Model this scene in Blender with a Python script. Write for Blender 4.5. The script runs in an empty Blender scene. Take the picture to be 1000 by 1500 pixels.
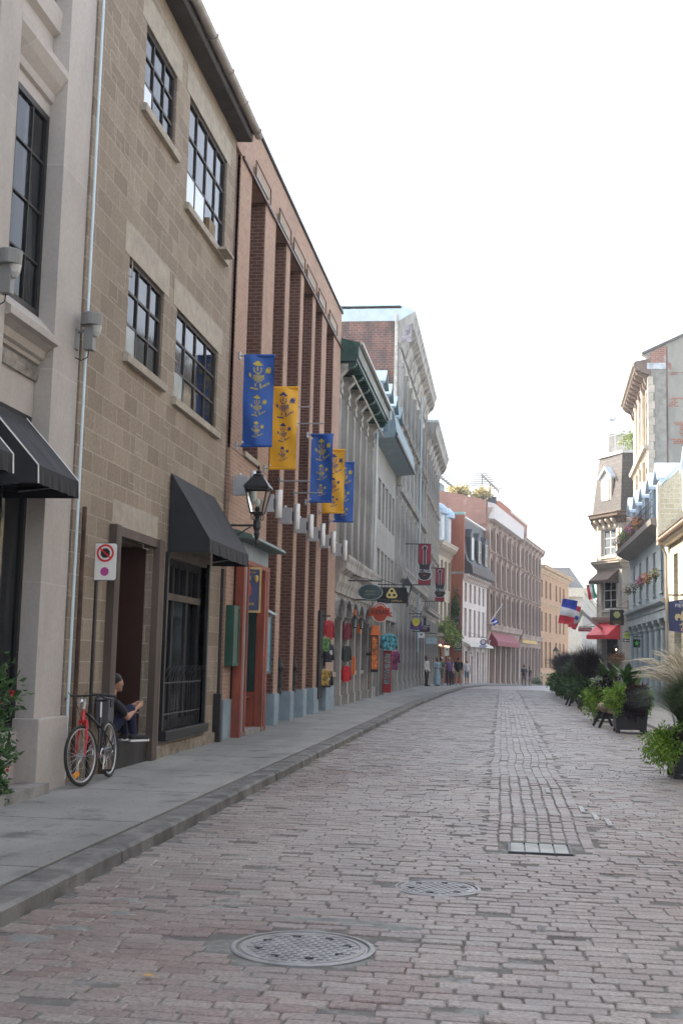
import bpy, bmesh, math, random
from mathutils import Vector, Matrix, noise
R=math.radians; rnd=random.Random(7)
sc=bpy.context.scene; col=sc.collection
# ------------------------------------------------------------------ materials
MATS={}
def nt(name):
    m=bpy.data.materials.new(name); m.use_nodes=True; t=m.node_tree
    return m,t,t.nodes['Principled BSDF']
def L(t,a,b): t.links.new(a,b)
def mixc(t,fac,a,b,mode='MIX'):
    n=t.nodes.new('ShaderNodeMix'); n.data_type='RGBA'; n.blend_type=mode
    for s,v in ((0,fac),(6,a),(7,b)):
        if hasattr(v,'links'): L(t,v,n.inputs[s])
        elif s==0: n.inputs[0].default_value=v
        else: n.inputs[s].default_value=(*v,1)
    return n.outputs[2]
def coords(t,scale=(1,1,1)):
    c=t.nodes.new('ShaderNodeTexCoord'); mp=t.nodes.new('ShaderNodeMapping'); mp.inputs['Scale'].default_value=scale
    L(t,c.outputs['Object'],mp.inputs[0]); return mp.outputs[0]
def noi(t,scale,sc3=(1,1,1),detail=5,lo=.35,hi=.65,rough=.6):
    n=t.nodes.new('ShaderNodeTexNoise'); n.inputs['Scale'].default_value=scale; n.inputs['Detail'].default_value=detail; n.inputs['Roughness'].default_value=rough
    L(t,coords(t,sc3),n.inputs[0]); r=t.nodes.new('ShaderNodeMapRange'); r.inputs[1].default_value=lo; r.inputs[2].default_value=hi
    L(t,n.outputs[0],r.inputs[0]); return r.outputs[0]
def bump(t,h,b,strength,dist=.02):
    n=t.nodes.new('ShaderNodeBump'); n.inputs['Strength'].default_value=strength; n.inputs['Distance'].default_value=dist
    L(t,h,n.inputs['Height']); L(t,n.outputs[0],b.inputs['Normal'])
def dk(c,f): return tuple(x*f for x in c)
def plain(name,c,rough=.7,metal=0,var=.25,scale=3,bp=.0,streak=False,emit=0,spec=.5,bscale=None):
    if name in MATS: return MATS[name]
    m,t,b=nt(name); b.inputs['Roughness'].default_value=rough; b.inputs['Metallic'].default_value=metal
    b.inputs['Specular IOR Level'].default_value=spec
    if var: 
        f=noi(t,scale,(1,1,.25) if streak else (1,1,1))
        cc=mixc(t,f,dk(c,1-var),dk(c,1+var*.6)); L(t,cc,b.inputs['Base Color'])
    else: b.inputs['Base Color'].default_value=(*c,1)
    if bp: bump(t,noi(t,bscale or scale*8,lo=0,hi=1),b,bp)
    if emit: b.inputs['Emission Color'].default_value=(*c,1); b.inputs['Emission Strength'].default_value=emit
    MATS[name]=m; return m
def masonry(name,c1,c2,mort,bw,rh,ms=.01,bp=.5,rough=.88,stain=.35,stc=None,off=.5,patch=None,st_lo=.45,st_hi=.75,grain=.18):
    """blocks or bricks laid in (x+y, z) metres of the wall, with stains and soot"""
    if name in MATS: return MATS[name]
    m,t,b=nt(name); b.inputs['Roughness'].default_value=rough; b.inputs['Specular IOR Level'].default_value=.25
    c=t.nodes.new('ShaderNodeTexCoord'); s=t.nodes.new('ShaderNodeSeparateXYZ'); L(t,c.outputs['Object'],s.inputs[0])
    a=t.nodes.new('ShaderNodeMath'); L(t,s.outputs[0],a.inputs[0]); L(t,s.outputs[1],a.inputs[1])
    k=t.nodes.new('ShaderNodeCombineXYZ'); L(t,a.outputs[0],k.inputs[0]); L(t,s.outputs[2],k.inputs[1])
    br=t.nodes.new('ShaderNodeTexBrick'); L(t,k.outputs[0],br.inputs[0])
    for n,v in (('Scale',1),('Mortar Size',ms),('Mortar Smooth',.15),('Bias',0),('Brick Width',bw),('Row Height',rh)): br.inputs[n].default_value=v
    br.offset=off
    for n,v in (('Color1',c1),('Color2',c2),('Mortar',mort)): br.inputs[n].default_value=(*v,1)
    out=br.outputs['Color']
    f=noi(t,22,lo=.2,hi=.8); out=mixc(t,f,out,(0,0,0)) if 0 else mixc(t,grain,out,mixc(t,f,(0,0,0),(1,1,1)),'OVERLAY')
    if patch:
        g=noi(t,patch[1],detail=6,lo=patch[2],hi=patch[2]+.05); out=mixc(t,g,out,patch[0])
    g=noi(t,.9,(1,1,.45),detail=8,lo=st_lo,hi=st_hi)
    mm=t.nodes.new('ShaderNodeMath'); mm.operation='MULTIPLY'; mm.inputs[1].default_value=stain; L(t,g,mm.inputs[0])
    out=mixc(t,mm.outputs[0],out,stc or dk(c1,.35)); L(t,out,b.inputs['Base Color'])
    inv=t.nodes.new('ShaderNodeMath'); inv.operation='SUBTRACT'; inv.inputs[0].default_value=1; L(t,br.outputs['Fac'],inv.inputs[1])
    ad=t.nodes.new('ShaderNodeMath'); ad.operation='MULTIPLY_ADD'; ad.inputs[1].default_value=.25; L(t,f,ad.inputs[0]); L(t,inv.outputs[0],ad.inputs[2])
    if bp: bump(t,ad.outputs[0],b,bp,.012)
    MATS[name]=m; return m
def attrmat(name,c1,c2,rough=.7,grain=0,bp=0,spec=.4,c3=None,trans=0):
    if name in MATS: return MATS[name]
    m,t,b=nt(name); b.inputs['Roughness'].default_value=rough; b.inputs['Specular IOR Level'].default_value=spec
    a=t.nodes.new('ShaderNodeAttribute'); a.attribute_name='v'
    r=t.nodes.new('ShaderNodeValToRGB'); L(t,a.outputs['Fac'],r.inputs[0])
    r.color_ramp.elements[0].color=(*c1,1); r.color_ramp.elements[1].color=(*c2,1)
    if c3: e=r.color_ramp.elements.new(.5); e.color=(*c3,1)
    out=r.outputs[0]
    if grain:
        f=noi(t,45,detail=6,lo=.25,hi=.75); out=mixc(t,grain,out,mixc(t,f,(0,0,0),(1,1,1)),'OVERLAY')
        g=noi(t,1.3,detail=6,lo=.4,hi=.7); out=mixc(t,g,out,mixc(t,.45,out,(.13,.125,.12)))
        if bp: bump(t,f,b,bp,.006)
    L(t,out,b.inputs['Base Color'])
    MATS[name]=m; return m
# ------------------------------------------------------------------ mesh builder
class MB:
    def __init__(s): s.v=[]; s.f=[]; s.a={}
    def poly(s,*p,val=None):
        n=len(s.v); s.v+= [tuple(q) for q in p]; s.f.append(tuple(range(n,n+len(p))))
        if val is not None: s.a[len(s.f)-1]=val
        return s
    def raw(s,vs,fs,val=None):
        n=len(s.v); s.v+=[tuple(q) for q in vs]
        for f in fs:
            s.f.append(tuple(n+i for i in f))
            if val is not None: s.a[len(s.f)-1]=val
        return s
    def box(s,x0,x1,y0,y1,z0,z1,val=None):
        return s.raw([(x,y,z) for z in (z0,z1) for y in (y0,y1) for x in (x0,x1)],[(0,2,3,1),(4,5,7,6),(0,1,5,4),(2,6,7,3),(0,4,6,2),(1,3,7,5)],val)
    def ext(s,pts,a,b,axis='x'):
        n=len(pts)
        def mk(u,p):
            return (u,p[0],p[1]) if axis=='x' else ((p[0],u,p[1]) if axis=='y' else (p[0],p[1],u))
        vs=[mk(a,p) for p in pts]+[mk(b,p) for p in pts]
        fs=[tuple(range(n))[::-1],tuple(range(n,2*n))]+[(i,(i+1)%n,n+(i+1)%n,n+i) for i in range(n)]
        return s.raw(vs,fs)
    def tube(s,path,r,n=8,closed=False,val=None,cap=True):
        P=[Vector(p) for p in path]; m=len(P); rs=r if isinstance(r,(list,tuple)) else [r]*m
        vs=[];up=None
        for i,p in enumerate(P):
            if closed: d=P[(i+1)%m]-P[i-1]
            else: d=P[min(i+1,m-1)]-P[max(i-1,0)]
            if d.length<1e-9: d=Vector((0,0,1))
            d.normalize()
            if up is None:
                up=Vector((0,0,1)) if abs(d.z)<.9 else Vector((1,0,0))
            x=up-d*up.dot(d)
            if x.length<1e-4: x=d.orthogonal()
            x.normalize(); up=x; y=d.cross(x)
            vs+=[p+(x*math.cos(2*math.pi*k/n)+y*math.sin(2*math.pi*k/n))*rs[i] for k in range(n)]
        fs=[]
        for i in range(m if closed else m-1):
            j=(i+1)%m
            fs+=[(i*n+k,i*n+(k+1)%n,j*n+(k+1)%n,j*n+k) for k in range(n)]
        if not closed and cap: fs+=[tuple(range(n))[::-1],tuple(range((m-1)*n,m*n))]
        return s.raw(vs,fs,val)
    def lathe(s,prof,c=(0,0,0),n=16,axis='z'):
        vs=[]
        for r,z in prof:
            for k in range(n):
                a=2*math.pi*k/n; x,y=r*math.cos(a),r*math.sin(a)
                q=(x,y,z) if axis=='z' else ((z,x,y) if axis=='x' else (x,z,y))
                vs.append((q[0]+c[0],q[1]+c[1],q[2]+c[2]))
        m=len(prof); fs=[(i*n+k,i*n+(k+1)%n,(i+1)*n+(k+1)%n,(i+1)*n+k) for i in range(m-1) for k in range(n)]
        fs+=[tuple(range(n))[::-1],tuple(range((m-1)*n,m*n))]
        return s.raw(vs,fs)
    def sph(s,c,r,n=10,m=7,val=None):
        r=(r,)*3 if not isinstance(r,(tuple,list)) else r
        vs=[(c[0],c[1],c[2]-r[2])]
        for i in range(1,m):
            a=math.pi*i/m-math.pi/2
            vs+=[(c[0]+r[0]*math.cos(a)*math.cos(2*math.pi*k/n),c[1]+r[1]*math.cos(a)*math.sin(2*math.pi*k/n),c[2]+r[2]*math.sin(a)) for k in range(n)]
        vs.append((c[0],c[1],c[2]+r[2])); e=len(vs)-1
        fs=[(0,1+(k+1)%n,1+k) for k in range(n)]
        for i in range(m-2): fs+=[(1+i*n+k,1+i*n+(k+1)%n,1+(i+1)*n+(k+1)%n,1+(i+1)*n+k) for k in range(n)]
        fs+=[(e,1+(m-2)*n+k,1+(m-2)*n+(k+1)%n) for k in range(n)]
        return s.raw(vs,fs,val)
    def mesh(s,name,mat,smooth=False,recalc=True,bevel=0):
        me=bpy.data.meshes.new(name); me.from_pydata(s.v,[],s.f)
        if s.a:
            at=me.attributes.new('v','FLOAT','FACE'); at.data.foreach_set('value',[s.a.get(i,.5) for i in range(len(s.f))])
        if recalc or bevel:
            b=bmesh.new(); b.from_mesh(me)
            if bevel: bmesh.ops.bevel(b,geom=b.edges[:],offset=bevel,segments=2,affect='EDGES',profile=.6)
            bmesh.ops.recalc_face_normals(b,faces=b.faces); b.to_mesh(me); b.free()
        if smooth:
            me.polygons.foreach_set('use_smooth',[True]*len(me.polygons))
        me.materials.append(mat); me.update(); return me
    def build(s,name,mat,parent=None,M=None,**k):
        return put(s.mesh(name,mat,**k),name,parent,M)
def put(me,name,parent=None,M=None):
    o=bpy.data.objects.new(name,me); col.objects.link(o)
    if parent: o.parent=parent
    if M is not None: o.matrix_local=M
    return o
def T(x=0,y=0,z=0,rz=0,rx=0,ry=0): return Matrix.Translation((x,y,z))@Matrix.Rotation(rz,4,'Z')@Matrix.Rotation(ry,4,'Y')@Matrix.Rotation(rx,4,'X')
def tag(o,label,cat,group=None):
    o['label']=label; o['category']=cat
    if group: o['group']=group
    return o
def thing(name,label,cat,loc=(0,0,0),rz=0,group=None):
    o=bpy.data.objects.new(name,None); col.objects.link(o); o.empty_display_size=.1
    o.location=loc; o.rotation_euler=(0,0,rz); return tag(o,label,cat,group)
def kids(o): return [c for c in bpy.data.objects if c.parent==o]
def copytree(o,parent=None,ch=None):
    c=o.copy(); col.objects.link(c); c.parent=parent
    if 'label' in c and parent is None: pass
    for k in (ch or kids)(o): copytree(k,c)
    return c
def text(s,size,m,parent,M,ex=.004,name='lettering',sx=1,align='CENTER'):
    cu=bpy.data.curves.new('t','FONT'); cu.body=s; cu.size=size; cu.extrude=ex; cu.align_x=align; cu.align_y='CENTER'
    o=bpy.data.objects.new('t',cu); col.objects.link(o)
    me=bpy.data.meshes.new_from_object(o.evaluated_get(bpy.context.evaluated_depsgraph_get()))
    bpy.data.objects.remove(o); bpy.data.curves.remove(cu); me.materials.clear(); me.materials.append(m); me.name=name
    me.transform(Matrix.Diagonal((sx,1,1,1)))
    return put(me,name,parent,M@Matrix.Rotation(R(90),4,'X'))   # text upright facing -y
# ------------------------------------------------------------------ common materials
def winglass(name,a,b_,rough=.06):
    m,t,b=nt(name); b.inputs['Roughness'].default_value=rough; b.inputs['Specular IOR Level'].default_value=.16
    n=t.nodes.new('ShaderNodeTexNoise'); n.noise_dimensions='4D'; n.inputs['Scale'].default_value=2.6; n.inputs['Detail'].default_value=3
    oi=t.nodes.new('ShaderNodeObjectInfo'); mu=t.nodes.new('ShaderNodeMath'); mu.operation='MULTIPLY'; mu.inputs[1].default_value=60; L(t,oi.outputs['Random'],mu.inputs[0]); L(t,mu.outputs[0],n.inputs['W'])
    L(t,coords(t,(1.6,1,.22)),n.inputs[0]); r=t.nodes.new('ShaderNodeMapRange'); r.inputs[1].default_value=.5; r.inputs[2].default_value=.72; L(t,n.outputs[0],r.inputs[0])
    L(t,mixc(t,r.outputs[0],a,b_),b.inputs['Base Color']); bump(t,noi(t,1.1,lo=0,hi=1),b,.12,.02); MATS[name]=m; return m   # dark rooms with pale curtains here and there
GLASS=winglass('window_glass',(.008,.01,.012),(.055,.06,.065))
GLASSB=plain('blue_glass',(.05,.08,.1),.08,var=0,spec=.6)
PALE=plain('pale_blind_and_sky',(.62,.68,.72),.35,var=.08,scale=.8)  # blinds in the dormers; on lower sashes it paints the sky's reflection
BLK=plain('black_paint',(.012,.012,.014),.45,var=.2)
BLKM=plain('matt_black',(.014,.014,.016),.8,var=.3)
IRON=plain('cast_iron',(.035,.035,.038),.5,metal=.3,var=.3,bp=.2)
WHITE=plain('white_paint',(.72,.72,.7),.5,var=.08)
CREAM=plain('cream_paint',(.62,.56,.47),.6,var=.15)
GREYM=plain('grey_metal',(.32,.34,.36),.4,metal=.4,var=.1)
STEEL=plain('steel',(.5,.51,.52),.3,metal=.9,var=.1)
DARKW=plain('dark_window_frame',(.02,.018,.018),.55,var=.3)
BROWNW=plain('brown_window_frame',(.04,.03,.026),.6,var=.3)
REDW=plain('dark_red_paint',(.2,.035,.03),.55,var=.25)
ROOFM=plain('roof_membrane',(.16,.16,.165),.9,var=.3)
BLUEG=plain('blue_grey_metal',(.17,.235,.27),.45,var=.2,scale=1.5)
SLATE=masonry('slate_shingles',(.05,.048,.05),(.075,.068,.065),(.02,.02,.02),.3,.22,.012,.6,rough=.7,stain=.2)
LIME=masonry('pale_limestone',(.42,.39,.36),(.46,.425,.395),(.5,.48,.46),1.7,2.35,.008,.12,stain=.45,stc=(.22,.2,.185),off=.0,grain=.1)
BLOCK=masonry('tan_concrete_block',(.225,.18,.135),(.315,.26,.2),(.4,.355,.295),.55,.25,.007,.5,stain=.55,st_lo=.4,grain=.3,stc=(.16,.13,.1))
LINTEL=plain('smooth_lintel_stone',(.36,.32,.26),.85,var=.18,scale=5,bp=.15)
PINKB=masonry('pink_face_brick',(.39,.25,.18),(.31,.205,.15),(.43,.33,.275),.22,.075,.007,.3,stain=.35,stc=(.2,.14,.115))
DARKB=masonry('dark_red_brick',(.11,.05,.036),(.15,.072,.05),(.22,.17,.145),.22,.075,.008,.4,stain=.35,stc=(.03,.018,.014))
GSTONE=masonry('grey_cut_stone',(.34,.325,.295),(.4,.38,.345),(.26,.25,.23),.85,.42,.01,.4,stain=.7,stc=(.15,.145,.135),st_lo=.38,grain=.3)
GSTONE2=masonry('smooth_grey_ashlar',(.37,.355,.325),(.4,.385,.35),(.3,.29,.265),1.2,.6,.007,.3,stain=.6,stc=(.18,.17,.155),st_lo=.38,grain=.25)
GTRIM=plain('grey_stone_trim',(.34,.325,.3),.85,var=.45,scale=2.2,bp=.45,streak=True)
OLDBR=masonry('sooty_old_brick',(.3,.12,.08),(.17,.085,.07),(.3,.25,.22),.27,.11,.014,.6,stain=.9,stc=(.06,.055,.058),st_lo=.42,st_hi=.6,grain=.5)
OLDBR2=masonry('weathered_red_brick',(.36,.16,.115),(.27,.12,.09),(.4,.3,.25),.26,.1,.014,.6,stain=.55,stc=(.17,.1,.085),patch=((.45,.36,.32),1.4,.6),grain=.45)
REDBR=masonry('clean_red_brick',(.36,.13,.085),(.33,.12,.075),(.34,.17,.13),.24,.08,.008,.2,stain=.15)
BSTONE=masonry('brown_grey_sandstone',(.31,.225,.185),(.37,.265,.215),(.25,.19,.16),.8,.4,.01,.3,stain=.45,stc=(.11,.085,.075))
BTRIM=plain('brown_stone_trim',(.33,.245,.2),.85,var=.35,scale=.9,streak=True)
OCHRE=masonry('ochre_sandstone',(.42,.255,.15),(.48,.3,.18),(.36,.23,.15),.7,.35,.01,.2,stain=.3,stc=(.24,.15,.09))
OTRIM=plain('ochre_trim',(.5,.36,.22),.8,var=.2,scale=1)
GREY3=masonry('pale_grey_stone',(.38,.36,.31),(.42,.39,.34),(.32,.3,.27),1.0,.5,.01,.15,stain=.25)
BLUST=masonry('blue_grey_limestone',(.3,.35,.36),(.35,.4,.41),(.25,.29,.3),.9,.45,.008,.2,stain=.3,stc=(.2,.23,.24))
BTR2=plain('blue_grey_trim_stone',(.33,.38,.39),.8,var=.2,scale=1.2)
YSTONE=masonry('yellow_rubble_stone',(.42,.36,.24),(.52,.46,.33),(.55,.5,.4),.38,.2,.02,.6,stain=.35,stc=(.3,.25,.17),grain=.35)
STUCCO=masonry('patched_grey_stucco',(.3,.1,.065),(.25,.09,.06),(.3,.25,.2),.25,.09,.01,.4,stain=.5,stc=(.2,.2,.18),patch=((.31,.3,.265),.8,.3),st_lo=.5,st_hi=.6,grain=.35)
# ------------------------------------------------------------------ parts kit
CACHE={}
def wallmesh(W,z0,z1,holes,depth=.25,y=0,u0=0,thick=True):
    """front wall on plane y with real openings (u0,u1,z0,z1,arch) and reveals"""
    b=MB(); us={u0,W}; zs={z0,z1}
    for h in holes: us|={h[0],h[1]}; zs|={h[2],h[3]}
    us=sorted(u for u in us if u0<=u<=W); zs=sorted(z for z in zs if z0<=z<=z1)
    for i in range(len(us)-1):
        run=None
        for j in range(len(zs)-1):
            cu,cz=(us[i]+us[i+1])/2,(zs[j]+zs[j+1])/2
            if any(h[0]<cu<h[1] and h[2]<cz<h[3] for h in holes):
                if run is not None: b.poly((us[i],y,run),(us[i+1],y,run),(us[i+1],y,zs[j]),(us[i],y,zs[j])); run=None
            elif run is None: run=zs[j]
        if run is not None: b.poly((us[i],y,run),(us[i+1],y,run),(us[i+1],y,z1),(us[i],y,z1))
    for h in holes:
        a,c,lo,hi=h[:4]; ar=h[4] if len(h)>4 else 0; d=y+(h[5] if len(h)>5 else depth)
        pts=[(c,lo),(a,lo)]
        if ar:
            n=10; cx=(a+c)/2; w=(c-a)/2; zs_=hi-ar
            arc=[(cx-w*math.cos(math.pi*k/n),zs_+ar*math.sin(math.pi*k/n)) for k in range(n+1)]
            for k in range(n):
                p,q=arc[k],arc[k+1]; b.poly((p[0],y,p[1]),(q[0],y,q[1]),(q[0],y,hi),(p[0],y,hi))
            pts+=arc
        else: pts+=[(a,hi),(c,hi)]
        for k in range(len(pts)):
            p,q=pts[k],pts[(k+1)%len(pts)]
            if abs(p[0]-q[0])+abs(p[1]-q[1])>1e-6: b.poly((p[0],y,p[1]),(q[0],y,q[1]),(q[0],d,q[1]),(p[0],d,p[1]))
    return b
def window(par,u,z,w,h,y,cols=2,rows=2,fm=DARKW,gm=GLASS,sill=None,M=None,fw=.05,arch=0,sillw=.08,name='window',bar=.022,deep=.05):
    key=('w',round(w,2),round(h,2),cols,rows,fm.name,fw,bar)
    if key not in CACHE:
        b=MB(); b.box(0,fw,0,deep,0,h); b.box(w-fw,w,0,deep,0,h); b.box(fw,w-fw,0,deep,0,fw); b.box(fw,w-fw,0,deep,h-fw,h)
        for i in range(1,cols): x=w*i/cols; b.box(x-bar/2,x+bar/2,.006,deep-.01,fw,h-fw)
        for j in range(1,rows): q=h*j/rows; b.box(fw,w-fw,.009,deep-.013,q-bar/2,q+bar/2)
        p=MB(); p.poly((fw*.6,deep*.6,fw*.6),(w-fw*.6,deep*.6,fw*.6),(w-fw*.6,deep*.6,h-fw*.6),(fw*.6,deep*.6,h-fw*.6))
        CACHE[key]=(b.mesh('window',fm),p)
    fme,p=CACHE[key]
    k2=key+(gm.name,)
    if k2 not in CACHE: CACHE[k2]=p.mesh('pane',gm)
    base=(M or Matrix())
    o=put(fme,name,par,base@T(u,y,z)); g=put(CACHE[k2],'pane',o)
    if sill:
        ks=('s',round(w,2),sillw,sill.name,round(y,2))
        if ks not in CACHE: CACHE[ks]=MB().box(-.08,w+.08,-y-.09,-.002,-sillw-.02,-.012).mesh('sill',sill,bevel=.008)
        put(CACHE[ks],'sill',o)
    return o
def prof(par,u0,u1,pts,m,name='cornice',M=None,**k):
    """moulding: closed (y,z) profile run along the facade"""
    return MB().ext(pts,u0,u1).build(name,m,par,M,**k)
def corn(z,h,p,y=0):   # stepped classical profile, p = projection
    return [(y+.02,z),(y-.12*p,z),(y-.2*p,z+.18*h),(y-.35*p,z+.3*h),(y-.42*p,z+.5*h),(y-.85*p,z+.62*h),(y-.88*p,z+.8*h),(y-p,z+h*.92),(y-p,z+h),(y+.02,z+h)]
def brackets(par,us,z,h,p,w,m,M=None,y=0,name='bracket'):
    key=('b',h,p,w,m.name)
    if key not in CACHE:
        CACHE[key]=MB().ext([(.02,0),(-.2*p,.02*h),(-.34*p,.2*h),(-.38*p,.45*h),(-.6*p,.58*h),(-.9*p,.7*h),(-p,.85*h),(-p,h),(.02,h)],-w/2,w/2).mesh(name,m)
    for u in us: put(CACHE[key],name,par,(M or Matrix())@T(u,y,z))
def slab(par,name,m,x0,x1,y0,y1,z0,z1,M=None,bevel=0): return MB().box(x0,x1,y0,y1,z0,z1).build(name,m,par,M,bevel=bevel)
def building(name,label,P0,P1,zt,D,wm,holes,depth=.25,zb=-.4,sm=None,rm=None,side=True,cat='building'):
    d=Vector(P1)-Vector(P0); W=d.length; rz=math.atan2(d.y,d.x)
    r=thing(name,label,cat,(P0[0],P0[1],0),rz); r['W']=W; del r['W']
    wallmesh(W,zb,zt,holes,depth).build('wall',wm,r,recalc=False)
    sm=sm or wm
    b=MB(); b.poly((0,0,zb),(0,D,zb),(0,D,zt),(0,0,zt)); b.poly((W,0,zb),(W,D,zb),(W,D,zt),(W,0,zt)); b.poly((0,D,zb),(W,D,zb),(W,D,zt),(0,D,zt))
    if side: b.build('side_wall',sm,r,recalc=False)
    MB().box(.02,W-.02,.03,D-.02,zt-.25,zt-.02).build('roof',rm or ROOFM,r)
    return r,W
def fillwin(r,holes,depth,skip=(),**k):
    for i,h in enumerate(holes):
        if i in skip: continue
        d=(h[5] if len(h)>5 else depth)
        window(r,h[0],h[2],h[1]-h[0],h[3]-h[2],d-.06,**k)
def awning(label,x,y0,y1,zt,zf,zv,proj,m,rz,trim=None,name='awning',wallx=None,frame=True,group=None):
    """awning on a wall: local x along wall, -y outward"""
    r=thing(name,label,'awning',(x,y0,0),rz,group); W=abs(y1-y0)
    b=MB(); n=18; k_=10; sd=W*3.1
    def P(i,j):   # canvas sags a little between its ribs
        s=i/n; q=j/k_; sg=.02*math.sin(math.pi*q)*(abs(math.sin(2*math.pi*s))**.7)+.008*math.sin(s*17+q*5+sd)*math.sin(math.pi*q)
        return (W*s,-proj*q,zt+(zf-zt)*q-sg)
    vs=[P(i,j) for j in range(k_+1) for i in range(n+1)]+[(W*i/n,-proj-.008*math.sin(i*2.3+sd),zv+.006*math.sin(i*1.7)) for i in range(n+1)]
    b.raw(vs,[(j*(n+1)+i,j*(n+1)+i+1,(j+1)*(n+1)+i+1,(j+1)*(n+1)+i) for j in range(k_+1) for i in range(n)])
    for u in (0,W): b.poly((u,0,zt),(u,-proj,zf),(u,-proj-.01,zv),(u,0,zv))
    b.build('canopy',m,r,recalc=False)
    if trim:
        for u in (0,W): MB().tube([(u,0,zt),(u,-proj-.004,zf),(u,-proj-.014,zv)],.008,5).build('piping',trim,r)
    f=MB()
    for u in (.05,W/2,W-.05): f.tube([(u,-.02,zt-.06),(u,-proj+.03,zf-.05),(u,-.02,zv+.06)],.012,5)
    f.build('awning_frame',STEEL,r)
    return r
LR=R(90)      # left-hand facades: local x runs up the street
RR=R(-90)     # right-hand facades
def gr(y): return gz(y)+.035
def gz(y):
    P=[(-60,0),(55,0),(72,-.08),(90,-.28),(105,-.46),(124,-.83),(141,-1.23),(165,-1.73),(300,-4.5),(900,-14)]
    for a,b in zip(P,P[1:]):
        if y<=b[0]: return a[1]+(b[1]-a[1])*(y-a[0])/(b[0]-a[0])
    return -14
def nz(x,y,s,k=0): return noise.noise(Vector((x*s,y*s,k)))
# ------------------------------------------------------------------ the ground, road, pavements
def struct(o): o['kind']='structure'; return o
def kerbx(y):
    P=[(-60,-2.88),(40,-2.88),(61,-2.45),(71,-2.25),(88,-1.3),(100,1.2),(112,3.4),(150,7.5),(300,30)]
    for a,b in zip(P,P[1:]):
        if y<=b[0]: return a[1]+(b[1]-a[1])*(y-a[0])/(b[0]-a[0])
    return 30
ys=[-60,-20,0,5,10,20,30,40,45,50,55,61,66,71,76,80,84,88,92,96,100,105,112,118,124,132,141,150,165,200,250,300,500,900]
g=MB()
for a,b_ in zip(ys,ys[1:]): g.poly((-600,a,gz(a)-.22),(600,a,gz(a)-.22),(600,b_,gz(b_)-.22),(-600,b_,gz(b_)-.22))
struct(g.build('ground',plain('ground_gravel',(.14,.135,.13),.95,var=.3,bp=.3),recalc=False))
ROADFAR=masonry('distant_paving_brick',(.15,.125,.12),(.19,.165,.16),(.08,.075,.075),.24,.13,.016,.4,stain=.2)
g=MB()   # road base: the grit bed the bricks sit in
for a,b_ in zip(ys,ys[1:]):
    if a<30 and b_>0:      # the bed follows the dips in the brick surface
        m1=max(2,int((b_-a)/.5)); xs=[kerbx(0)-.02+.55*i for i in range(14)]
        for j in range(m1):
            p,q=a+(b_-a)*j/m1,a+(b_-a)*(j+1)/m1; zz=lambda x,y:gr(y)-.015+.012*nz(x,y,.5,1)
            for x0,x1 in zip(xs,xs[1:]): g.poly((x0,p,zz(x0,p)),(x1,p,zz(x1,p)),(x1,q,zz(x1,q)),(x0,q,zz(x0,q)))
        g.poly((xs[-1],a,gr(a)-.02),(40,a,gr(a)-.02),(40,b_,gr(b_)-.02),(xs[-1],b_,gr(b_)-.02)); continue
    g.poly((kerbx(a)-.02,a,gr(a)-.022),(40,a,gr(a)-.022),(40,b_,gr(b_)-.022),(kerbx(b_)-.02,b_,gr(b_)-.022))
m,t,b=nt('road_grit'); b.inputs['Roughness'].default_value=.95
L(t,mixc(t,noi(t,5,lo=.48,hi=.66),mixc(t,noi(t,1.2),(.1,.092,.085),(.15,.145,.132)),(.26,.27,.25)),b.inputs['Base Color']); bump(t,noi(t,120,lo=0,hi=1),b,.6,.01)
struct(g.build('road_bed',m,recalc=False))
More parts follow.
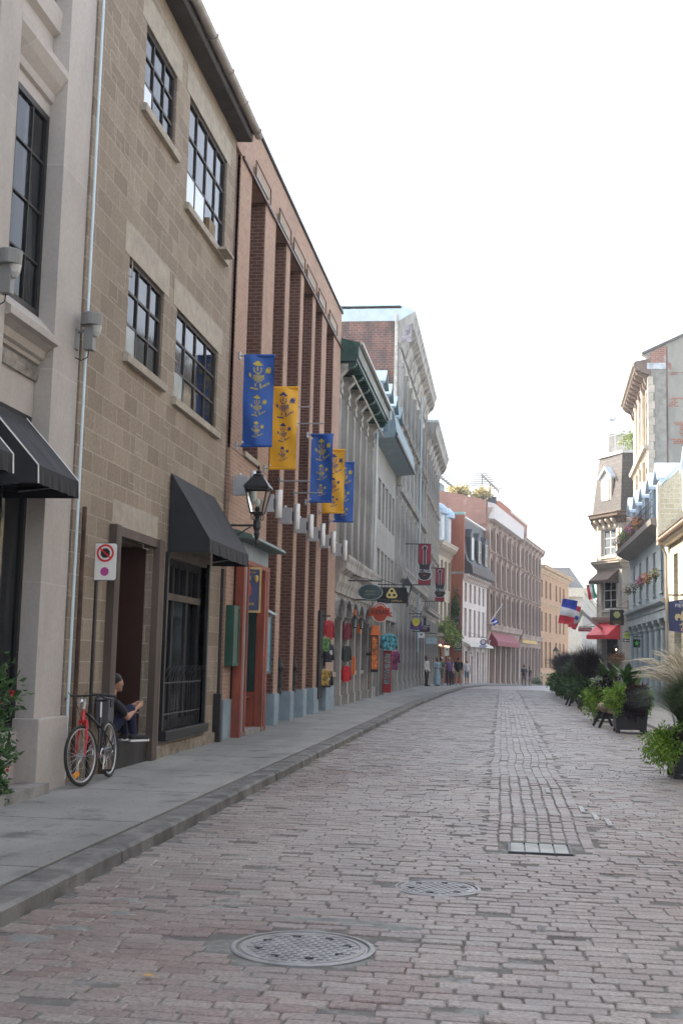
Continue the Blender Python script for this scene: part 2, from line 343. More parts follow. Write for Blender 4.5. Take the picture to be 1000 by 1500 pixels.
# paving bricks, each a bevelled block, crooked and worn
MAN=[(-1.08,6.78,.42),(-.44,8.72,.325)]
def inside(x,y,m_=.04):
    for cx,cy,r in MAN:
        if (x-cx)**2+(y-cy)**2<(r+m_)**2: return True
    return .03<x<.64 and 10.4<y<11.04
g=MB()
def brick_at(cx,cy,w,l,ang,val,far):
    # w along local x, l along local y
    wx=cx+.05*nz(cx,cy,.5,3)+.012*nz(cx,cy,1.7,9); wy=cy+.15*nz(cx,cy,.3,5)+.02*nz(cx,cy,1.1,8)+.035*cx
    if inside(wx,wy,.03) or wx<kerbx(wy)+.07: return
    base=gr(wy)-.006+.012*nz(wx,wy,.5,1)
    h=base+rnd.uniform(-.0035,.0035)-(.012 if rnd.random()<.03 else 0); tx,ty=rnd.uniform(-.018,.018),rnd.uniform(-.04,.03)
    a=ang+rnd.gauss(0,.018); ca,sa=math.cos(a),math.sin(a)
    def P(x,y,z): return (wx+ca*x-sa*y, wy+sa*x+ca*y, z)
    jw=[rnd.uniform(-.006,.006) for _ in range(8)]
    C=[(-w/2+jw[0],-l/2+jw[1]),(w/2+jw[2],-l/2+jw[3]),(w/2+jw[4],l/2+jw[5]),(-w/2+jw[6],l/2+jw[7])]
    if far:
        tx*=.3; ty*=.3
        g.raw([P(x,y,h+tx*x+ty*y) for x,y in C]+[P(x*1.03,y*1.06,base-.03) for x,y in C],[(0,1,2,3),(0,4,5,1),(3,2,6,7),(0,3,7,4),(1,5,6,2)],val); return
    bv=rnd.uniform(.004,.009); k=bv/w*2; kl=bv/l*2
    # 8-sided worn outline
    out=[]; inn=[]
    for i,(x,y) in enumerate(C):
        nx,ny=C[(i+1)%4]; px,py=C[i-1]
        pass
        for (qx,qy) in ((px,py),(nx,ny)):
            dx,dy=qx-x,qy-y; ln=math.hypot(dx,dy); s=min(.011,ln*.2)*rnd.uniform(.2,1.3)/ln
            out.append((x+dx*s,y+dy*s))
    inn=[(x*(1-k),y*(1-kl)) for x,y in out]
    n=8
    g.raw([P(x,y,h+tx*x+ty*y+rnd.uniform(-.0012,.0012)) for x,y in inn]+[P(x,y,h-.006+tx*x+ty*y) for x,y in out]+[P(x,y,base-.035) for x,y in out],
      [tuple(range(n))]+[(i,n+i,n+(i+1)%n,(i+1)%n) for i in range(n)]+[(n+i,2*n+i,2*n+(i+1)%n,n+(i+1)%n) for i in range(n)],val)
y=3.0; row=0
while y<72:
    far=y>17; dl=.114 if y<12 else .12; x=-2.95-rnd.uniform(0,.2); X1=3.75+(0 if y>12 else 1.2)
    skew=.0
    while x<X1:
        w=rnd.choice((.2,.23,.25,.24,.26)) if not far else .235
        cx=x+w/2; lay_strip=(-.14<cx<.84 and y>10.5)
        if not lay_strip:
            sheen_patch=(-1.9+.1*nz(y,0,1)<cx<-.14 and 11<y<16.6)  # cleaner, tighter bricks; reflected sun sheen is put into their paler tan
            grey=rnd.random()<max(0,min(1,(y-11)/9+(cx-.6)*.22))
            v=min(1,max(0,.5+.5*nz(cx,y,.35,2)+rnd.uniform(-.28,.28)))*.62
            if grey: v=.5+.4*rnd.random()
            if sheen_patch: v=.44+.14*rnd.random()
            gap=.008 if sheen_patch else rnd.uniform(.006,.015)
            if rnd.random()>.012: brick_at(cx,y,w-gap,dl-(.006 if sheen_patch else rnd.uniform(.005,.012)),0,v,far)
        x+=w
    y+=dl; row+=1
x=-.14+.06     # the strip laid lengthwise down the middle
while x<.84:
    y=11.12-rnd.uniform(0,.08) if .02<x<.68 else 10.6-rnd.uniform(0,.15)
    while y<72:
        l=rnd.uniform(.2,.26)
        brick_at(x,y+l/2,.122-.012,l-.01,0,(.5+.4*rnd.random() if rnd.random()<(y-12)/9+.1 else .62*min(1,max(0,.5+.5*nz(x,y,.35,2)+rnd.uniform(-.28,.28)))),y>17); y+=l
    x+=.122
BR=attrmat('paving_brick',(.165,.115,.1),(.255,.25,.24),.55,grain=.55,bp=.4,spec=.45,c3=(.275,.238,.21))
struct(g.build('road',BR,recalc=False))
g=MB()
yy=[71.5,76,80,84,88,92,96,100,105,112,118,124,132,141,150,165,200,250]
for a,b_ in zip(yy,yy[1:]): g.poly((kerbx(a)-.01,a,gr(a)-.006),(40,a,gr(a)-.006),(40,b_,gr(b_)-.006),(kerbx(b_)-.01,b_,gr(b_)-.006))
m,t,b=nt('distant_road'); b.inputs['Roughness'].default_value=.5; b.inputs['Specular IOR Level'].default_value=.5
br=t.nodes.new('ShaderNodeTexBrick'); L(t,coords(t),br.inputs[0])
for n_,v in (('Scale',1),('Mortar Size',.014),('Brick Width',.24),('Row Height',.135)): br.inputs[n_].default_value=v
for n_,v in (('Color1',(.24,.22,.21)),('Color2',(.22,.21,.2)),('Mortar',(.12,.11,.105))): br.inputs[n_].default_value=(*v,1)
L(t,mixc(t,noi(t,.4,lo=.3,hi=.7),br.outputs[0],(.25,.24,.235)),b.inputs['Base Color'])
struct(g.build('road_beyond',m,recalc=False))
# kerb stones
KERBM=plain('kerb_granite',(.155,.15,.14),.85,var=.55,scale=3,bp=.5,bscale=60)
g=MB(); y=-20.
while y<150:
    l=rnd.uniform(1.1,1.9) if y<46 else 2.4
    a,b_=y+.006,y+l-.006; xa,xb=kerbx(a),kerbx(b_); za,zb_=gz(a),gz(b_); jx=rnd.uniform(-.006,.006); w=.24
    pr=[(-w,-.1),(-w,.128),(-.02,.132),(.012,.11),(.03,-.1)]
    vs=[(xa+jx+p,a,za+q) for p,q in pr]+[(xb+jx+p,b_,zb_+q) for p,q in pr]
    g.raw(vs,[(0,1,2,3,4),(9,8,7,6,5)]+[(i,(i+1)%5,5+(i+1)%5,5+i) for i in range(5)]); y+=l
struct(g.build('kerb',KERBM))
# pavement slabs cast in bays
PAVM,t,b=nt('pavement_concrete'); b.inputs['Roughness'].default_value=.9
f=noi(t,60,lo=.3,hi=.7); c_=mixc(t,noi(t,.8,detail=7),(.215,.215,.2),(.285,.28,.26)); c_=mixc(t,.2,c_,mixc(t,f,(0,0,0),(1,1,1)),'OVERLAY')
c_=mixc(t,noi(t,2.2,detail=8,lo=.56,hi=.7),c_,(.12,.12,.117)); c_=mixc(t,noi(t,14,detail=2,lo=.68,hi=.72),c_,(.07,.07,.07)); c_=mixc(t,noi(t,.5,(1,.15,1),detail=8,lo=.5,hi=.62),c_,mixc(t,.5,c_,(.1,.1,.095))); L(t,c_,b.inputs['Base Color']); bump(t,f,b,.35,.004)
g=MB(); y=-20.
while y<200:
    l=2.35; a,b_=y,y+l-.028; 
    xw=-7.5
    for s0,s1 in ((0,1),):
        xa,xb=kerbx(a)-.275,kerbx(b_)-.275
        vs=[(xw,a,gz(a)+.13),(xa,a,gz(a)+.13),(xb,b_,gz(b_)+.13),(xw,b_,gz(b_)+.13)]
        g.raw(vs+[(p[0],p[1],p[2]-.3) for p in vs],[(0,1,2,3),(0,4,5,1),(1,5,6,2),(2,6,7,3)])
    y+=l
struct(g.build('pavement',PAVM))
g=MB(); y=-20.
while y<260:
    l=2.35; a,b_=y,y+l-.012; off=lambda q: 3.75 if q<85 else 3.75+(q-85)*.19
    vs=[(off(a),a,gz(a)+.1),(40,a,gz(a)+.1),(40,b_,gz(b_)+.1),(off(b_),b_,gz(b_)+.1)]
    g.raw(vs+[(p[0],p[1],p[2]-.3) for p in vs],[(0,1,2,3),(0,4,5,1),(3,7,4,0),(2,6,7,3)]); y+=l
struct(g.build('far_pavement',PAVM))
# manhole covers and utility cover
LIDM=plain('worn_manhole_iron',(.26,.255,.25),.5,metal=.3,var=.3,scale=6,bp=.15)
def manhole(label,x,y,r,holes):
    o=thing('manhole_cover',label,'manhole cover',(x,y,gr(y)-.012))
    b=MB(); n=48
    prf=[(r,-.03),(r,.004),(r-.012,.008),(r*.93,.008),(r*.925,-.004),(r*.9,-.004),(r*.9,-.03)]
    vs=[(q*math.cos(2*math.pi*k/n),q*math.sin(2*math.pi*k/n),z) for q,z in prf for k in range(n)]
    b.raw(vs,[(i*n+k,i*n+(k+1)%n,(i+1)*n+(k+1)%n,(i+1)*n+k) for i in range(6) for k in range(n)]); b.build('frame',LIDM,o)
    b=MB(); b.lathe([(r*.895,-.025),(r*.895,-.001),(r*.87,.001)],n=48)
    prf=[(r*.87,.001),(r*.86,.006),(r*.8,.006),(r*.79,.0015)]
    vs=[(q*math.cos(2*math.pi*k/n),q*math.sin(2*math.pi*k/n),z) for q,z in prf for k in range(n)]
    b.raw(vs,[(i*n+k,i*n+(k+1)%n,(i+1)*n+(k+1)%n,(i+1)*n+k) for i in range(3) for k in range(n)])
    s=.052; q=int(r/s)+1
    for i in range(-q,q+1):
        for j in range(-q,q+1):
            px,py=(i+.5*(j%2))*s,j*s*.9
            if math.hypot(px,py)<r*.76: b.box(px-.017,px+.017,py-.013,py+.013,0,.007)
    b.build('lid',LIDM,o)
    for k in range(holes):
        b=MB(); a=2*math.pi*k/holes+.3; b.box(r*.62*math.cos(a)-.022,r*.62*math.cos(a)+.022,r*.62*math.sin(a)-.014,r*.62*math.sin(a)+.014,.004,.0085)
        b.build('lift_slot',BLKM,o)
manhole('large round iron manhole cover nearest the camera, with an oblong concrete patch behind it',-1.08,6.78,.4,8)
manhole('smaller round iron manhole cover, in front of the striped rectangular cover',-.44,8.72,.305,6)
o=thing('utility_cover','rectangular utility cover with four pale concrete panels set in the brick road','utility cover',(.333,10.72,gr(10)))
b=MB(); 
for x0,x1,y0,y1 in ((-.27,.27,-.28,-.255),(-.27,.27,.255,.28),(-.27,-.25,-.255,.255),(.25,.27,-.255,.255)): b.box(x0,x1,y0,y1,-.03,.002)
b.build('frame',IRON,o)
for k in range(4):
    MB().box(-.245+k*.124,-.245+k*.124+.108,-.25,.25,-.03,-.001).build('panel',plain('pale_concrete',(.4,.42,.4),.9,var=.2,bp=.3,bscale=40),o)
MB().box(-.25,.25,-.25,.25,-.032,-.012).build('tray',IRON,o)
# mortar smears between the bricks
SM=plain('mortar_repair',(.2,.205,.19),.95,var=.25,scale=9,bp=.4,bscale=60)
g=MB()
for cx,cy,rx,ry in ((-1.0,7.47,.55,.075),(-.62,7.4,.2,.1),(-2.3,7.35,.12,.05),(-2.45,6.9,.2,.07),(-2.6,6.6,.16,.12),(1.45,7.6,.3,.07),(1.8,7.5,.28,.06),(-1.75,7.9,.1,.04),(-1.6,7.75,.14,.035),(.25,7.6,.05,.12),(-2.4,7.75,.14,.05)):
    n=22; pts=[(cx+rx*math.cos(2*math.pi*k/n)*(1+.3*nz(k,cx,.9,4)),cy+ry*math.sin(2*math.pi*k/n)*(1+.4*nz(k,cy,.9,6))) for k in range(n)]
    g.raw([(cx,cy,.043+.012*nz(cx,cy,.5,1))]+[(p,q,-.012+.035+.012*nz(p,q,.5,1)) for p,q in pts],[(0,1+k,1+(k+1)%n) for k in range(n)])
struct(g.build('mortar_patches',SM))
g=MB()
for px,py,a in ((.85,13.6,.3),(.95,13.0,.5),(1.05,12.6,.4),(.55,15.4,.1)):
    g.box(px,px+.05,py-.25,py+.25,.03,.042)
struct(g.build('paint_scuffs',plain('worn_white_paint',(.42,.43,.43),.8,var=.4,scale=12)))

b=MB(); b.poly((0,0,.004),(.03,.02,.012),(.075,.01,.006)); b.poly((0,0,.004),(.075,.01,.006),(.03,-.022,.01))
o=b.build('fallen_leaf',plain('yellow_leaf',(.45,.26,.05),.7,var=.2),recalc=False); o.location=(-1.75,5.95,gr(6)+.006); tag(o,'small yellow fallen leaf on the bricks near the bottom left','leaf')

# ------------------------------------------------------------------ A: pale limestone shop with pilasters, nearest on the left
XA=-5.12; YA=1.0; WA=12.1
pil=[(11.27-.05+1.12,13.1)]
bays=[]
yb=11.22
pl=[(12.32,13.1)]
for k in range(6): pl.append((10.5-1.75*k,11.0-1.75*k))
hs=[]; 
edges=sorted(pl)
for k in range(len(edges)-1):
    a=edges[k][1]-YA; c=edges[k+1][0]-YA
    if a<0: continue
    hs+= [(a+.015,c-.015,5.27,7.6,0,.05),(a+.015,c-.015,8.95,11.2,0,.05),(a+.02,c-.02,.78,4.15,0,.06)]
A,W=building('limestone_shop_building','pale limestone shop building with flat pilasters and black awnings, at the left edge',(XA,YA),(XA,YA+WA),14.0,9,LIME,hs,depth=.2)
for h in hs:
    lowr=h[2]<1
    window(A,h[0],h[2],h[1]-h[0],h[3]-h[2],h[5]-.06,cols=2 if lowr else 3,rows=1 if lowr else 4,fm=BLKM if lowr else DARKW,fw=.07)
    if h[2]==5.27:   # flush pale sheet in the lower sash, painted as sky reflection
        MB().box(.1,(h[1]-h[0])*.62,-.002,.002,0,.44).build('sky_reflection_pane',PALE,A,T(h[0],.03,5.42))
for a,c in pl:
    p=MB(); p.box(a-YA,c-YA,-.2,.0,.9,14).build('pilaster',LIME,A,bevel=.006)
    q=MB(); q.box(a-YA-.1,c-YA+(.06 if c<13 else 0),-.3,0,-.2,.9).build('plinth',LIME,A,bevel=.012)
for k in range(len(edges)-1):
    a=edges[k][1]-YA+.004; c=edges[k+1][0]-YA-.004
    if a<0: continue
    prof(A,a,c,[(.01,4.72),(-.05,4.74),(-.06,4.78),(-.1,4.8),(-.12,4.88),(-.2,4.93),(-.26,4.95),(-.26,5.03),(-.22,5.05),(-.03,5.26),(.01,5.26)],LIME)
    prof(A,a,c,[(.01,4.55),(-.03,4.55),(-.05,4.62),(-.05,4.70),(.01,4.70)],plain('stained_limestone_frieze',(.3,.28,.25),.9,var=.5,scale=5,bp=.6),name='frieze')
    prof(A,a,c,[(.01,7.75),(-.04,7.77),(-.06,7.85),(-.14,7.95),(-.2,8.05),(-.2,8.13),(-.15,8.18),(-.02,8.3),(.01,8.3)],LIME)
    slab(A,'bulkhead',LIME,a,c,-.06,.0,-.2,.76)
    prof(A,a,c,[(.01,8.55),(-.08,8.6),(-.1,8.85),(.01,8.85)],LIME,name='sill_course')
slab(A,'door_step',plain('worn_step_stone',(.26,.25,.235),.9,var=.3,bp=.3),9.9,11.3,-.42,-.105,-.1,.24)
cd=MB().tube([(WA-.02,-.29,.2),(WA-.02,-.29,14)],.016,6)
cd.build('conduit',plain('pale_blue_conduit',(.55,.68,.74),.4,var=.05),A)
for k,(y0,lb) in enumerate(((11.05,'black fabric awning with white piping over the shop window, beside the tan block wall'),(9.3,'black fabric awning with white piping, cut by the left edge of the photo'),)):
    awning(lb,-5.22,y0-.02,y0+1.12,4.22,3.42,3.24,.72,plain('black_awning_canvas',(.02,.021,.025),.85,var=.2),LR,trim=WHITE,group='black awnings of the limestone shop')
# cylindrical rooftop-style sensors on arms
SENS=plain('grey_plastic_housing',(.19,.19,.185),.5,var=.1)
def sensor(label,x,y,z):
    r=thing('floodlight',label,'floodlight',(x,y,z),0,'grey floodlights on the limestone shop'); r.scale=(.85,.85,.85)
    MB().box(-.06,.06,-.05,.05,-.16,.13).build('mount_box',SENS,r,T(-.02,0,0),bevel=.01)
    MB().tube([(.0,0,.08),(.2,0,.13)],.025,8).build('arm',SENS,r)
    b=MB(); b.box(.14,.27,-.06,.06,-.17,.2); b.build('housing',SENS,r,bevel=.01)
    MB().lathe([(.135,.17),(.14,.175),(.145,.33),(.13,.345)],(.22,0,0),20).build('drum',SENS,r,smooth=False)
    MB().lathe([(.03,.02),(.06,.08),(.075,.17)],(.29,0,0),12).build('lens',plain('frosted_lens',(.4,.4,.38),.3,var=0),r)
    MB().tube([(.2,0,-.17),(.19,0,-.26),(.1,0,-.31),(0,0,-.26),(-.02,0,-.16)],.008,5).build('cable',BLK,r)
sensor('grey drum-topped floodlight where the limestone and tan block buildings meet',-4.93,12.98,5.22)
sensor('grey drum-topped floodlight in front of the tall window at the left edge',-4.98,10.75,5.2)
# ------------------------------------------------------------------ B: tan concrete block house
YB=13.12; XB=-4.9
def u(y): return y-YB
wB=[(15.0,16.55,9.05,10.22),(17.3,19.85,8.55,10.3),(14.72,16.35,5.5,6.81),(17.05,19.7,5.43,6.8)]
hs=[(u(a),u(b_),c,d,0,.1) for a,b_,c,d in wB]+[(u(14.62),u(16.35),-.1,3.12,0,1.3),(u(17.05),u(19.48),.5,3.05,0,.22)]
B,W=building('tan_block_house','tan concrete block house with a deep dark doorway and a long eaves gutter',(XB,YB),(XB,20.5),11.05,9,BLOCK,hs,depth=.2)
for i,(a,b_,c,d) in enumerate(wB):
    w=b_-a; cols=(3,4,3,4)[i]
    o=window(B,u(a),c,w,d-c,.035,cols=cols,rows=3,fm=BROWNW,fw=.055,bar=.035)
    prof(B,u(a)-.1,u(b_)+.12,[(.05,c-.13),(-.07,c-.13),(-.08,c-.03),(.0,c-.004),(.05,c-.004)],LINTEL,name='sill')
    slab(B,'lintel',LINTEL,u(a)-.22,u(b_)+.22,-.006,.1,d+.002,d+.42)
    for s in range(cols):    # flush sheets on some lower panes: sky reflection put into their colour
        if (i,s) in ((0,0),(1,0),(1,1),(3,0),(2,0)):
            MB().box(.035,w/cols-.035,-.002,.002,0,(d-c)/3-.05).build('sky_reflection_pane',PALE if i in (0,1) and s<2 and not (i==3) else plain('dim_sky_reflection',(.2,.22,.2),.2,var=.3),B,T(u(a)+s*w/cols,.052,c+.045))
rr=random.Random(2)    # pale repointed joints and cracks that run down the blocks in steps
for (x0,z0_,n_) in ((u(16.9),8.9,7),(u(14.5),9.1,6),(u(15.6),5.3,9),(u(16.6),5.4,8),(u(14.3),8.3,9),(u(18.3),5.0,5),(u(19.9),7.9,5),(u(16.9),7.0,4),(u(15.1),4.6,6),(u(13.6),9.6,7)):
    x,z_=x0,z0_; mj=MB()
    for q in range(n_):
        mj.box(x-.005,x+.005,-.002,.01,z_-.25,z_)
        d=rr.choice((-.275,.275,0)); 
        if d: mj.box(min(x,x+d)+.009,max(x,x+d)-.009,-.002,.01,z_-.254,z_-.246)
        x+=d; z_-=.25
    mj.build('pale_repointing',plain('pale_repointing_mortar',(.42,.39,.34),.9,var=.3,scale=10),B)
o=MB(); o.box(0,.42,.02,.2,0,.3); o.build('window_fan_box',plain('raw_timber',(.22,.16,.09),.8,var=.4),B,T(u(18.75),-.02,8.57))
MB().box(0,.55,-.2,.05,-.06,-.02).build('window_shelf',LINTEL,B,T(u(19.1),-.03,8.5))
slab(B,'lintel',LINTEL,u(14.5),u(16.5),-.007,.1,3.125,3.55)
# eaves and gutter
EAV=plain('dark_eaves_board',(.055,.048,.045),.8,var=.3)
MB().ext([(.1,11.0),(-.27,10.98),(-.29,11.0),(-.29,11.16),(.1,11.25)],-.0,W+.06).build('eaves',EAV,B)
GUT=plain('weathered_gutter_metal',(.36,.33,.3),.45,metal=.3,var=.2)
gt=MB(); n=10; pr=[(-.37-.085*math.cos(math.pi*k/n),11.17-.085*math.sin(math.pi*k/n)) for k in range(n+1)]+[(-.37+.075*math.cos(math.pi*k/n),11.17-.075*math.sin(math.pi*k/n)) for k in range(n+1)]
gt.ext(pr,-.05,W+.2); gt.build('gutter',GUT,B)
for k in range(7):
    uu=.6+k*1.12; pr=[(-.37-.095*math.cos(math.pi*j/8),11.175-.095*math.sin(math.pi*j/8)) for j in range(9)]
    MB().tube([(uu,p,q) for p,q in pr],.018,5).build('gutter_joint',GUT,B)
MB().ext([(.1,11.2),(-.3,11.22),(.3,12.2),(3,14),(3,11.2)],0,W).build('pitched_roof',SLATE,B)
# doorway
DW=plain('weathered_brown_timber',(.1,.075,.06),.75,var=.35,scale=2,streak=True)
DRED=plain('oxblood_panel',(.045,.013,.009),.5,var=.3,scale=1.5,streak=True)
for a,c in ((14.42,14.62),(16.36,16.6)): slab(B,'door_post',DW,u(a),u(c),-.1,.1,-.1,3.22)
slab(B,'door_head',DW,u(14.62),u(16.36),-.06,.1,3.1,3.22)
MB().box(u(16.355),u(16.36),.1,1.3,.5,3.1).build('door_recess_panel',DRED,B,T(-.012))
MB().box(u(16.345),u(16.35),.1,1.3,.78,.8).build('panel_rail',LINTEL,B,T(-.014))
slab(B,'recess_step',plain('worn_black_step',(.028,.026,.026),.7,var=.4),u(14.63),u(16.34),-.03,1.3,-.1,.47,bevel=.01)
slab(B,'inner_door',BLKM,u(14.64),u(16.33),1.2,1.28,.47,3.1)
# shop front behind bars
o=window(B,u(17.05),.5,2.43,2.55,.1,cols=3,rows=1,fm=BLKM,fw=.12,bar=.12)
slab(B,'transom',DW,u(17.17),u(19.36),.06,.16,2.42,2.52); 
for k in range(6): slab(B,'transom_bar',BLKM,u(17.3+k*.38),u(17.33+k*.38),.07,.15,2.52,2.95)
slab(B,'shop_sill',BLK,u(16.98),u(19.55),-.12,.1,.36,.5,bevel=.01)
slab(B,'shop_frame',BLK,u(16.98),u(17.05),-.05,.1,.5,3.1); slab(B,'shop_frame',BLK,u(19.48),u(19.56),-.05,.1,.5,3.1)
bars=MB()
for k in range(15):
    x=u(17.2)+k*.155; bars.tube([(x,.02,.52),(x,.02,1.25),(x-.03,-.03,1.36),(x,-.06,1.44)],.009,5)
for z in (.72,1.18): bars.tube([(u(17.12),.02,z),(u(19.4),.02,z)],.012,5)
bars.build('window_bars',IRON,B)
slab(B,'kick_panel',GSTONE2,u(17.05),u(19.5),-.004,.1,-.1,.355)
slab(B,'rough_plinth',plain('rough_plinth_stone',(.27,.23,.18),.95,var=.4,scale=7,bp=.8,bscale=25),u(16.62),u(20.44),-.05,.1,-.2,.3,bevel=.02)
MB().tube([(u(13.36),-.05,3.3),(u(13.36),-.05,.45),(u(13.34),-.1,.2)],.028,8).build('rusty_pipe',plain('rusty_pipe',(.09,.05,.035),.8,metal=.2,var=.5,scale=5),B)
MB().box(0,.1,-.012,0,0,.13).build('house_number_plate',plain('blue_white_plate',(.5,.55,.65),.4,var=.5,scale=25),B,T(u(16.78),0,2.36))
text('180',.085,plain('blue_enamel',(.03,.06,.3),.4,var=0),B,T(u(16.83),-.015,2.425),name='number')
MB().box(-.07,.07,-.13,0,0,.85).build('drain_boot',BLK,B,T(u(20.33),0,.1),bevel=.01)
MB().tube([(u(20.33),-.07,.9),(u(20.33),-.07,3.1)],.03,8).build('downpipe',BLK,B)
aw=awning('large black canvas awning over the barred shop window of the tan block house',-4.88,17.05,19.75,4.28,3.3,3.1,.62,plain('black_awning_canvas',(.02,.021,.025),.85,var=.2),LR)
# ------------------------------------------------------------------ C: brick hall with tall fins
YC=20.5; XC=-5.32; WC=14.42
fins=[(20.92,21.9),(23.3,24.4),(25.72,26.2),(27.7,28.12),(29.55,30.02),(31.2,32.0),(33.45,34.92)]
u=lambda y:y-YC
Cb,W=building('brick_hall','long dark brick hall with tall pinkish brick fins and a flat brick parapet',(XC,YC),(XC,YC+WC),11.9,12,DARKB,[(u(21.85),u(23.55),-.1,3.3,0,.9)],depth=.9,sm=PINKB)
f=0.42
for i,(a,c) in enumerate(fins):
    z0=.8
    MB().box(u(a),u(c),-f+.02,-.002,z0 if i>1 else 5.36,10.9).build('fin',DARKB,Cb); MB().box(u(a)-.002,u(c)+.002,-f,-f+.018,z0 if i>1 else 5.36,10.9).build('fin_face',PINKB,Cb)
    if i>1:
        q=MB(); q.box(u(a)-.03,u(c)+.03,-f-.04,-.0,-.2,.8); q.build('fin_plinth',plain('blue_grey_painted_block',(.25,.32,.37),.8,var=.2,scale=2,bp=.2),Cb,bevel=.008)
PB=plain('blue_grey_painted_block',(.25,.32,.37))
slab(Cb,'plinth',PB,u(24.2),u(34.9),-.03,0,-.2,.76)
# flat brick bay round the doorway
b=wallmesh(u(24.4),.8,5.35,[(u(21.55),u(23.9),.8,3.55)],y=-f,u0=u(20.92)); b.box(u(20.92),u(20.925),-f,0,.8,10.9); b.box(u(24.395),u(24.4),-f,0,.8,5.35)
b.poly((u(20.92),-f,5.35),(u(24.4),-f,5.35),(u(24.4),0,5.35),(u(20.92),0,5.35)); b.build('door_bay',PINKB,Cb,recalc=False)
for a,c in ((20.9,21.52),(23.92,24.42)): slab(Cb,'plinth',PB,u(a),u(c),-f-.04,.0,-.2,.82,bevel=.008)
slab(Cb,'recess_sill',LINTEL,u(21.9),u(23.32),-f-.06,.0,5.36,5.46)
slab(Cb,'corner_strip',DARKB,.0,u(20.9),-f+.06,-.0,.0,10.9)
slab(Cb,'parapet',PINKB,0,W,-f-.004,.0,10.92,11.95)
slab(Cb,'coping',DARKW,-.05,W+.04,-f-.05,.2,11.955,12.03)
slab(Cb,'copper_strip',plain('dark_copper_strip',(.1,.05,.03),.5,var=.3),.5,W+.03,-f-.05,-f-.006,10.86,10.92)
for i in range(6):
    a,c=fins[i][1],fins[i+1][0]
    MB().tube([(u(a)+.05,-f-.07,10.9),(u(a)+.02,-f-.07,11.22),(u(c)+.1,-f-.07,11.22),(u(c)+.12,-f-.07,10.9)],.014,5).build('light_rail',plain('dark_copper_strip',(.1,.05,.03)),Cb)
    slab(Cb,'pale_strip',plain('aged_fluorescent',(.26,.22,.16),.6,var=.2),u(a)+.08,u(c)+.05,-f-.05,-f-.01,10.98,11.12)
slab(Cb,'ledge',LINTEL,u(26.3),u(27.6),-.12,0,7.95,8.02)
# doorway of the hall
OR=plain('flaking_orange_red_paint',(.26,.06,.035),.6,var=.35,scale=4,streak=True); TEAL=plain('blue_grey_door_trim',(.22,.29,.33),.6,var=.2,scale=2,streak=True)
GRD=plain('dark_green_door',(.012,.04,.032),.5,var=.2)
for a,c,m_,p in ((21.5,21.66,OR,.62),(21.66,21.86,TEAL,.6),(21.86,21.94,OR,.63),(23.46,23.54,OR,.63),(23.54,23.72,TEAL,.6),(23.72,23.92,OR,.62)):
    slab(Cb,'door_post',m_,u(a),u(c),-p,-p+.16,.1,3.3)
slab(Cb,'door_head',OR,u(21.5),u(23.92),-.62,0,3.3,3.38); slab(Cb,'frieze_board',TEAL,u(21.5),u(23.92),-.58,0,3.38,3.72)
MB().ext([(0,4.02),(-.85,3.78),(-.88,3.72),(-.84,3.7),(0,3.7)],u(20.95),u(24.3)).build('door_hood',plain('verdigris_metal',(.11,.17,.15),.6,var=.3),Cb)
slab(Cb,'green_door',GRD,u(21.95),u(23.45),.55,.6,1.0,3.3); slab(Cb,'door_side_panel',GRD,u(23.44),u(23.6),-.46,.56,.92,3.3)
slab(Cb,'door_side_panel',OR,u(23.44),u(23.6),-.46,.56,.1,.9)
slab(Cb,'door_side_panel',GRD,u(21.8),u(21.95),-.46,.5,.1,3.3)
slab(Cb,'lower_door',OR,u(21.95),u(23.45),.5,.545,.1,.95); slab(Cb,'door_step',plain('worn_step_stone',(.26,.25,.235)),u(21.7),u(23.75),-.62,.4,-.1,.22)
# things fixed to the hall -----------------------------------------
def wallsign(name,label,cat,x,y,z,rz=0,group=None): return thing(name,label,cat,(x,y,z),rz,group)
GOLD=plain('gold_lettering',(.6,.42,.12),.5,var=.1); NAVY=plain('navy_panel',(.03,.045,.13),.5,var=.3)
sgn=wallsign('pub_sign','navy sign board in a gold frame with a red oval, above the orange doorway','sign',-4.83,22.2,2.45,R(28))
MB().box(-.28,.28,-.025,.025,0,.8).build('board',NAVY,sgn)
fr=MB()
for a,c,d,e in ((-.31,-.27,-.03,.83),(.27,.31,-.03,.83),(-.27,.27,-.03,.01),(-.27,.27,.79,.83)): fr.box(a,c,-.035,.035,d,e)
fr.build('frame',plain('gilt_frame',(.45,.32,.12),.5,var=.2),sgn)
MB().lathe([(.001,-.02),(.11,-.018),(.12,0)],(0,-.03,0),20,'y').build('oval',plain('dull_red_paint',(.4,.05,.05),.5,var=.2),sgn,T(0,0,.4)@Matrix.Diagonal((1,1,1.5,1)))
text('PUB',.12,plain('faded_white_letters',(.4,.4,.45),.6,var=.3,scale=20),sgn,T(0,-.03,.62)); text('BOITE A CHANSONS',.042,GOLD,sgn,T(0,-.03,.73)); text('BIENVENUE',.07,GOLD,sgn,T(0,-.03,.13))
for s in (-1,1): MB().lathe([(.01,-.06),(.035,-.02),(.04,.05),(.02,.08)],(0,0,0),10).build('mug',GOLD,sgn,T(s*.21,-.03,.6))
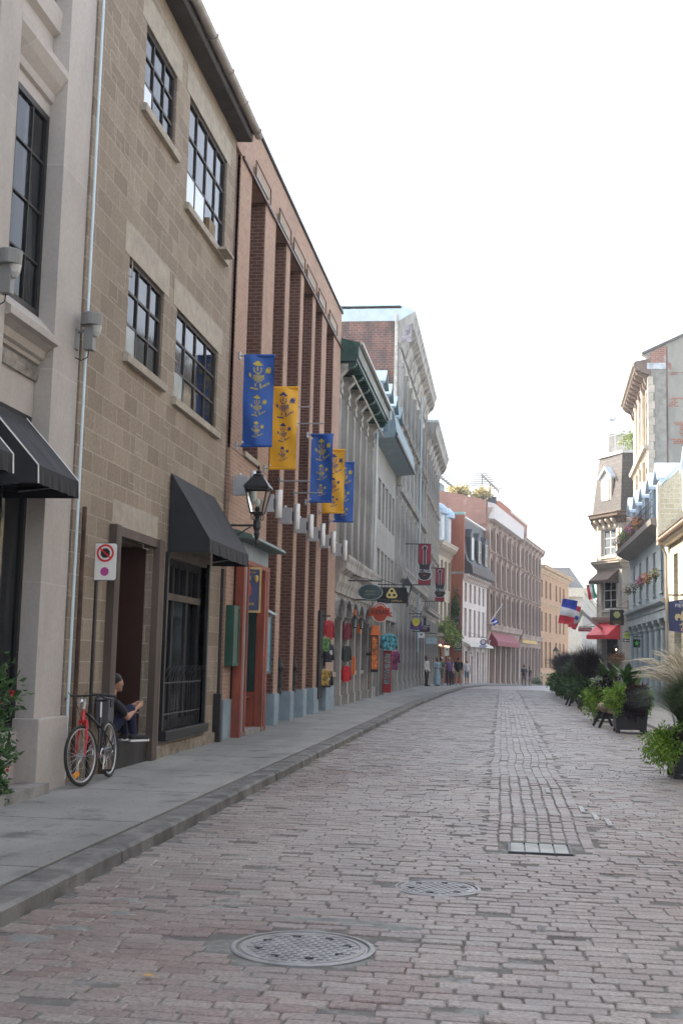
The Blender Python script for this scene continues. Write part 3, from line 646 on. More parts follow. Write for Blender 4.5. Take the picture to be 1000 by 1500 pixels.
def cabinet(label,x,y,w,z0,z1,m,gm,roof=None):
    r=thing('notice_case',label,'notice case',(x,y,z0),LR); h=z1-z0
    MB().box(0,w,-.13,0,0,h).build('case',m,r,bevel=.008)
    fr=MB(); 
    for a,c,d,e in ((0,.05,0,h),(w-.05,w,0,h),(.05,w-.05,0,.05),(.05,w-.05,h-.05,h)): fr.box(a,c,-.155,-.13,d,e)
    fr.build('frame',m,r); MB().box(.05,w-.05,-.137,-.131,.05,h-.05).build('poster',gm,r)
    if roof: MB().ext([(0,h+.12),(-.25,h-.0),(-.25,h+.02),(0,h+.15)],-.05,w+.05).build('case_roof',roof,r)
    return r
cabinet('flat green notice case on the brick pier left of the orange doorway',-4.9,20.98,.48,1.42,2.5,plain('bottle_green_paint',(.02,.085,.06),.5,var=.2),plain('faded_poster',(.07,.12,.1),.4,var=.4,scale=9))
cabinet('small roofed notice case with a blue poster, right of the orange doorway',-4.88,24.0,.5,1.25,2.45,plain('dark_teal_case',(.05,.08,.085),.5,var=.2),plain('blue_poster',(.1,.3,.42),.3,var=.7,scale=7),plain('pale_blue_metal_cap',(.3,.42,.46),.5,var=.1))
BANB=plain('royal_blue_cloth',(.012,.085,.36),.55,var=.2,scale=2); BANY=plain('golden_yellow_cloth',(.75,.39,.015),.55,var=.12,scale=2)
INKY=plain('yellow_ink',(.5,.4,.04),.6,var=.3,scale=30); INKB=plain('dark_blue_ink',(.02,.03,.16),.6,var=.3,scale=30)
def wave(x,z,k): return .035*math.sin(x*6+z*.8+k*2)+.022*math.sin(x*9+z*2.2+k)*(.4+.6*x/.56)+.012*math.sin(z*5+k*2+x*14)+.015*math.sin(z*2.1+k)
def rods(par,y,zt,zb,w,vis=True):
    for z in (zt,zb):
        MB().tube([(-4.9,0,z),(-4.9+w+.12,0,z)],.016,8).build('rod',GREYM,par,T(0,0,0))
        MB().box(-4.91,-4.87,-.05,.05,z-.07,z+.07).build('wall_plate',GREYM,par)
def banner(label,y,blue,k,w=.56,zt=7.15,zb=5.45):
    r=thing('banner',label,'banner',(0,y,0),0,'blue and yellow banners on the brick hall')
    m,ink=(BANB,INKY) if blue else (BANY,INKB); x0=-4.79; n=12; mz=40
    P=lambda i,j:(x0+w*i/n, wave(w*i/n,zt-(zt-zb)*j/mz,k), zt-(zt-zb)*j/mz)
    b=MB(); vs=[P(i,j) for j in range(mz+1) for i in range(n+1)]; b.raw(vs,[(j*(n+1)+i,j*(n+1)+i+1,(j+1)*(n+1)+i+1,(j+1)*(n+1)+i) for j in range(mz) for i in range(n)])
    b.build('cloth',m,r,smooth=True,recalc=False)
    rods(r,y,zt,zb,w)
    MB().tube([(x0-.01,0,zt),(x0+w+.01,0,zt)],.028,8).build('hem',m,r); MB().tube([(x0-.01,0,zb),(x0+w+.01,0,zb)],.026,8).build('hem',m,r)
    rr=random.Random(5)
    for cz,s in ((zt-.42,1.0),(zt-.98,.72),(zt-1.42,.55)):
        e=MB(); cx=x0+w*.5
        def blob(dx,dz,rx,rz_,tilt=0,n_=12,jit=.12):
            ct,st=math.cos(tilt),math.sin(tilt); pts=[]
            for q in range(n_):
                a=2*math.pi*q/n_; px,pz=rx*math.cos(a)*(1+rr.uniform(-jit,jit)),rz_*math.sin(a)*(1+rr.uniform(-jit,jit))
                X=cx+s*(dx+px*ct-pz*st); Z=cz+s*(dz+px*st+pz*ct); pts.append((X,wave(X-x0,Z,k)-.006,Z))
            e.poly(*pts)
        blob(-.02,.25,.085,.03,-.1); blob(-.02,.28,.045,.035); blob(-.02,.16,.014,.05); blob(-.08,.15,.01,.05); blob(.045,.15,.01,.05)
        for q in range(6): blob(-.085+q*.034,.0-.012*(2.5-abs(q-2.5)),.011,.05+.022*(2.5-abs(q-2.5)),.06*(q-2.5))
        for a_ in range(9): blob(.062*math.cos(R(200+a_*17.5))-.015,.15+.075*math.sin(R(200+a_*17.5)),.01,.012)
        for a_ in range(12): blob(.175+.045*math.cos(R(a_*30)),.14+.055*math.sin(R(a_*30)),.007,.012)
        blob(-.05,-.14,.012,.035); blob(.04,-.14,.012,.035)
        blob(.17,.14,.035,.05,.4); blob(.13,.12,.008,.05,-.3); blob(.21,.16,.008,.04,-.3); blob(-.15,.04,.02,.05,.3); blob(.08,.03,.03,.012,.5)
        for q in range(5): blob(-.13+q*.03,-.2-.006*q,.013,.022,.4)
        for q in range(5): blob(.05+q*.034,-.19+.022*q,.013,.024,.5)
        e.build('printed_emblem',ink,r,recalc=False)
    cl=MB(); cl.poly((x0+.01,-.03,zt-.06),(x0+.05,-.03,zt-.1),(x0+.01,-.03,zt-.13)); cl.poly((x0+.01,-.03,zb+.1),(x0+.05,-.03,zb+.06),(x0+.01,-.03,zb+.04)); cl.build('clip',WHITE,r)
for y,bl,lb in ((21.3,1,'blue banner with three yellow printed emblems, the nearest one, above the black lantern'),(23.95,0,'yellow banner with three dark blue printed emblems, right behind the nearest blue banner'),
    (29.2,1,'blue banner with yellow emblems, in the middle of the row, left of two further banners'),(31.4,0,'narrow looking yellow banner between two blue banners'),(33.5,1,'blue banner with yellow printed emblems, farthest of the row, against the grey stone house')):
    banner(lb,y,bl,y)
for y,lb in ((25.7,'pair of empty banner rods, one above the other, just behind the nearest yellow banner'),(27.6,'pair of empty banner rods, just left of the middle blue banner')):
    r=thing('banner_rods',lb,'banner rods',(0,y,0),0,'empty banner rods on the brick hall'); rods(r,y,7.12,5.45,.56)
# box-and-tube light units in a row
def lightunit():
    r=thing('wall_light','x','wall light',(0,0,0),0,'row of box and tube lights on the brick hall')
    MB().box(0,.26,-.05,.05,-.02,.34).build('box',plain('light_grey_box',(.36,.38,.4),.5,var=.1),r,bevel=.008)
    MB().lathe([(.065,-.14),(.07,-.13),(.07,.42),(.065,.43)],(.36,0,0),16).build('tube',plain('brushed_aluminium',(.6,.61,.62),.35,metal=.4,var=.1),r,smooth=True)
    MB().box(.25,.31,-.02,.02,.05,.25).build('strap',BLK,r); MB().lathe([(.03,.34),(.035,.36),(.02,.39)],(.1,0,0),8).build('nut',STEEL,r)
    return r
lu=lightunit(); z0=4.5
lul=['nearest one, behind the lantern roof','second one, right of the lantern glass','third from the left','middle one of seven','third from the far end','second from the far end','farthest one, beside the grey stone house']
for i,y in enumerate((21.1,23.6,25.75,27.7,29.6,31.5,33.9)):
    r=lu if i==0 else copytree(lu)
    r.location=(-4.86,y,4.52); r['label']='grey box-and-tube wall light on the brick hall, '+lul[i]
# ornamental lantern
LG=plain('lantern_glass',(.3,.34,.33),.08,var=.3,scale=6); LGm=LG
def lantern(label,x,y,z,wallx,s=1,group=None,lit=None,name='wall_lantern'):
    r=thing(name,label,'lantern',(x,y,z),0,group)
    m=BLK
    def fr(z0,w0,z1,w1,b,th):
        for sx in (-1,1):
            for sy in (-1,1): b.tube([(sx*w0*s,sy*w0*s,z0*s),(sx*w1*s,sy*w1*s,z1*s)],th*s,5)
    b=MB(); fr(0,.12,.5,.225,b,.016); b.lathe([(.17,-.03),(.175,.0),(.1,.02)],n=4) if 0 else None
    for z_,w in ((0,.125),(.5,.23)):
        for i in range(4):
            c=[(1,1),(-1,1),(-1,-1),(1,-1)]; p,q=c[i],c[(i+1)%4]; b.tube([(p[0]*w*s,p[1]*w*s,z_*s),(q[0]*w*s,q[1]*w*s,z_*s)],.018*s,5)
    b.build('cage',m,r)
    b=MB()
    for i in range(4):
        c=[(1,1),(-1,1),(-1,-1),(1,-1)]; p,q=c[i],c[(i+1)%4]
        b.poly((p[0]*.115*s,p[1]*.115*s,.02*s),(q[0]*.115*s,q[1]*.115*s,.02*s),(q[0]*.215*s,q[1]*.215*s,.48*s),(p[0]*.215*s,p[1]*.215*s,.48*s))
    b.build('glass',CLEAR,r,recalc=False)
    MB().sph((0,0,.22*s),(.05*s,.05*s,.085*s)).build('bulb',lit or plain('opal_bulb',(.7,.7,.66),.3,var=0),r,smooth=True)
    MB().lathe([(.05*s,0),(.055*s,.1*s),(.03*s,.13*s)],n=10).build('burner',m,r)
    b=MB(); vs=[(sx*w*s,sy*w*s,z_*s) for z_,w in ((.51,.26),(.54,.25),(.75,.1)) for sx,sy in ((1,1),(-1,1),(-1,-1),(1,-1))]
    b.raw(vs,[(3,2,1,0),(8,9,10,11)]+[(k*4+i,k*4+(i+1)%4,k*4+4+(i+1)%4,k*4+4+i) for k in range(2) for i in range(4)]); b.build('roof',m,r)
    MB().lathe([(.06*s,.74*s),(.12*s,.76*s),(.11*s,.79*s),(.05*s,.81*s),(.06*s,.85*s),(.03*s,.88*s),(.015*s,.91*s),(.03*s,.93*s),(.005*s,.99*s)],n=12).build('finial',m,r)
    b=MB(); b.lathe([(.1*s,0),(.06*s,-.06*s),(.045*s,-.12*s),(.075*s,-.16*s),(.08*s,-.3*s),(.05*s,-.36*s),(.06*s,-.42*s),(.03*s,-.55*s),(.045*s,-.6*s),(.01*s,-.66*s)],n=12)
    for k in range(4):
        a=k*math.pi/2+.78; b.tube([(.05*s*math.cos(a),.05*s*math.sin(a),-.14*s),(.14*s*math.cos(a),.14*s*math.sin(a),-.13*s),(.15*s*math.cos(a),.15*s*math.sin(a),-.05*s),(.11*s*math.cos(a),.11*s*math.sin(a),0)],.01*s,5)
    b.build('stem',m,r)
    dx=wallx-x; sg=1 if dx>0 else -1
    b=MB(); b.tube([(0,0,-.25*s),(dx,0,-.25*s)],.022*s,6); b.tube([(sg*.12*s,0,-.27*s),(sg*.3*s,0,-.38*s),(dx,0,-.62*s)],.014*s,5); b.box(dx-.02,dx+.02,-.05,.05,-.75*s,-.1*s); b.build('bracket',m,r)
    return r
m_,t_,b_=nt('clear_lantern_glass'); b_.inputs['Transmission Weight'].default_value=1; b_.inputs['Roughness'].default_value=.05; b_.inputs['Base Color'].default_value=(.85,.9,.88,1); b_.inputs['IOR'].default_value=1.1; CLEAR=m_
lantern('black gas-style lantern on a wall bracket over the orange doorway, nearest lantern',-4.33,20.72,4.13,-4.9,.88)
# no-stopping sign on post
r=thing('parking_sign','white no stopping sign with red ring and purple dot on a black post','sign',(-4.78,14.0,.13))
MB().box(-.035,.035,-.035,.035,0,2.55).build('post',BLK,r,T(-.13),bevel=.004)
MB().tube([(-.13,0,2.5),(-.13,0,2.78)],.018,6).build('upper_post',BLK,r)
MB().box(-.16,0,-.02,.02,2.4,2.44).build('arm',STEEL,r); MB().box(-.16,0,-.02,.02,2.72,2.76).build('arm',STEEL,r)
def rrect(w,h,rad,n=6):
    p=[]
    for cx,cz,a0 in ((w/2-rad,h/2-rad,0),(-w/2+rad,h/2-rad,90),(-w/2+rad,-h/2+rad,180),(w/2-rad,-h/2+rad,270)):
        for k in range(n+1): a=R(a0+90*k/n); p.append((cx+rad*math.cos(a),cz+rad*math.sin(a)))
    return p
def plate(w,h,rad,y0,y1): return MB().ext(rrect(w,h,rad),y0,y1,'y')
P=T(.005,-.05,2.575)
plate(.305,.46,.035,-.002,.002).build('plate_edge',BLK,r,P); plate(.29,.445,.03,-.005,-.0025).build('plate',WHITE,r,P)
def ring(r0,r1,y,n=40):
    b=MB(); b.raw([(q*math.cos(2*math.pi*k/n),y,q*math.sin(2*math.pi*k/n)) for q in (r0,r1) for k in range(n)],[(k,(k+1)%n,n+(k+1)%n,n+k) for k in range(n)]); return b
SR=plain('sign_red',(.6,.02,.03),.4,var=0)
PR=P@T(0,0,.105)
MB().ext([(.062*math.cos(R(22.5+45*k)),.062*math.sin(R(22.5+45*k))) for k in range(8)],-.008,-.0055,'y').build('octagon',BLK,r,PR)
q=ring(.083,.108,-.009); 
a=R(-40); q.ext([(-.085*math.cos(a)-.009*math.sin(a),-.085*math.sin(a)+.009*math.cos(a)),(.085*math.cos(a)-.009*math.sin(a),.085*math.sin(a)+.009*math.cos(a)),(.085*math.cos(a)+.009*math.sin(a),.085*math.sin(a)-.009*math.cos(a)),(-.085*math.cos(a)+.009*math.sin(a),-.085*math.sin(a)-.009*math.cos(a))],-.0115,-.0095,'y')
q.build('prohibition_ring',SR,r,PR)
MB().lathe([(.053,-.007),(.053,-.0055)],(0,0,0),28,'y').build('dot',plain('magenta_sticker',(.45,.06,.28),.5,var=.2),r,P@T(0,0,-.12))
# ------------------------------------------------------------------ D1: grey stone house, green cornice
YD=34.95; u=lambda y:y-YD; WD=9.75
ps=[35.0,36.75,38.5,40.25,42.0,44.3]
hs=[]
for i in range(5):
    a=ps[i]+.36; c=ps[i+1]-.02
    hs+=[(u(a),u(c),4.95,7.0,.25),(u(a),u(c),7.55,9.6,.25),(u(a),u(c),.55 if i in (0,1,3) else -.1,3.35,.3)]
D1,W=building('green_cornice_house','grey stone house with slim pilasters and a bracketed dark green cornice',(-5.3,YD),(-5.3,YD+WD),10.6,11,GSTONE,hs,depth=.2,sm=OLDBR)
for h in hs:
    window(D1,h[0],h[2],h[1]-h[0],h[3]-h[2],.14,cols=2,rows=2 if h[2]>4 else 1,fm=DARKW if h[2]>4 else TEAL)
for p in ps:
    b=MB(); b.box(0,.34,-.4,0,4.75,9.55); b.box(.05,.1,-.415,-.4,4.9,9.4); b.box(.24,.29,-.415,-.4,4.9,9.4); b.box(-.04,.38,-.45,0,9.55,9.7); b.build('pilaster',GTRIM,D1,T(u(p)))
    b=MB(); b.box(0,.3,-.36,0,-.2,3.5); b.box(-.03,.33,-.4,0,-.2,.45); b.box(-.03,.33,-.4,0,2.75,2.85); b.build('ground_pier',GTRIM,D1,T(u(p)))
    c=MB(); c.ext([(0,0),(-.42,.0),(-.47,.2),(-.42,.4),(-.5,.5),(-.62,.65),(-.62,.75),(0,.75)],0,.34); c.build('console',plain('carved_stone',(.33,.31,.28),.9,var=.4,scale=4,bp=.6),D1,T(u(p),0,9.68))
for i in range(5):
    slab(D1,'spandrel',GTRIM,u(ps[i])+.35,u(ps[i+1])-.01,-.2,0,7.02,7.5)
    slab(D1,'window_stone',LINTEL,u(ps[i])+.32,u(ps[i+1])-.01,-.24,0,1.02,1.16)
    b=wallmesh(u(ps[i+1]),2.85,3.55,[(u(ps[i])+.3,u(ps[i+1])-.02,2.84,3.4,.5,-.14)],depth=.1,y=-.34,u0=u(ps[i])+.3); b.build('arch',GTRIM,D1,recalc=False)
prof(D1,0,W,corn(3.55,1.1,.42,-.36),GTRIM); slab(D1,'frieze',GTRIM,0,W,-.36,0,3.5,4.7)
GRN=plain('dark_green_painted_wood',(.012,.05,.035),.45,var=.3,scale=3); GRL=plain('mid_green_painted_wood',(.018,.06,.045),.7,var=.5)
slab(D1,'fascia_board',plain('weathered_grey_fascia',(.22,.22,.2),.7,var=.35,scale=3),.06,WD,-.945,-.925,10.62,10.97)
slab(D1,'green_soffit',GRN,-.02,W,-.9,0,10.5,10.6)
MB().ext([(-.86,10.6),(-.92,10.64),(-.92,10.95),(-.98,11.0),(-.98,11.07),(.1,11.35),(.1,10.6)],.02,W).build('green_cornice',GRL,D1)
prof(D1,0,W+.1,[(-.985,11.0),(-1.07,11.0),(-1.07,11.08),(-.985,11.1)],plain('weathered_gutter_metal',(.36,.33,.3)),name='gutter')
brackets(D1,[u(p)+.17 for p in ps],10.0,.5,.86,.26,GRN)
for i in range(5):
    for k in range(4): slab(D1,'louvre_slat',GRL,u(ps[i])+.5+k*.3,u(ps[i])+.6+k*.3,-.88,-.5,10.44,10.495)
MB().tube([(u(35.2),-.75,10.1),(W+.1,-.75,10.0)],.03,6).build('handrail_pole',plain('bare_pole',(.4,.37,.32),.6,var=.1),D1)
MB().tube([(W-.1,-1.0,11.0),(W+.0,-1.0,10.7),(W+.05,-.5,10.4),(W+.02,-.48,4)],.05,8).build('downpipe',plain('pale_grey_pipe',(.5,.52,.52),.5,var=.1),D1)
b=MB()
for k in range(6): b.tube([(.4+k*.35,.6,11.5),(.5+k*.35,.6,12.5-.1*k)],.014,4); 
b.tube([(.4,.6,12.4),(2.3,.6,11.9)],.014,4); b.tube([(.4,.6,12.0),(2.3,.6,11.5)],.014,4); b.build('roof_railing',IRON,D1)
slab(D1,'skylight_box',BLUEG,.15,.8,.8,1.5,11.4,12.5)
# ------------------------------------------------------------------ D2: plain ashlar house with blue mansard
Y2=44.7; u=lambda y:y-Y2; W2=9.6
hs=[]
for k in range(6):
    a=u(45.15)+k*1.5
    hs+=[(a,a+.98,7.1,8.75),(a,a+.98,4.3,5.95)]
for k in range(4): hs.append((.35+k*2.3,.35+k*2.3+1.9,.5 if k!=1 else -.1,3.15))
D2,W=building('plain_ashlar_house','plain smooth grey ashlar house with rows of narrow windows under a blue-grey metal mansard',(-4.9,Y2),(-4.9,Y2+W2),10.1,11,GSTONE2,hs,depth=.28,sm=OLDBR)
fillwin(D2,hs,.28,cols=2,rows=2,fm=GREYM)
slab(D2,'shop_fascia',GTRIM,0,W,-.12,-.002,3.2,3.75)
for k in range(5): slab(D2,'ground_pier',GTRIM,k*2.3+.02 if k<4 else W-.34,k*2.3+.32 if k<4 else W-.04,-.1,-.002,-.2,3.19)
MB().ext([(0,9.95),(-.75,10.0),(-.85,10.1),(-.85,10.2),(-.75,10.85),(-.68,10.9),(-.62,10.25),(0,10.2)],.05,W).build('blue_gutter_parapet',BLUEG,D2)
prof(D2,.05,W,[(-.8,10.0),(-.88,10.02),(-.9,10.12),(-.86,10.2),(-.8,10.2)],plain('dark_gutter_lip',(.06,.07,.08),.5,var=.1),name='gutter_lip')
for k in range(22): slab(D2,'seam',plain('pale_seam_metal',(.42,.5,.54),.4,var=.1),.2+k*.43,.23+k*.43,-.83,-.8,10.22,10.8) if 0 else None
for k in range(22): MB().ext([(-.86,10.2),(-.765,10.85),(-.785,10.85),(-.88,10.2)],.2+k*.43,.24+k*.43).build('standing_seam',plain('pale_seam_metal',(.42,.5,.54),.4,var=.1),D2)
MB().ext([(0,10.1),(.55,12.6),(3,13.0),(3,10.1)],.02,W-.02).build('mansard_roof',BLUEG,D2)
for k in range(4):
    a=.9+k*2.35
    b=MB(); b.ext([(a,10.4),(a+1.25,10.4),(a+1.25,12.3),(a+.62,12.75),(a,12.3)],-.12,.6,'y'); d=b.build('dormer',BLUEG,D2)
    window(d,a+.2,10.7,.85,1.5,-.19,cols=2,rows=2,fm=plain('pale_blue_paint',(.22,.28,.32),.5,var=.1))
    MB().ext([(a-.12,12.28),(a+.62,12.85),(a+1.37,12.28),(a+1.37,12.38),(a+.62,12.97),(a-.12,12.38)],-.3,.65,'y').build('dormer_roof',BLUEG,d)
# ------------------------------------------------------------------ E: tall Victorian stone block with brick side wall
def victorian(name,label,Y0,Y1,zt,floors,nb,grp=None,sm=OLDBR,top=None,trim=GTRIM,wall=GSTONE,gm=GLASS,P0=None,P1=None,colw=.3,dz=0,cw=.75,ch=1.5,arch=.3,cols=1):
    P0=P0 or (-4.9,Y0); P1=P1 or (-4.9,Y1); Wd=math.hypot(P1[0]-P0[0],P1[1]-P0[1])
    hs=[]; pt=Wd/nb
    for i,(za,zb) in enumerate(floors):
        for k in range(nb): hs.append((k*pt+colw+.12,(k+1)*pt-.1,za+dz,zb+dz,arch if i>0 else 0))
    r,W=building(name,label,P0,P1,zt-ch*.5,10,wall,hs,depth=.35,sm=sm,zb=-2.5+dz)
    for h in hs: window(r,h[0],h[2],h[1]-h[0],h[3]-h[2],.27,cols=cols,rows=2,fm=DARKW if 1 else None,gm=gm,fw=.06)
    for i,(za,zb) in enumerate(floors):
        nxt=floors[i+1][0] if i+1<len(floors) else zt-ch
        for k in range(nb+1):
            x=min(k*pt,W-colw)
            b=MB(); b.box(0,colw,-.22,0,za-.1+dz,zb+.15+dz); b.box(-.04,colw+.04,-.27,0,zb+.02+dz,zb+.2+dz); b.box(-.03,colw+.03,-.26,0,za-.15+dz,za+.25+dz); b.build('pilaster',trim,r,T(x))
        if i+1<len(floors): prof(r,-.02,W+.02,corn(zb+.28+dz,max(.25,nxt-zb-.5),.34 if i else .5),trim,name='string_course')
    prof(r,-.05,W+.05,corn(zt-ch,ch,cw),trim,name='main_cornice')
    brackets(r,[min(k*pt+colw/2,W-colw/2) for k in range(nb+1)],zt-ch-.2,ch*.85,cw*.8,.2,trim)
    return r,W
E1,W=victorian('victorian_stone_block','tall Victorian grey stone block with a heavy weathered cornice and a sooty brick side wall',54.3,73,17.75,[(.3,4.2),(6.0,8.7),(9.7,12.0),(12.7,15.1)],7)
MB().ext([(0,17.3),(-.78,17.76),(-.3,18.0),(0,18.1),(5,18.1),(5,17.3)],-.06,W).build('metal_roof_edge',plain('pale_blue_flashing',(.5,.6,.63),.5,var=.1),E1)
slab(E1,'upper_side_wall',OLDBR,-.02,.3,.05,8,17,17.9)
slab(E1,'flashing',plain('pale_blue_flashing',(.5,.6,.63)),-.06,.3,-.1,8,17.9,18.02)
MB().tube([(-.06,.12,17.6),(-.08,.1,13),(-.06,.12,10)],.08,8).build('white_downpipe',plain('peeling_white_pipe',(.55,.52,.47),.7,var=.3,scale=4),E1)
slab(E1,'corner_patch',plain('rusty_flashing',(.3,.27,.3),.8,var=.6,scale=3),-.04,.0,-.6,.05,16.3,17.4)
for k in range(7): slab(E1,'frieze_panel',plain('carved_frieze_panel',(.4,.37,.32),.9,var=.3,bp=.5),k*W/7+.45,(k+1)*W/7-.2,-.06,-.002,15.4,15.95)
MB().tube([(W*.62,-.3,16.2),(W*.62,-.3,2)],.06,8).build('downpipe',plain('blue_grey_pipe',(.33,.42,.45),.5,var=.15),E1)
E2,W=victorian('bracketed_stone_block','grey stone block with deep curved brackets, last of the straight left-hand row',73,87.6,16.2,[(.2,3.9),(5.0,7.9),(8.7,11.3),(12.0,14.3)],7,ch=1.6,cw=.85)
slab(E2,'flashing',plain('pale_blue_flashing',(.5,.6,.63)),-.05,W,-.9,4,16.22,16.4)
# ------------------------------------------------------------------ F: cream house with white dormers and red shop
hs=[]; P0,P1=(-4.9,87.6),(-4.0,94.4); WF=math.hypot(.9,6.8)
for k in range(4): a=.55+k*1.6; hs+=[(a,a+.95,6.9,9.1,.12),(a,a+.95,3.9,6.0,.12)]
for k in range(3): hs.append((.3+k*2.25,2.3+k*2.25,-.2,2.5))
CRST=masonry('cream_stone',(.45,.39,.3),(.5,.44,.35),(.38,.33,.26),.7,.35,.01,.2,stain=.3)
F_,W=building('cream_dormer_house','cream stone house with white dormers, red shop front and trailing plants',P0,P1,10.1,9,CRST,hs,depth=.25,zb=-2)
fillwin(F_,hs,.25,cols=2,rows=2,fm=REDW)
prof(F_,0,W,corn(9.6,.75,.6),plain('cream_cornice_paint',(.5,.45,.38),.7,var=.2)); brackets(F_,[.3+.55*k for k in range(12)],9.35,.7,.45,.12,plain('cream_cornice_paint',(.5,.45,.38)))
MB().ext([(0,10.3),(.4,13.4),(3,14.2),(3,10.3)],.02,W-.02).build('mansard_roof',BLUEG,F_)
for k in range(2):
    a=1.2+k*2.9; b=MB(); b.ext([(a,10.4),(a+1.6,10.4),(a+1.6,12.6),(a+.8,13.2),(a,12.6)],-.1,.9,'y'); d=b.build('dormer',plain('white_blue_paint',(.55,.62,.68),.5,var=.1),F_)
    window(d,a+.3,10.7,1.0,1.7,-.17,fm=WHITE,gm=PALE)
    MB().lathe([(.9,12.5),(.85,12.9),(.5,13.25),(.05,13.4)],(a+.8,.35,0),16).build('dormer_cap',plain('pale_blue_zinc',(.35,.47,.58),.4,var=.1),d)
slab(F_,'shop_fascia',REDW,0,W,-.16,-.003,2.55,3.0); slab(F_,'balcony',CRST,0,W,-.5,-.003,3.3,3.55)
for k in range(4): slab(F_,'shop_pier',REDW,k*2.25-.0,k*2.25+.28,-.12,-.003,-.5,2.54)
# ------------------------------------------------------------------ G: red gable side, dark mansard, white front
P0,P1=(-3.1,94),(-1.38,105); WG=math.hypot(1.72,11)
WST=masonry('white_painted_stone',(.56,.49,.45),(.62,.55,.51),(.5,.44,.4),.7,.35,.01,.15,stain=.25,stc=(.42,.35,.32))
hs=[]
for k in range(5): a=.8+k*2.05; hs+=[(a,a+.95,6.2,7.7),(a,a+.95,3.5,5.7)]
for k in range(4): hs.append((.6+k*2.6,.6+k*2.6+1.7,-.3,2.3))
G,W=building('white_front_house','white painted stone house with a plain red brick side wall and dark flared mansard',P0,P1,8.4,9,WST,hs,depth=.25,zb=-2,sm=REDBR)
fillwin(G,hs,.25,cols=2,rows=2,fm=REDW)
MSM=plain('dark_blue_grey_slate',(.055,.06,.065),.6,var=.35,scale=2); MSB=plain('dark_brown_roof_tile',(.075,.055,.05),.7,var=.35,scale=4,bp=.3)
MB().ext([(0,8.3),(-.55,8.3),(-.6,8.5),(-.56,9.0),(-.3,9.3),(-.05,10),(.1,11),(.3,12.9),(8,12.9),(8,8.3)],.42,W).build('mansard_roof',MSM,G)
MB().ext([(-.57,8.35),(-.68,8.45),(-.62,9.05),(-.32,9.38),(-.28,9.25),(-.55,8.9)],.5,W+.1).build('lower_roof_skirt',MSB,G)
MB().ext([(-.05,13.0),(-.05,8.0),(9,8.0),(9,13.0)],-.02,.4).build('gable_wall',REDBR,G)
slab(G,'gable_coping',plain('verdigris_flashing',(.25,.4,.36),.5,var=.2),-.05,.45,-.08,9,13.0,13.22)
slab(G,'side_ledge',GTRIM,-.08,.0,-.05,4,8.3,8.5)
prof(G,.4,W,[(.25,12.85),(.1,12.9),(.1,13.02),(.25,13.05)],WHITE,name='roof_edge')
for k in range(3):
    a=1.5+k*3.3; b=MB(); b.ext([(a,9.5),(a+1.5,9.5),(a+1.5,11.4),(a+.75,12.1),(a,11.4)],-.3,.6,'y'); d=b.build('dormer',MSM,G)
    window(d,a+.25,9.6,1.0,1.8,-.37,fm=CREAM,gm=PALE if k==0 else GLASS)
prof(G,.02,W,corn(7.85,.5,.45),WST); brackets(G,[.5+.9*k for k in range(12)],7.75,.5,.5,.12,WST)
MB().ext([(0,3.1),(-.6,2.8),(-.65,2.65),(0,2.7)],.2,W).build('shop_hood',plain('cream_canvas',(.5,.46,.4),.7,var=.15),G)
for k in range(5): slab(G,'shop_pier',WST,k*2.6+.02,k*2.6+.4,-.15,-.003,-.6,2.65) if k*2.6+.4<W else None
# ------------------------------------------------------------------ H and I: brown stone warehouses
H,W=victorian('brown_stone_warehouse','tall brown-grey stone warehouse with close-set piers, a pale fascia and a rough brick side wall',0,0,15.0,[(-.6,3.2),(5.0,7.6),(8.3,10.7),(11.2,13.3)],6,P0=(-1.38,105),P1=(1.56,124),sm=OLDBR2,trim=BTRIM,wall=BSTONE,cw=.45,ch=1.1,arch=.5,gm=GLASSB,colw=.55)
FAS=plain('pale_fascia_panel',(.55,.5,.48),.6,var=.1)
MB().ext([(-.3,14.0),(-.6,14.0),(-.66,15.3),(0,15.5),(0,14.0)],.0,W-.5).build('pale_fascia',FAS,H)
MB().ext([(.1,13.5),(.1,15.6),(3,16.3),(6,16.9),(9.5,16.9),(9.5,13.5)],-.15,.2).build('side_gable',OLDBR2,H)
slab(H,'roof_deck',ROOFM,.2,W,.2,9.5,14.9,15.1)
slab(H,'penthouse',BLUEG,2,8,5.5,9.2,15.1,18.2); slab(H,'chimney',REDBR,.0,.9,7.6,8.6,16.5,18.0)
slab(H,'rear_brick_block',REDBR,W-7,W,.8,6,14.9,17.2)
pg=thing('rooftop_pergola','white slatted pergola frame on the roof terrace of the brown stone warehouse','pergola',(-.95,108.5,15.1),R(82))
for a in (0,5,10):
    for c in (1.0,5.0): MB().box(a-.06,a+.06,c-.06,c+.06,0,3.2).build('post',plain('grey_white_timber',(.25,.24,.22)),pg)
for c in (1.0,5.0): MB().box(-.4,10.4,c-.05,c+.05,3.2,3.4).build('beam',plain('grey_white_timber',(.25,.24,.22)),pg)
for k in range(9): MB().box(k*1.22-.06,k*1.22+.06,.5,5.6,3.4,3.5).build('slat',plain('grey_white_timber',(.25,.24,.22),.6,var=.1),pg)
I_,W=victorian('brick_topped_warehouse','brown stone warehouse with three rows of tall windows and a red brick attic storey',0,0,14.4,[(-1.0,2.9),(4.6,7.6),(8.4,10.6),(11.2,13.2)],6,P0=(1.56,124),P1=(4.2,141),trim=BTRIM,wall=BSTONE,cw=.75,ch=1.0,arch=0,gm=GLASSB,colw=.45,sm=REDBR)
slab(I_,'attic_storey',REDBR,.3,W-.2,1.4,9,14,17.3); slab(I_,'attic_coping',plain('cream_coping',(.55,.5,.42),.7,var=.1),.2,W-.1,1.3,9,17.3,17.6)
for k in range(5): window(I_,1.4+k*3.1,14.7,1.3,1.9,1.33,fm=DARKW)
lt=MB(); rr=random.Random(3); x=.8
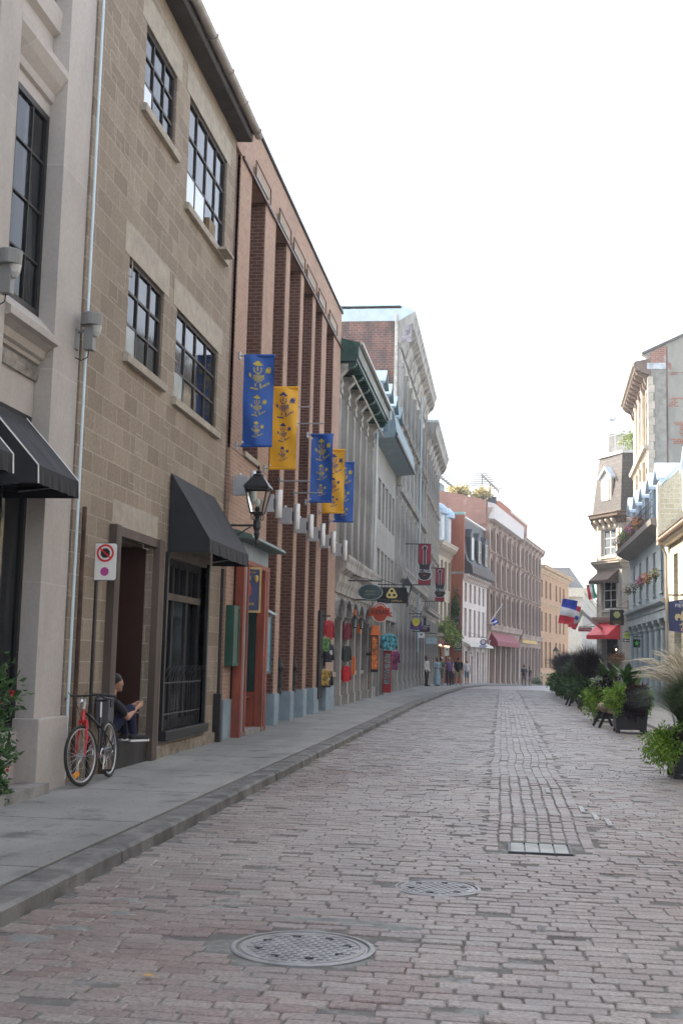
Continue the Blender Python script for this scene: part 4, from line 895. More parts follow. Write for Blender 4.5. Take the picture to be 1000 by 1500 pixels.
while x<12:
    w=rr.uniform(.3,.6); MB().ext([(x,3.5),(x+w,3.5+rr.uniform(0,.1)),(x+w*.8,3.5+rr.uniform(.3,.55)),(x+w*.2,3.5+rr.uniform(.3,.5))],-.4,-.33,'y').build('gold_letter',GOLD,I_); x+=w+.25
awning('dark red scalloped awning along the ground floor of the brown stone warehouse',-1.2,106.2,120,4.4,3.3,2.9,.8,plain('dark_red_canvas',(.2,.025,.035),.7,var=.2),math.atan2(19,2.94))
# ------------------------------------------------------------------ J: ochre building
P0,P1=(4.2,141),(8.8,165); WJ=math.hypot(4.6,24)
hs=[]
for c0 in (1.2,12.8):
    for k in range(3):
        a=c0+k*3.3
        hs+=[(a,a+1.4,9.2,11.3,.15),(a,a+1.4,5.2,7.5,.0),(a,a+1.4,.9,4.0,.0),(a,a+1.7,-3.2,-.6,.85)]
J,W=building('ochre_stone_building','four-storey ochre stone building with small dark windows, warm sandstone in colour, far down the street',P0,P1,12.3,12,OCHRE,hs,depth=.35,zb=-4)
fillwin(J,hs,.35,cols=2,rows=2,fm=DARKW)
prof(J,-.1,W+.2,corn(12.0,.9,.8),OTRIM); prof(J,0,W,corn(8.3,.35,.25),OTRIM,name='string_course'); prof(J,0,W,corn(-.1,.5,.4),OTRIM,name='string_course')
slab(J,'quoins',OTRIM,W-.7,W+.03,-.05,.4,-4,11.95)
# ------------------------------------------------------------------ K: pale grey building closing the street
hs=[(u_,u_+1.6,z,z+2.6) for u_ in [2+4.2*k for k in range(17)] for z in (-1.5,2.8,7.2)]
K,W=building('pale_corner_block','pale grey-yellow stone corner block with a parapet, closing the far end of the street',(12.3,190),(20.5,266),13.2,14,GREY3,hs,depth=.4,zb=-6)
fillwin(K,hs,.4,cols=2,rows=3,fm=GREYM)
prof(K,-.3,W,corn(11.5,1.7,.6),plain('cream_stone_trim',(.45,.42,.34),.8,var=.15)); prof(K,-.1,W,corn(1.6,.7,.6),plain('cream_stone_trim',(.45,.42,.34)),name='string_course')
slab(K,'side_cornice',plain('cream_stone_trim',(.45,.42,.34)),-.6,0,-.3,14,11.8,13.2)
slab(K,'penthouse',ROOFM,1,60,2,12,13.2,16.5)
window(K,0,0,2.6,4.5,0,cols=2,rows=3,fm=WHITE,M=T(-.1,9.5,.2,R(-90)))
window(K,0,0,2.6,3.5,0,cols=2,rows=3,fm=WHITE,M=T(-.1,9.5,7.2,R(-90)))

# ------------------------------------------------------------------ N: low blue-grey house with columns
YF=61.5; u=lambda y:YF-y; WN=14.3
wy=[48.95,51.5,54.0,56.6,59.2]
hs=[(u(y)-.43,u(y)+.43,4.55,6.3,.0) for y in wy]+[(.15,WN-.15,-.1,3.45,0,.9)]
N,W=building('blue_grey_columned_house','low blue-grey stone house with a row of columns below, five flower-hung windows and small dormers',(6.3,YF),(6.3,YF-WN),7.0,9,BLUST,hs,depth=.28)
for h in hs[:5]: window(N,h[0],h[2],h[1]-h[0],h[3]-h[2],.2,cols=2,rows=3,fm=plain('blue_shop_paint',(.06,.13,.19),.5,var=.2),sill=BTR2)
BLP=plain('blue_shop_paint',(.06,.13,.19))
for k in range(7):
    o=window(N,.2+k*2,.5,1.9,2.9,.75,cols=2,rows=1,fm=BLP,gm=GLASSB); 
slab(N,'shop_base',BLP,.15,WN-.15,.7,.9,-.1,.5)
for k in range(8):
    x=.25+k*1.97
    b=MB(); b.lathe([(.19,.1),(.19,.25),(.15,.32),(.14,2.95),(.13,3.0),(.19,3.12),(.17,3.16),(.22,3.3)],n=14); b.box(-.23,.23,-.23,.23,3.3,3.44); b.box(-.22,.22,-.22,.22,-.1,.12); b.build('column',BTR2,N,T(x,.12))
prof(N,0,W,[(.0,3.45),(-.1,3.45),(-.1,3.75),(-.14,3.78),(-.14,3.95),(-.3,4.05),(-.32,4.15),(0,4.22)],BTR2,name='shop_cornice')
MB().ext([(0,6.75),(-.45,6.95),(-.62,7.05),(-.66,7.25),(-.5,7.27),(0,7.3)],0,W).build('eaves_cornice',plain('brown_grey_eaves',(.17,.16,.15),.7,var=.2),N)
rl=MB()
for z in (7.45,7.75,8.0): rl.tube([(.0,-.58,z),(W,-.58,z)],.016,5)
for k in range(int(W/.35)): rl.tube([(k*.35,-.58,7.25),(k*.35,-.58,8.0)],.012,4)
rl.build('balcony_railing',IRON,N)
MB().ext([(.1,7.1),(.9,9.6),(5,11.3),(5,7.1)],.02,W-.02).build('slate_roof',plain('blue_grey_slate',(.14,.18,.22),.5,var=.25),N)
WB=plain('pale_blue_white_paint',(.5,.6,.7),.45,var=.1)
for k in range(5):
    a=.9+k*2.65; b=MB(); b.ext([(a,7.4),(a+1.15,7.4),(a+1.15,9.0),(a+.57,9.55),(a,9.0)],-.0,1.4,'y'); d=b.build('dormer',BLUEG,N)
    window(d,a+.17,7.6,.8,1.4,-.07,cols=2,rows=3,fm=WB); MB().ext([(a-.15,8.98),(a+.57,9.65),(a+1.3,8.98),(a+1.3,9.1),(a+.57,9.8),(a-.15,9.1)],-.2,1.5,'y').build('dormer_roof',WB,d)
# ------------------------------------------------------------------ O: sunlit yellow rubble house, running along the right edge
YO=47.2; u=lambda y:YO-y; WO=9.4
hs=[]
for k in range(3):
    a=1.6+k*2.7; hs+=[(a,a+1.0,3.9,5.7),(a,a+1.7,.5,3.0)]
O,W=building('yellow_rubble_house','yellowish rubble stone house with a copper-coloured eaves gutter, at the right edge',(6.3,YO),(6.3,YO-WO),6.3,10,YSTONE,hs,depth=.3)
fillwin(O,hs,.3,cols=2,rows=3,fm=WB)
for h in hs: slab(O,'window_surround',plain('smooth_yellow_stone',(.5,.45,.34),.8,var=.15),h[0]-.14,h[0]-.002,-.015,.1,h[2]-.1,h[3]+.1) ; slab(O,'lintel',plain('smooth_yellow_stone',(.5,.45,.34)),h[0],h[1],-.015,.1,h[3]+.002,h[3]+.25)
MB().ext([(0,6.15),(-.2,6.15),(-.3,6.25),(-.32,6.4),(0,6.5)],-.0,W).build('eaves_cornice',plain('cream_eaves_board',(.5,.42,.32),.6,var=.15),O)
MB().tube([(-.05,-.38,6.38),(W,-.38,6.38)],.07,10).build('gutter',plain('copper_brown_gutter',(.34,.24,.18),.45,metal=.2,var=.2),O)
MB().tube([(.12,-.36,6.33),(.12,-.22,6.1),(.12,-.09,5.8),(.12,-.09,.2)],.05,8).build('downpipe',plain('beige_pipe',(.42,.36,.28),.5,var=.15),O)
MB().ext([(-.45,6.5),(4.5,9.7),(9,6.5)],.35,W).build('pitched_roof',plain('pale_blue_grey_roof',(.33,.38,.42),.5,var=.2),O)
MB().ext([(-.3,6.4),(-.3,8.45),(4.5,13.2),(9.2,8.4),(9.2,6.4)],-.05,.34).build('party_wall',YSTONE,O)
MB().ext([(-.36,8.44),(-.34,8.6),(4.5,13.4),(9.3,8.6),(9.3,8.44),(4.5,13.24)],-.1,.4).build('party_wall_coping',plain('pale_blue_flashing',(.5,.6,.63)),O)
slab(O,'party_wall_post',plain('cream_eaves_board',(.5,.42,.32)),-.07,.36,-.42,-.302,6.2,8.55)
for k in range(1):
    a=3.4+k*5; b=MB(); b.ext([(a,7.0),(a+1.3,7.0),(a+1.3,8.5),(a+.65,9.1),(a,8.5)],.1,3.2,'y'); d=b.build('dormer',WB,O)
    window(d,a+.2,7.1,.9,1.4,.03,fm=WHITE,gm=PALE); MB().ext([(a-.15,8.48),(a+.65,9.2),(a+1.45,8.48),(a+1.45,8.6),(a+.65,9.35),(a-.15,8.6)],.0,3.3,'y').build('dormer_roof',WB,d)
# ------------------------------------------------------------------ unseen taller houses opposite, added to darken the window reflections
hs=[]
for k in range(14):
    a=.9+k*3.1; hs+=[(a,a+1.3,4.6,6.8),(a,a+1.3,8.2,10.2),(a,a+2.0,.5,3.2)]
OPP,W=building('unseen_opposite_row','unseen grey stone row with three floors of windows, opposite the tan block house',(6.3,37.78),(6.3,-6.2),13.0,11,masonry('unseen_row_grey_stone',(.22,.22,.215),(.27,.265,.26),(.18,.18,.175),1.0,.5,.008,.2),hs,depth=.3)
fillwin(OPP,hs,.3,cols=2,rows=3,fm=WHITE)
prof(OPP,0,W,corn(12.3,.9,.6),GTRIM); prof(OPP,0,W,corn(3.5,.5,.3),GTRIM,name='string_course')
# ------------------------------------------------------------------ M: tall narrow house with patched side wall
YM=72.0; WM=10.2
hs=[]
for k in range(4):
    a=.9+k*2.3; hs+=[(a,a+1.35,13.0,15.9,.3),(a,a+1.35,8.9,12.0,.3),(a,a+1.35,4.6,7.6,.3),(a,a+1.35,.4,3.4)]
CST=masonry('cream_grey_limestone',(.42,.38,.32),(.48,.43,.36),(.36,.32,.27),.6,.35,.012,.3,stain=.25)
M_,W=building('tall_patched_wall_house','tall stone house with a deep cornice and a patched grey stucco gable wall',(7.72,YM),(7.37,YM-WM),16.6,14,CST,hs,depth=.4,sm=STUCCO)
CTR=plain('cream_stone_trim2',(.5,.44,.36),.8,var=.2,scale=1.5)
fillwin(M_,hs,.4,cols=2,rows=2,fm=WHITE,gm=GLASSB)
for k in range(5):
    a=.9+k*2.3-.6 if k<4 else W-.6
    b=MB(); 
    for za,zb in ((12.9,16.2),(8.8,12.3),(4.4,7.9)): b.lathe([(.14,za),(.14,za+.2),(.11,za+.3),(.1,zb-.3),(.16,zb)],(.25,-.1,0),10)
    if 0<k<4: b.build('engaged_column',CTR,M_,T(a))
for z in (12.35,8.1,3.9): prof(M_,0,W,corn(z,.45,.35),CTR,name='string_course')
b=MB()
for j in range(38):
    w=.55 if j%2 else .38; b.box(W-w,W+.05,-.07,.2 if j%2 else .28,.2+j*.425,.2+j*.425+.41)
b.build('quoins',CTR,M_,bevel=.01)
b=MB()
for j in range(38):
    w=.5 if j%2 else .36; b.box(-.05,w,-.07,.35,.2+j*.425,.2+j*.425+.41)
b.build('quoins',CTR,M_,bevel=.01)
BRC=plain('brown_bracket_wood',(.16,.11,.08),.6,var=.3)
MB().ext([(.1,16.4),(-.7,16.75),(-.75,16.9),(-.72,17.15),(.1,17.3)],-.05,W+.05).build('eaves_cornice',BRC,M_)
prof(M_,-.1,W+.1,[(-.76,16.9),(-.86,16.9),(-.86,17.05),(-.76,17.2)],plain('cream_fascia',(.6,.55,.47),.6,var=.1),name='fascia')
brackets(M_,[.4+1.05*k for k in range(10)],15.95,.85,.65,.22,BRC)
MB().ext([(.02,16.55),(-.1,17.35),(-.3,17.5),(7,20.9),(14,17.5),(14,16.55)],W-.35,W+.03).build('gable_top',STUCCO,M_)
MB().ext([(.05,17.06),(.05,17.6),(.85,17.98),(.85,17.06)],W-.3,W+.05).build('brick_corner',OLDBR2,M_); slab(M_,'metal_flashing',plain('dull_zinc_flashing',(.45,.48,.5),.5,var=.3),W+.01,W+.07,-.1,.85,16.72,17.05)
slab(M_,'corner_strip',plain('grey_render_strip',(.27,.26,.23),.9,var=.25,bp=.3),W+.005,W+.04,.3,.85,.2,16.7)
slab(M_,'wall_crack_ledge',OLDBR,W+.004,W+.05,.87,.93,4,17.9)
b=MB(); rr=random.Random(11)
for q in range(16):
    yy,zz=rr.uniform(.9,2.6),rr.uniform(9,16.5)
    for s in range(rr.randint(2,5)): b.box(W+.004,W+.02,yy+rr.uniform(-.2,.2),yy+rr.uniform(.3,.8),zz+s*.1,zz+s*.1+.085)
b.build('exposed_brick',OLDBR2,M_)
MB().ext([(-.32,17.5),(7,20.92),(7,21.04),(-.36,17.62)],W-.4,W+.12).build('gable_coping',plain('dark_roof_edge',(.1,.1,.1),.6,var=.1),M_)
# ------------------------------------------------------------------ L: corner tower with mansard
A_=(10.6,75.0); B_=(7.25,75.0); C_=(5.9,77.4); D_=(7.5,88.0); Ebk=(12,88)
Lr=thing('mansard_corner_house','corner house with canted front, dark slate mansard, arched windows and small awnings','building',(5.9,77.4,0),0)
def fac(p,q):   # facet frame: viewer's left p to right q
    d=Vector(q)-Vector(p); return T(p[0]-5.9,p[1]-77.4,0,math.atan2(d.y,d.x)), d.length
TW=masonry('light_grey_cut_stone',(.38,.36,.33),(.43,.41,.375),(.33,.31,.29),1.1,.5,.008,.2,stain=.2)
TT=plain('cream_tower_trim',(.52,.47,.4),.75,var=.15)
Mc,wc=fac(C_,B_)
hc=[(.62,wc-.62,8.3,10.0,.0),(.62,wc-.62,4.95,6.75,.0),(.55,wc-.5,.1,3.3,0,.5)]
wallmesh(wc,-.5,10.8,hc,.2).build('wall',TW,Lr,Mc,recalc=False)
Mr,wr=fac(B_,A_); wallmesh(wr,-.5,10.8,[],.2).build('wall',TW,Lr,Mr,recalc=False)
Ml,wl=fac(D_,C_); wallmesh(wl,-1,10.8,[(1.5+k*2.9,2.8+k*2.9,z,z+1.8) for k in range(3) for z in (5,8.3)],.2).build('wall',TW,Lr,Ml,recalc=False)
for k in range(3):
    for z in (5,8.3): window(Lr,1.5+k*2.9,z,1.3,1.8,.12,fm=WHITE,M=Ml)
for (a,c,z0_,z1_) in ((.62,wc-.62,8.3,10.0),(.62,wc-.62,4.95,6.75)):
    window(Lr,a,z0_,c-a,z1_-z0_,.12,cols=2,rows=3,fm=WHITE,M=Mc,fw=.09,bar=.05,gm=plain('grey_sky_glass',(.16,.19,.21),.12,var=.2) if z0_>8 else GLASS)
    if z0_>8:
        b=MB()
        mid=(a+c)/2
        for x0 in (a,mid):
            w=(c-a)/4; cx=x0+w; n=8; arc=[(cx-w*math.cos(math.pi*k/n),z1_-w*.9+w*.9*math.sin(math.pi*k/n)) for k in range(n+1)]
            for k in range(n): p,q=arc[k],arc[k+1]; b.poly((p[0],.1,p[1]),(q[0],.1,q[1]),(q[0],.1,z1_+.01),(p[0],.1,z1_+.01))
        b.build('arched_head',WHITE,Lr,Mc,recalc=False)
    slab(Lr,'sill',TT,a-.1,c+.1,-.1,.0,z0_-.14,z0_-.01,Mc)
    slab(Lr,'window_surround',TT,.3,.56,-.05,-.002,z0_-.45,z1_+.25,Mc); slab(Lr,'window_surround',TT,wc-.56,wc-.3,-.05,-.002,z0_-.45,z1_+.25,Mc); slab(Lr,'window_head',TT,.3,wc-.3,-.07,-.002,z1_+.26,z1_+.5,Mc)
for Mq,wq in ((Mc,wc),(Mr,wr),(Ml,wl)):
    prof(Lr,-.12,wq+.12,corn(7.55,.45,.4),TT,M=Mq,name='string_course'); prof(Lr,-.1,wq+.1,corn(4.15,.35,.32),TT,M=Mq,name='string_course')
    prof(Lr,-.2,wq+.2,corn(10.3,.7,.55),plain('dark_brown_cornice',(.12,.085,.065),.6,var=.3),M=Mq); 
    key=('lb',)
    brackets(Lr,[.35+.62*k for k in range(int(wq/.62))],10.0,.6,.42,.18,plain('pale_bracket_paint',(.42,.38,.33),.6,var=.1),Mq)
# mansard: frustum
def inset(pts,d,cx=8.8,cy=81): return [(x+(cx-x)*d/math.hypot(cx-x,cy-y),y+(cy-y)*d/math.hypot(cx-x,cy-y)) for x,y in pts]
base=[A_,B_,C_,D_,Ebk]; o0=inset(base,-.45); o1=inset(base,.32)
b=MB(); n=5; b.raw([(x-5.9,y-77.4,11.0) for x,y in o0]+[(x-5.9,y-77.4,14.7) for x,y in o1],[(0,1,2,3,4),(5,6,7,8,9)]+[(i,(i+1)%n,5+(i+1)%n,5+i) for i in range(n)])
b.build('mansard_roof',SLATE,Lr)
o2=inset(base,.2); b=MB(); b.raw([(x-5.9,y-77.4,z) for z in (14.7,14.88) for x,y in o2],[(0,1,2,3,4),(5,6,7,8,9)]+[(i,(i+1)%n,5+(i+1)%n,5+i) for i in range(n)]); b.build('roof_curb',plain('pale_roof_curb',(.55,.55,.52),.6,var=.1),Lr)
# dormer in the canted face
b=MB(); b.ext([(.8,11.7),(wc-.85,11.7),(wc-.85,13.2),(wc/2,13.75),(.8,13.2)],-.2,.8,'y'); d=b.build('dormer',TT,Lr,Mc)
window(d,.95,11.8,wc-1.95,1.35,-.26,cols=1,rows=3,fm=WHITE,gm=PALE); MB().ext([(.65,13.15),(wc/2,13.8),(wc-.7,13.15),(wc-.7,13.3),(wc/2,13.98),(.65,13.3)],-.35,.9,'y').build('dormer_roof',WB,d)
rl=MB(); pts=[(x-5.9,y-77.4) for x,y in inset(base,.45)]
for i in (0,1,2):
    p,q=pts[i],pts[i+1]
    rl.tube([(p[0],p[1],16.0),(q[0],q[1],16.0)],.018,4)
    for k in range(4): t_=k/3; x,y=p[0]+(q[0]-p[0])*t_,p[1]+(q[1]-p[1])*t_; rl.tube([(x,y,14.85),(x,y,16.0)],.02,4)
rl.build('roof_railing',GREYM,Lr)
slab(Lr,'roof_hut',plain('grey_timber_hut',(.38,.36,.34),.7,var=.2),.9,2.4,1.5,3,14.9,16.6); slab(Lr,'roof_table',plain('brown_roof_furniture',(.25,.17,.13),.7,var=.2),2.6,4.3,1,2.4,14.9,15.6)
MB().tube([(1.2,2,16.6),(1.2,2,17.5)],.025,5).build('vane_pole',GREYM,Lr)
v=MB(); v.ext([(-.35,.1),(-.1,.0),(.15,0),(.3,.2),(.42,.35),(.36,.55),(.25,.4),(.1,.25),(-.1,.3),(-.3,.55),(-.45,.45),(-.25,.25)],-.03,.03,'y'); v.build('cockerel_weather_vane',GREYM,Lr,T(1.2,2,17.5)@Matrix.Diagonal((.6,1,.75,1)))
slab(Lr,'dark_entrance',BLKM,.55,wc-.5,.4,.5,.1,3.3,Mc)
def onL(m): return m
ang=math.atan2(B_[1]-C_[1],B_[0]-C_[0])
def awnL(label,u0,u1,zt,zf,zv,pr,m,name='awning'):
    q=(Matrix.Translation((5.9,77.4,0))@Mc)if 0 else None
    dx,dy=math.cos(ang),math.sin(ang)
    r=awning(label,C_[0]+dx*u0,0,u1-u0,zt,zf,zv,pr,m,ang); r.location=(C_[0]+dx*u0,C_[1]+dy*u0,0); return r
awnL('brown-black awning over the lower window of the corner house',.35,wc-.3,7.45,6.75,6.55,.85,plain('brown_black_canvas',(.06,.045,.04),.8,var=.2))
awnL('bright red awning over the dark entrance of the corner house',.3,wc-.2,4.15,3.35,3.1,.95,plain('bright_red_canvas',(.55,.03,.045),.6,var=.15))

# ------------------------------------------------------------------ hanging signs
def sign(name,label,x,y,z,wallx,w,h,m,shape='rect',edge=None,arm=None,group=None,thick=.03):
    r=thing(name,label,'sign',(x,y,z),0,group)
    if shape=='rect': pts=rrect(w,h,.02,2)
    elif shape=='oval': pts=[(w/2*math.cos(2*math.pi*k/36),h/2*math.sin(2*math.pi*k/36)) for k in range(36)]
    elif shape=='arch': pts=[(-w/2,-h/2),(0,-h*.56),(w/2,-h/2),(w/2,h*.42),(0,h/2),(-w/2,h*.42)]
    MB().ext(pts,-thick/2,thick/2,'y').build('board',m,r)
    if edge:
        e=[(a*1.05,c*1.06) for a,c in pts]; n=len(e)
        b=MB(); b.raw([(a,q,c) for q in (-thick/2-.012,thick/2+.012) for a,c in pts]+[(a,q,c) for q in (-thick/2-.012,thick/2+.012) for a,c in e],[(i,(i+1)%n,2*n+(i+1)%n,2*n+i) for i in range(n)]+[(n+i,n+(i+1)%n,3*n+(i+1)%n,3*n+i) for i in range(n)]+[(2*n+i,2*n+(i+1)%n,3*n+(i+1)%n,3*n+i) for i in range(n)])
        b.build('rim',edge,r,recalc=False)
    if arm is not None:
        a=MB(); far=w/2 if wallx<x else -w/2
        a.tube([(wallx-x,0,h/2+arm),(far,0,h/2+arm)],.02,6); a.tube([(wallx-x,0,h/2+arm+.35),(far*.3,0,h/2+arm)],.012,5)
        for s in (-.35,.35): a.tube([(s*w,0,h/2-.01),(s*w,0,h/2+arm)],.008,4)
        a.box(wallx-x-.015,wallx-x+.015,-.04,.04,h/2+arm-.1,h/2+arm+.4); a.build('bracket',IRON,r)
    return r
s=sign('hanging_sign','dark green oval hanging sign with a pale rim, left of the black emblem sign',-4.08,37,3.65,-5.3,.74,.46,plain('dark_slate_green',(.035,.07,.08),.5,var=.5,scale=6),'oval',plain('pale_rim',(.3,.36,.36),.5,var=.1),.12)
text('BISTRO',.09,plain('dull_gold',(.3,.27,.16),.5,var=.1),s,T(0,-.022,.02)); text('RESTAURANT',.05,plain('dull_gold',(.3,.27,.16)),s,T(0,-.022,-.08))
s=sign('hanging_sign','black rectangular sign with a yellow three-lobed emblem, left of the second lantern',-4.05,44,3.93,-4.9,1.1,.58,BLKM,'rect',None,.1)
YEL=plain('pale_yellow_paint',(.62,.52,.2),.5,var=.05)
def hull_round(b,R0,rr_,y0,y1):
    pts=[]
    for k in range(3):
        a0=90-120*k
        for j in range(7): a=R(a0+60-20*j); pts.append((R0*math.cos(R(a0))+rr_*math.cos(a),R0*math.sin(R(a0))+rr_*math.sin(a)))
    b.ext(pts,y0,y1,'y')
b=MB(); hull_round(b,.12,.1,-.022,-.016); b.build('emblem',YEL,s,T(0,0,.05))
b=MB(); [b.lathe([(.055,-.027),(.055,-.0225)],(.1*math.cos(R(a)),0,.1*math.sin(R(a))),16,'y') for a in (90,210,330)]
b.build('emblem_holes',BLKM,s,T(0,0,.055))
text('CAPPELLO',.085,YEL,s,T(.18,-.018,-.21))
s=sign('kebab_sign','orange-red KEBAB sign shaped as a round badge with a ribbon across it',-4.06,40,3.14,-4.9,.42,.5,plain('orange_red_paint',(.42,.05,.02),.5,var=.15),'oval',WHITE,.08)
b=MB(); b.ext([(-.36,-.13),(-.28,-.06),(-.33,-.0),(-.26,0),(-.26,.12),(.26,.12),(.26,0),(.33,0),(.28,-.06),(.36,-.13),(.2,-.1),(-.2,-.1)],-.05,-.03,'y'); b.build('ribbon',plain('orange_red_paint',(.42,.05,.02)),s)
text('KEBAB',.17,plain('dark_maroon',(.03,.005,.005),.5,var=0),s,T(0,-.053,.0),ex=.006,sx=.92)
b=MB(); 
for k in range(9): a=R(30+15*k); b.box(.17*math.cos(a)-.011,.17*math.cos(a)+.011,-.03,-.02,.2*math.sin(a)-.02,.2*math.sin(a)+.02)
b.build('badge_letters',WHITE,s); s.scale=(1.25,1.25,1.25)
s=sign('cafe_sign','purple hanging sign with a round yellow disc and orange lettering',-4.28,60,3.3,-4.9,.56,.42,plain('purple_paint',(.07,.03,.2),.5,var=.2),'arch',None,.35)
MB().lathe([(.19,-.035),(.19,-.02)],(0,0,.14),20,'y').build('disc',plain('lemon_yellow',(.62,.55,.03),.4,var=.2),s); text('Café',.14,plain('orange_letters',(.7,.25,.02),.5,var=0),s,T(0,-.04,-.12)); MB().box(-.012,.012,-.04,-.036,.1,.2).build('pointer',BLK,s)
def guitar(par,M,h,m1,m2,w=.5):
    o=[(.0,.5),(.05,.48),(.055,.42),(.03,.38),(.03,-.02),(.1,-.0),(.19,.04),(.15,-.1),(.17,-.2),(.2,-.3),(.12,-.42),(0,-.45)]
    out=[(x,z) for x,z in o]+[(-x,z) for x,z in o[::-1][1:-1]]
    b=MB(); b.ext([(x*1.17+(.012 if x>0 else -.012 if x<0 else 0),z*1.03) for x,z in out],-.008,-.004,'y'); b.build('guitar_outline',m2,par,M@Matrix.Diagonal((h*.9*w/.5,1,h,1)))
    b=MB(); b.ext(out,-.014,-.009,'y'); b.build('guitar_shape',m1,par,M@Matrix.Diagonal((h*.9*w/.5,1,h,1)))
    MB().ext([(-.09,0),(.09,0),(.05,.05),(-.05,.05)],-.019,-.015,'y').build('emblem_patch',plain('dull_red_paint',(.4,.05,.05)),par,M@T(0,0,-.33*h))
    text('ST. PAUL',.26*h/2,WHITE,par,M@T(0,-.018,-.2*h),sx=.62)
RDC=plain('crimson_banner_cloth',(.27,.024,.04),.6,var=.2,scale=3)
for y,lb,(x0,x1,zb,zt) in ((58,'dark red vertical banner with a black and white guitar, the nearer and larger of two',(-4.07,-3.47,5.19,7.18)),(70,'dark red vertical banner with a black and white guitar, the farther and smaller of two',(-3.91,-3.37,4.98,6.93))):
    r=thing('guitar_banner',lb,'banner',((x0+x1)/2,y,(zb+zt)/2),0,'red guitar banners'); h=zt-zb
    MB().box(-(x1-x0)/2,(x1-x0)/2,-.004,.004,-h/2,h/2).build('cloth',RDC,r)
    for s_ in (-1,1): MB().tube([(-4.9-(x0+x1)/2,0,s_*h/2),((x1-x0)/2,0,s_*h/2)],.025,6).build('rod',IRON,r)
    guitar(r,T(0,0,.02),h*.88,BLK,plain('pale_outline',(.5,.48,.5),.5,var=0),.5)
s=sign('guitar_shop_sign','black guitar-shaped shop sign with white lettering, beside the round yellow sign',-4.1,64,3.4,-4.9,.16,.2,BLKM,'rect',None,.35)
guitar(s,T(0,-.02,0),.8,BLK,NAVY,.9); text('ST. PAUL',.13,WHITE,s,T(0,-.045,-.06))
s=sign('hanging_sign','small square white sign with a dark heart-like mark',-4.28,64,2.88,-4.9,.33,.29,WHITE,'rect',None,.05); MB().ext([(0,-.04),(.08,.06),(.04,.09),(0,.06),(-.04,.09),(-.08,.06)],-.022,-.016,'y').build('mark',BLK,s)
s=sign('hanging_sign','pale blue-grey rectangular sign in a dark frame with a small central mark',-3.85,66,2.63,-4.9,.62,.36,plain('pale_blue_panel',(.36,.46,.5),.4,var=.05),'rect',plain('dark_blue_frame',(.03,.06,.09),.5,var=0),.22)
MB().ext([(-.03,0),(0,-.04),(.04,.03),(.01,.0)],-.022,-.016,'y').build('mark',BLK,s)
s=sign('hanging_sign','dark square sign with a white ringed letter G above white lettering',-3.36,92,2.65,-4.2,.62,.85,plain('charcoal_green_panel',(.03,.04,.04),.5,var=.1),'rect',None,.12)
ring(.19,.225,-.02).build('ring',WHITE,s,T(0,0,.1)); text('G',.28,WHITE,s,T(0,-.02,.1)); text('LE CARTET',.11,WHITE,s,T(0,-.02,-.28))
s=sign('round_badge_sign','round violet badge sign with an oval plate below, on the white front house',-1.51,96.5,3.05,-2.6,.5,.5,plain('violet_blue_paint',(.07,.05,.22),.5,var=.1),'oval',WHITE,.15)
MB().lathe([(.15,-.04),(.15,-.02)],(0,0,.02),18,'y').build('disc',WHITE,s); text('45',.2,plain('sign_red',(.6,.02,.03)),s,T(0,-.045,.02)); MB().ext([(.34*math.cos(2*math.pi*k/24),-.32+.12*math.sin(2*math.pi*k/24)) for k in range(24)],-.02,.02,'y').build('oval_plate',plain('lilac_panel',(.35,.36,.5),.5,var=.1),s)
s=sign('arrow_sign','small white sign with a red maple-leaf-like mark under the white front house hood',-2.45,96,2.15,-2.9,.28,.42,WHITE,'rect',None,.05); MB().ext([(0,-.1),(.02,-.02),(.09,0),(.05,.04),(.06,.1),(.02,.07),(0,.13),(-.02,.07),(-.06,.1),(-.05,.04),(-.09,0),(-.02,-.02)],-.022,-.016,'y').build('mark',plain('sign_red',(.6,.02,.03)),s)
s=sign('notice_board','white upright notice board with a dark round mark on the red shop front',-3.9,86,2.2,-4.9,.3,.65,WHITE,'rect',None,.05); MB().lathe([(.06,-.03),(.06,-.02)],(0,0,.12),14,'y').build('mark',BLK,s)
# right side signs
s=sign('fleur_de_lis_sign','navy hanging sign with a large pale gold fleur-de-lis, cut by the right edge',5.24,36,3.08,6.3,.86,.92,plain('navy_panel',(.03,.045,.13)),'arch',None,.12)
FL=plain('antique_gold_relief',(.6,.5,.28),.5,var=.15)
b=MB(); b.ext([(0,.3),(.08,.22),(.12,.1),(.09,-.02),(.06,-.08),(.07,-.3),(0,-.36),(-.07,-.3),(-.06,-.08),(-.09,-.02),(-.12,.1),(-.08,.22)],-.05,-.016,'y')
for s_ in (-1,1):
    b.ext([(s_*.07,-.06),(s_*.1,.06),(s_*.17,.14),(s_*.26,.13),(s_*.3,.04),(s_*.27,-.05),(s_*.22,-.07),(s_*.21,.0),(s_*.14,.03),(s_*.12,-.06)],-.045,-.016,'y'); b.ext([(s_*.05,-.12),(s_*.17,-.2),(s_*.12,-.22),(s_*.05,-.18)],-.04,-.016,'y')
b.build('fleur_de_lis',FL,s,T(.02,0,-.1)@Matrix.Diagonal((.95,1,.95,1)))
text('PIERRES',.15,plain('silver_white_letters',(.6,.62,.7),.5,var=0),s,T(0,-.02,.27)); text('NOTRE',.08,plain('silver_white_letters',(.6,.62,.7)),s,T(0,-.02,.38)); 
fl=MB(); fl.box(-.09,.09,-.022,-.016,-.05,.05); fl.build('small_flag',plain('pale_pink_red',(.6,.35,.33),.5,var=.4,scale=30),s,T(.0,0,-.42))
s=sign('menu_sign','dark square hanging sign with a yellow-green disc, on the corner beside the red awning',5.75,62.2,3.95,6.3,.7,.78,plain('dark_brown_panel',(.025,.022,.018),.5,var=.3),'rect',None,.1)
MB().lathe([(.17,-.03),(.17,-.016)],(0,0,.14),20,'y').build('disc',plain('yellow_green_disc',(.5,.5,.16),.5,var=.25,scale=8),s); 
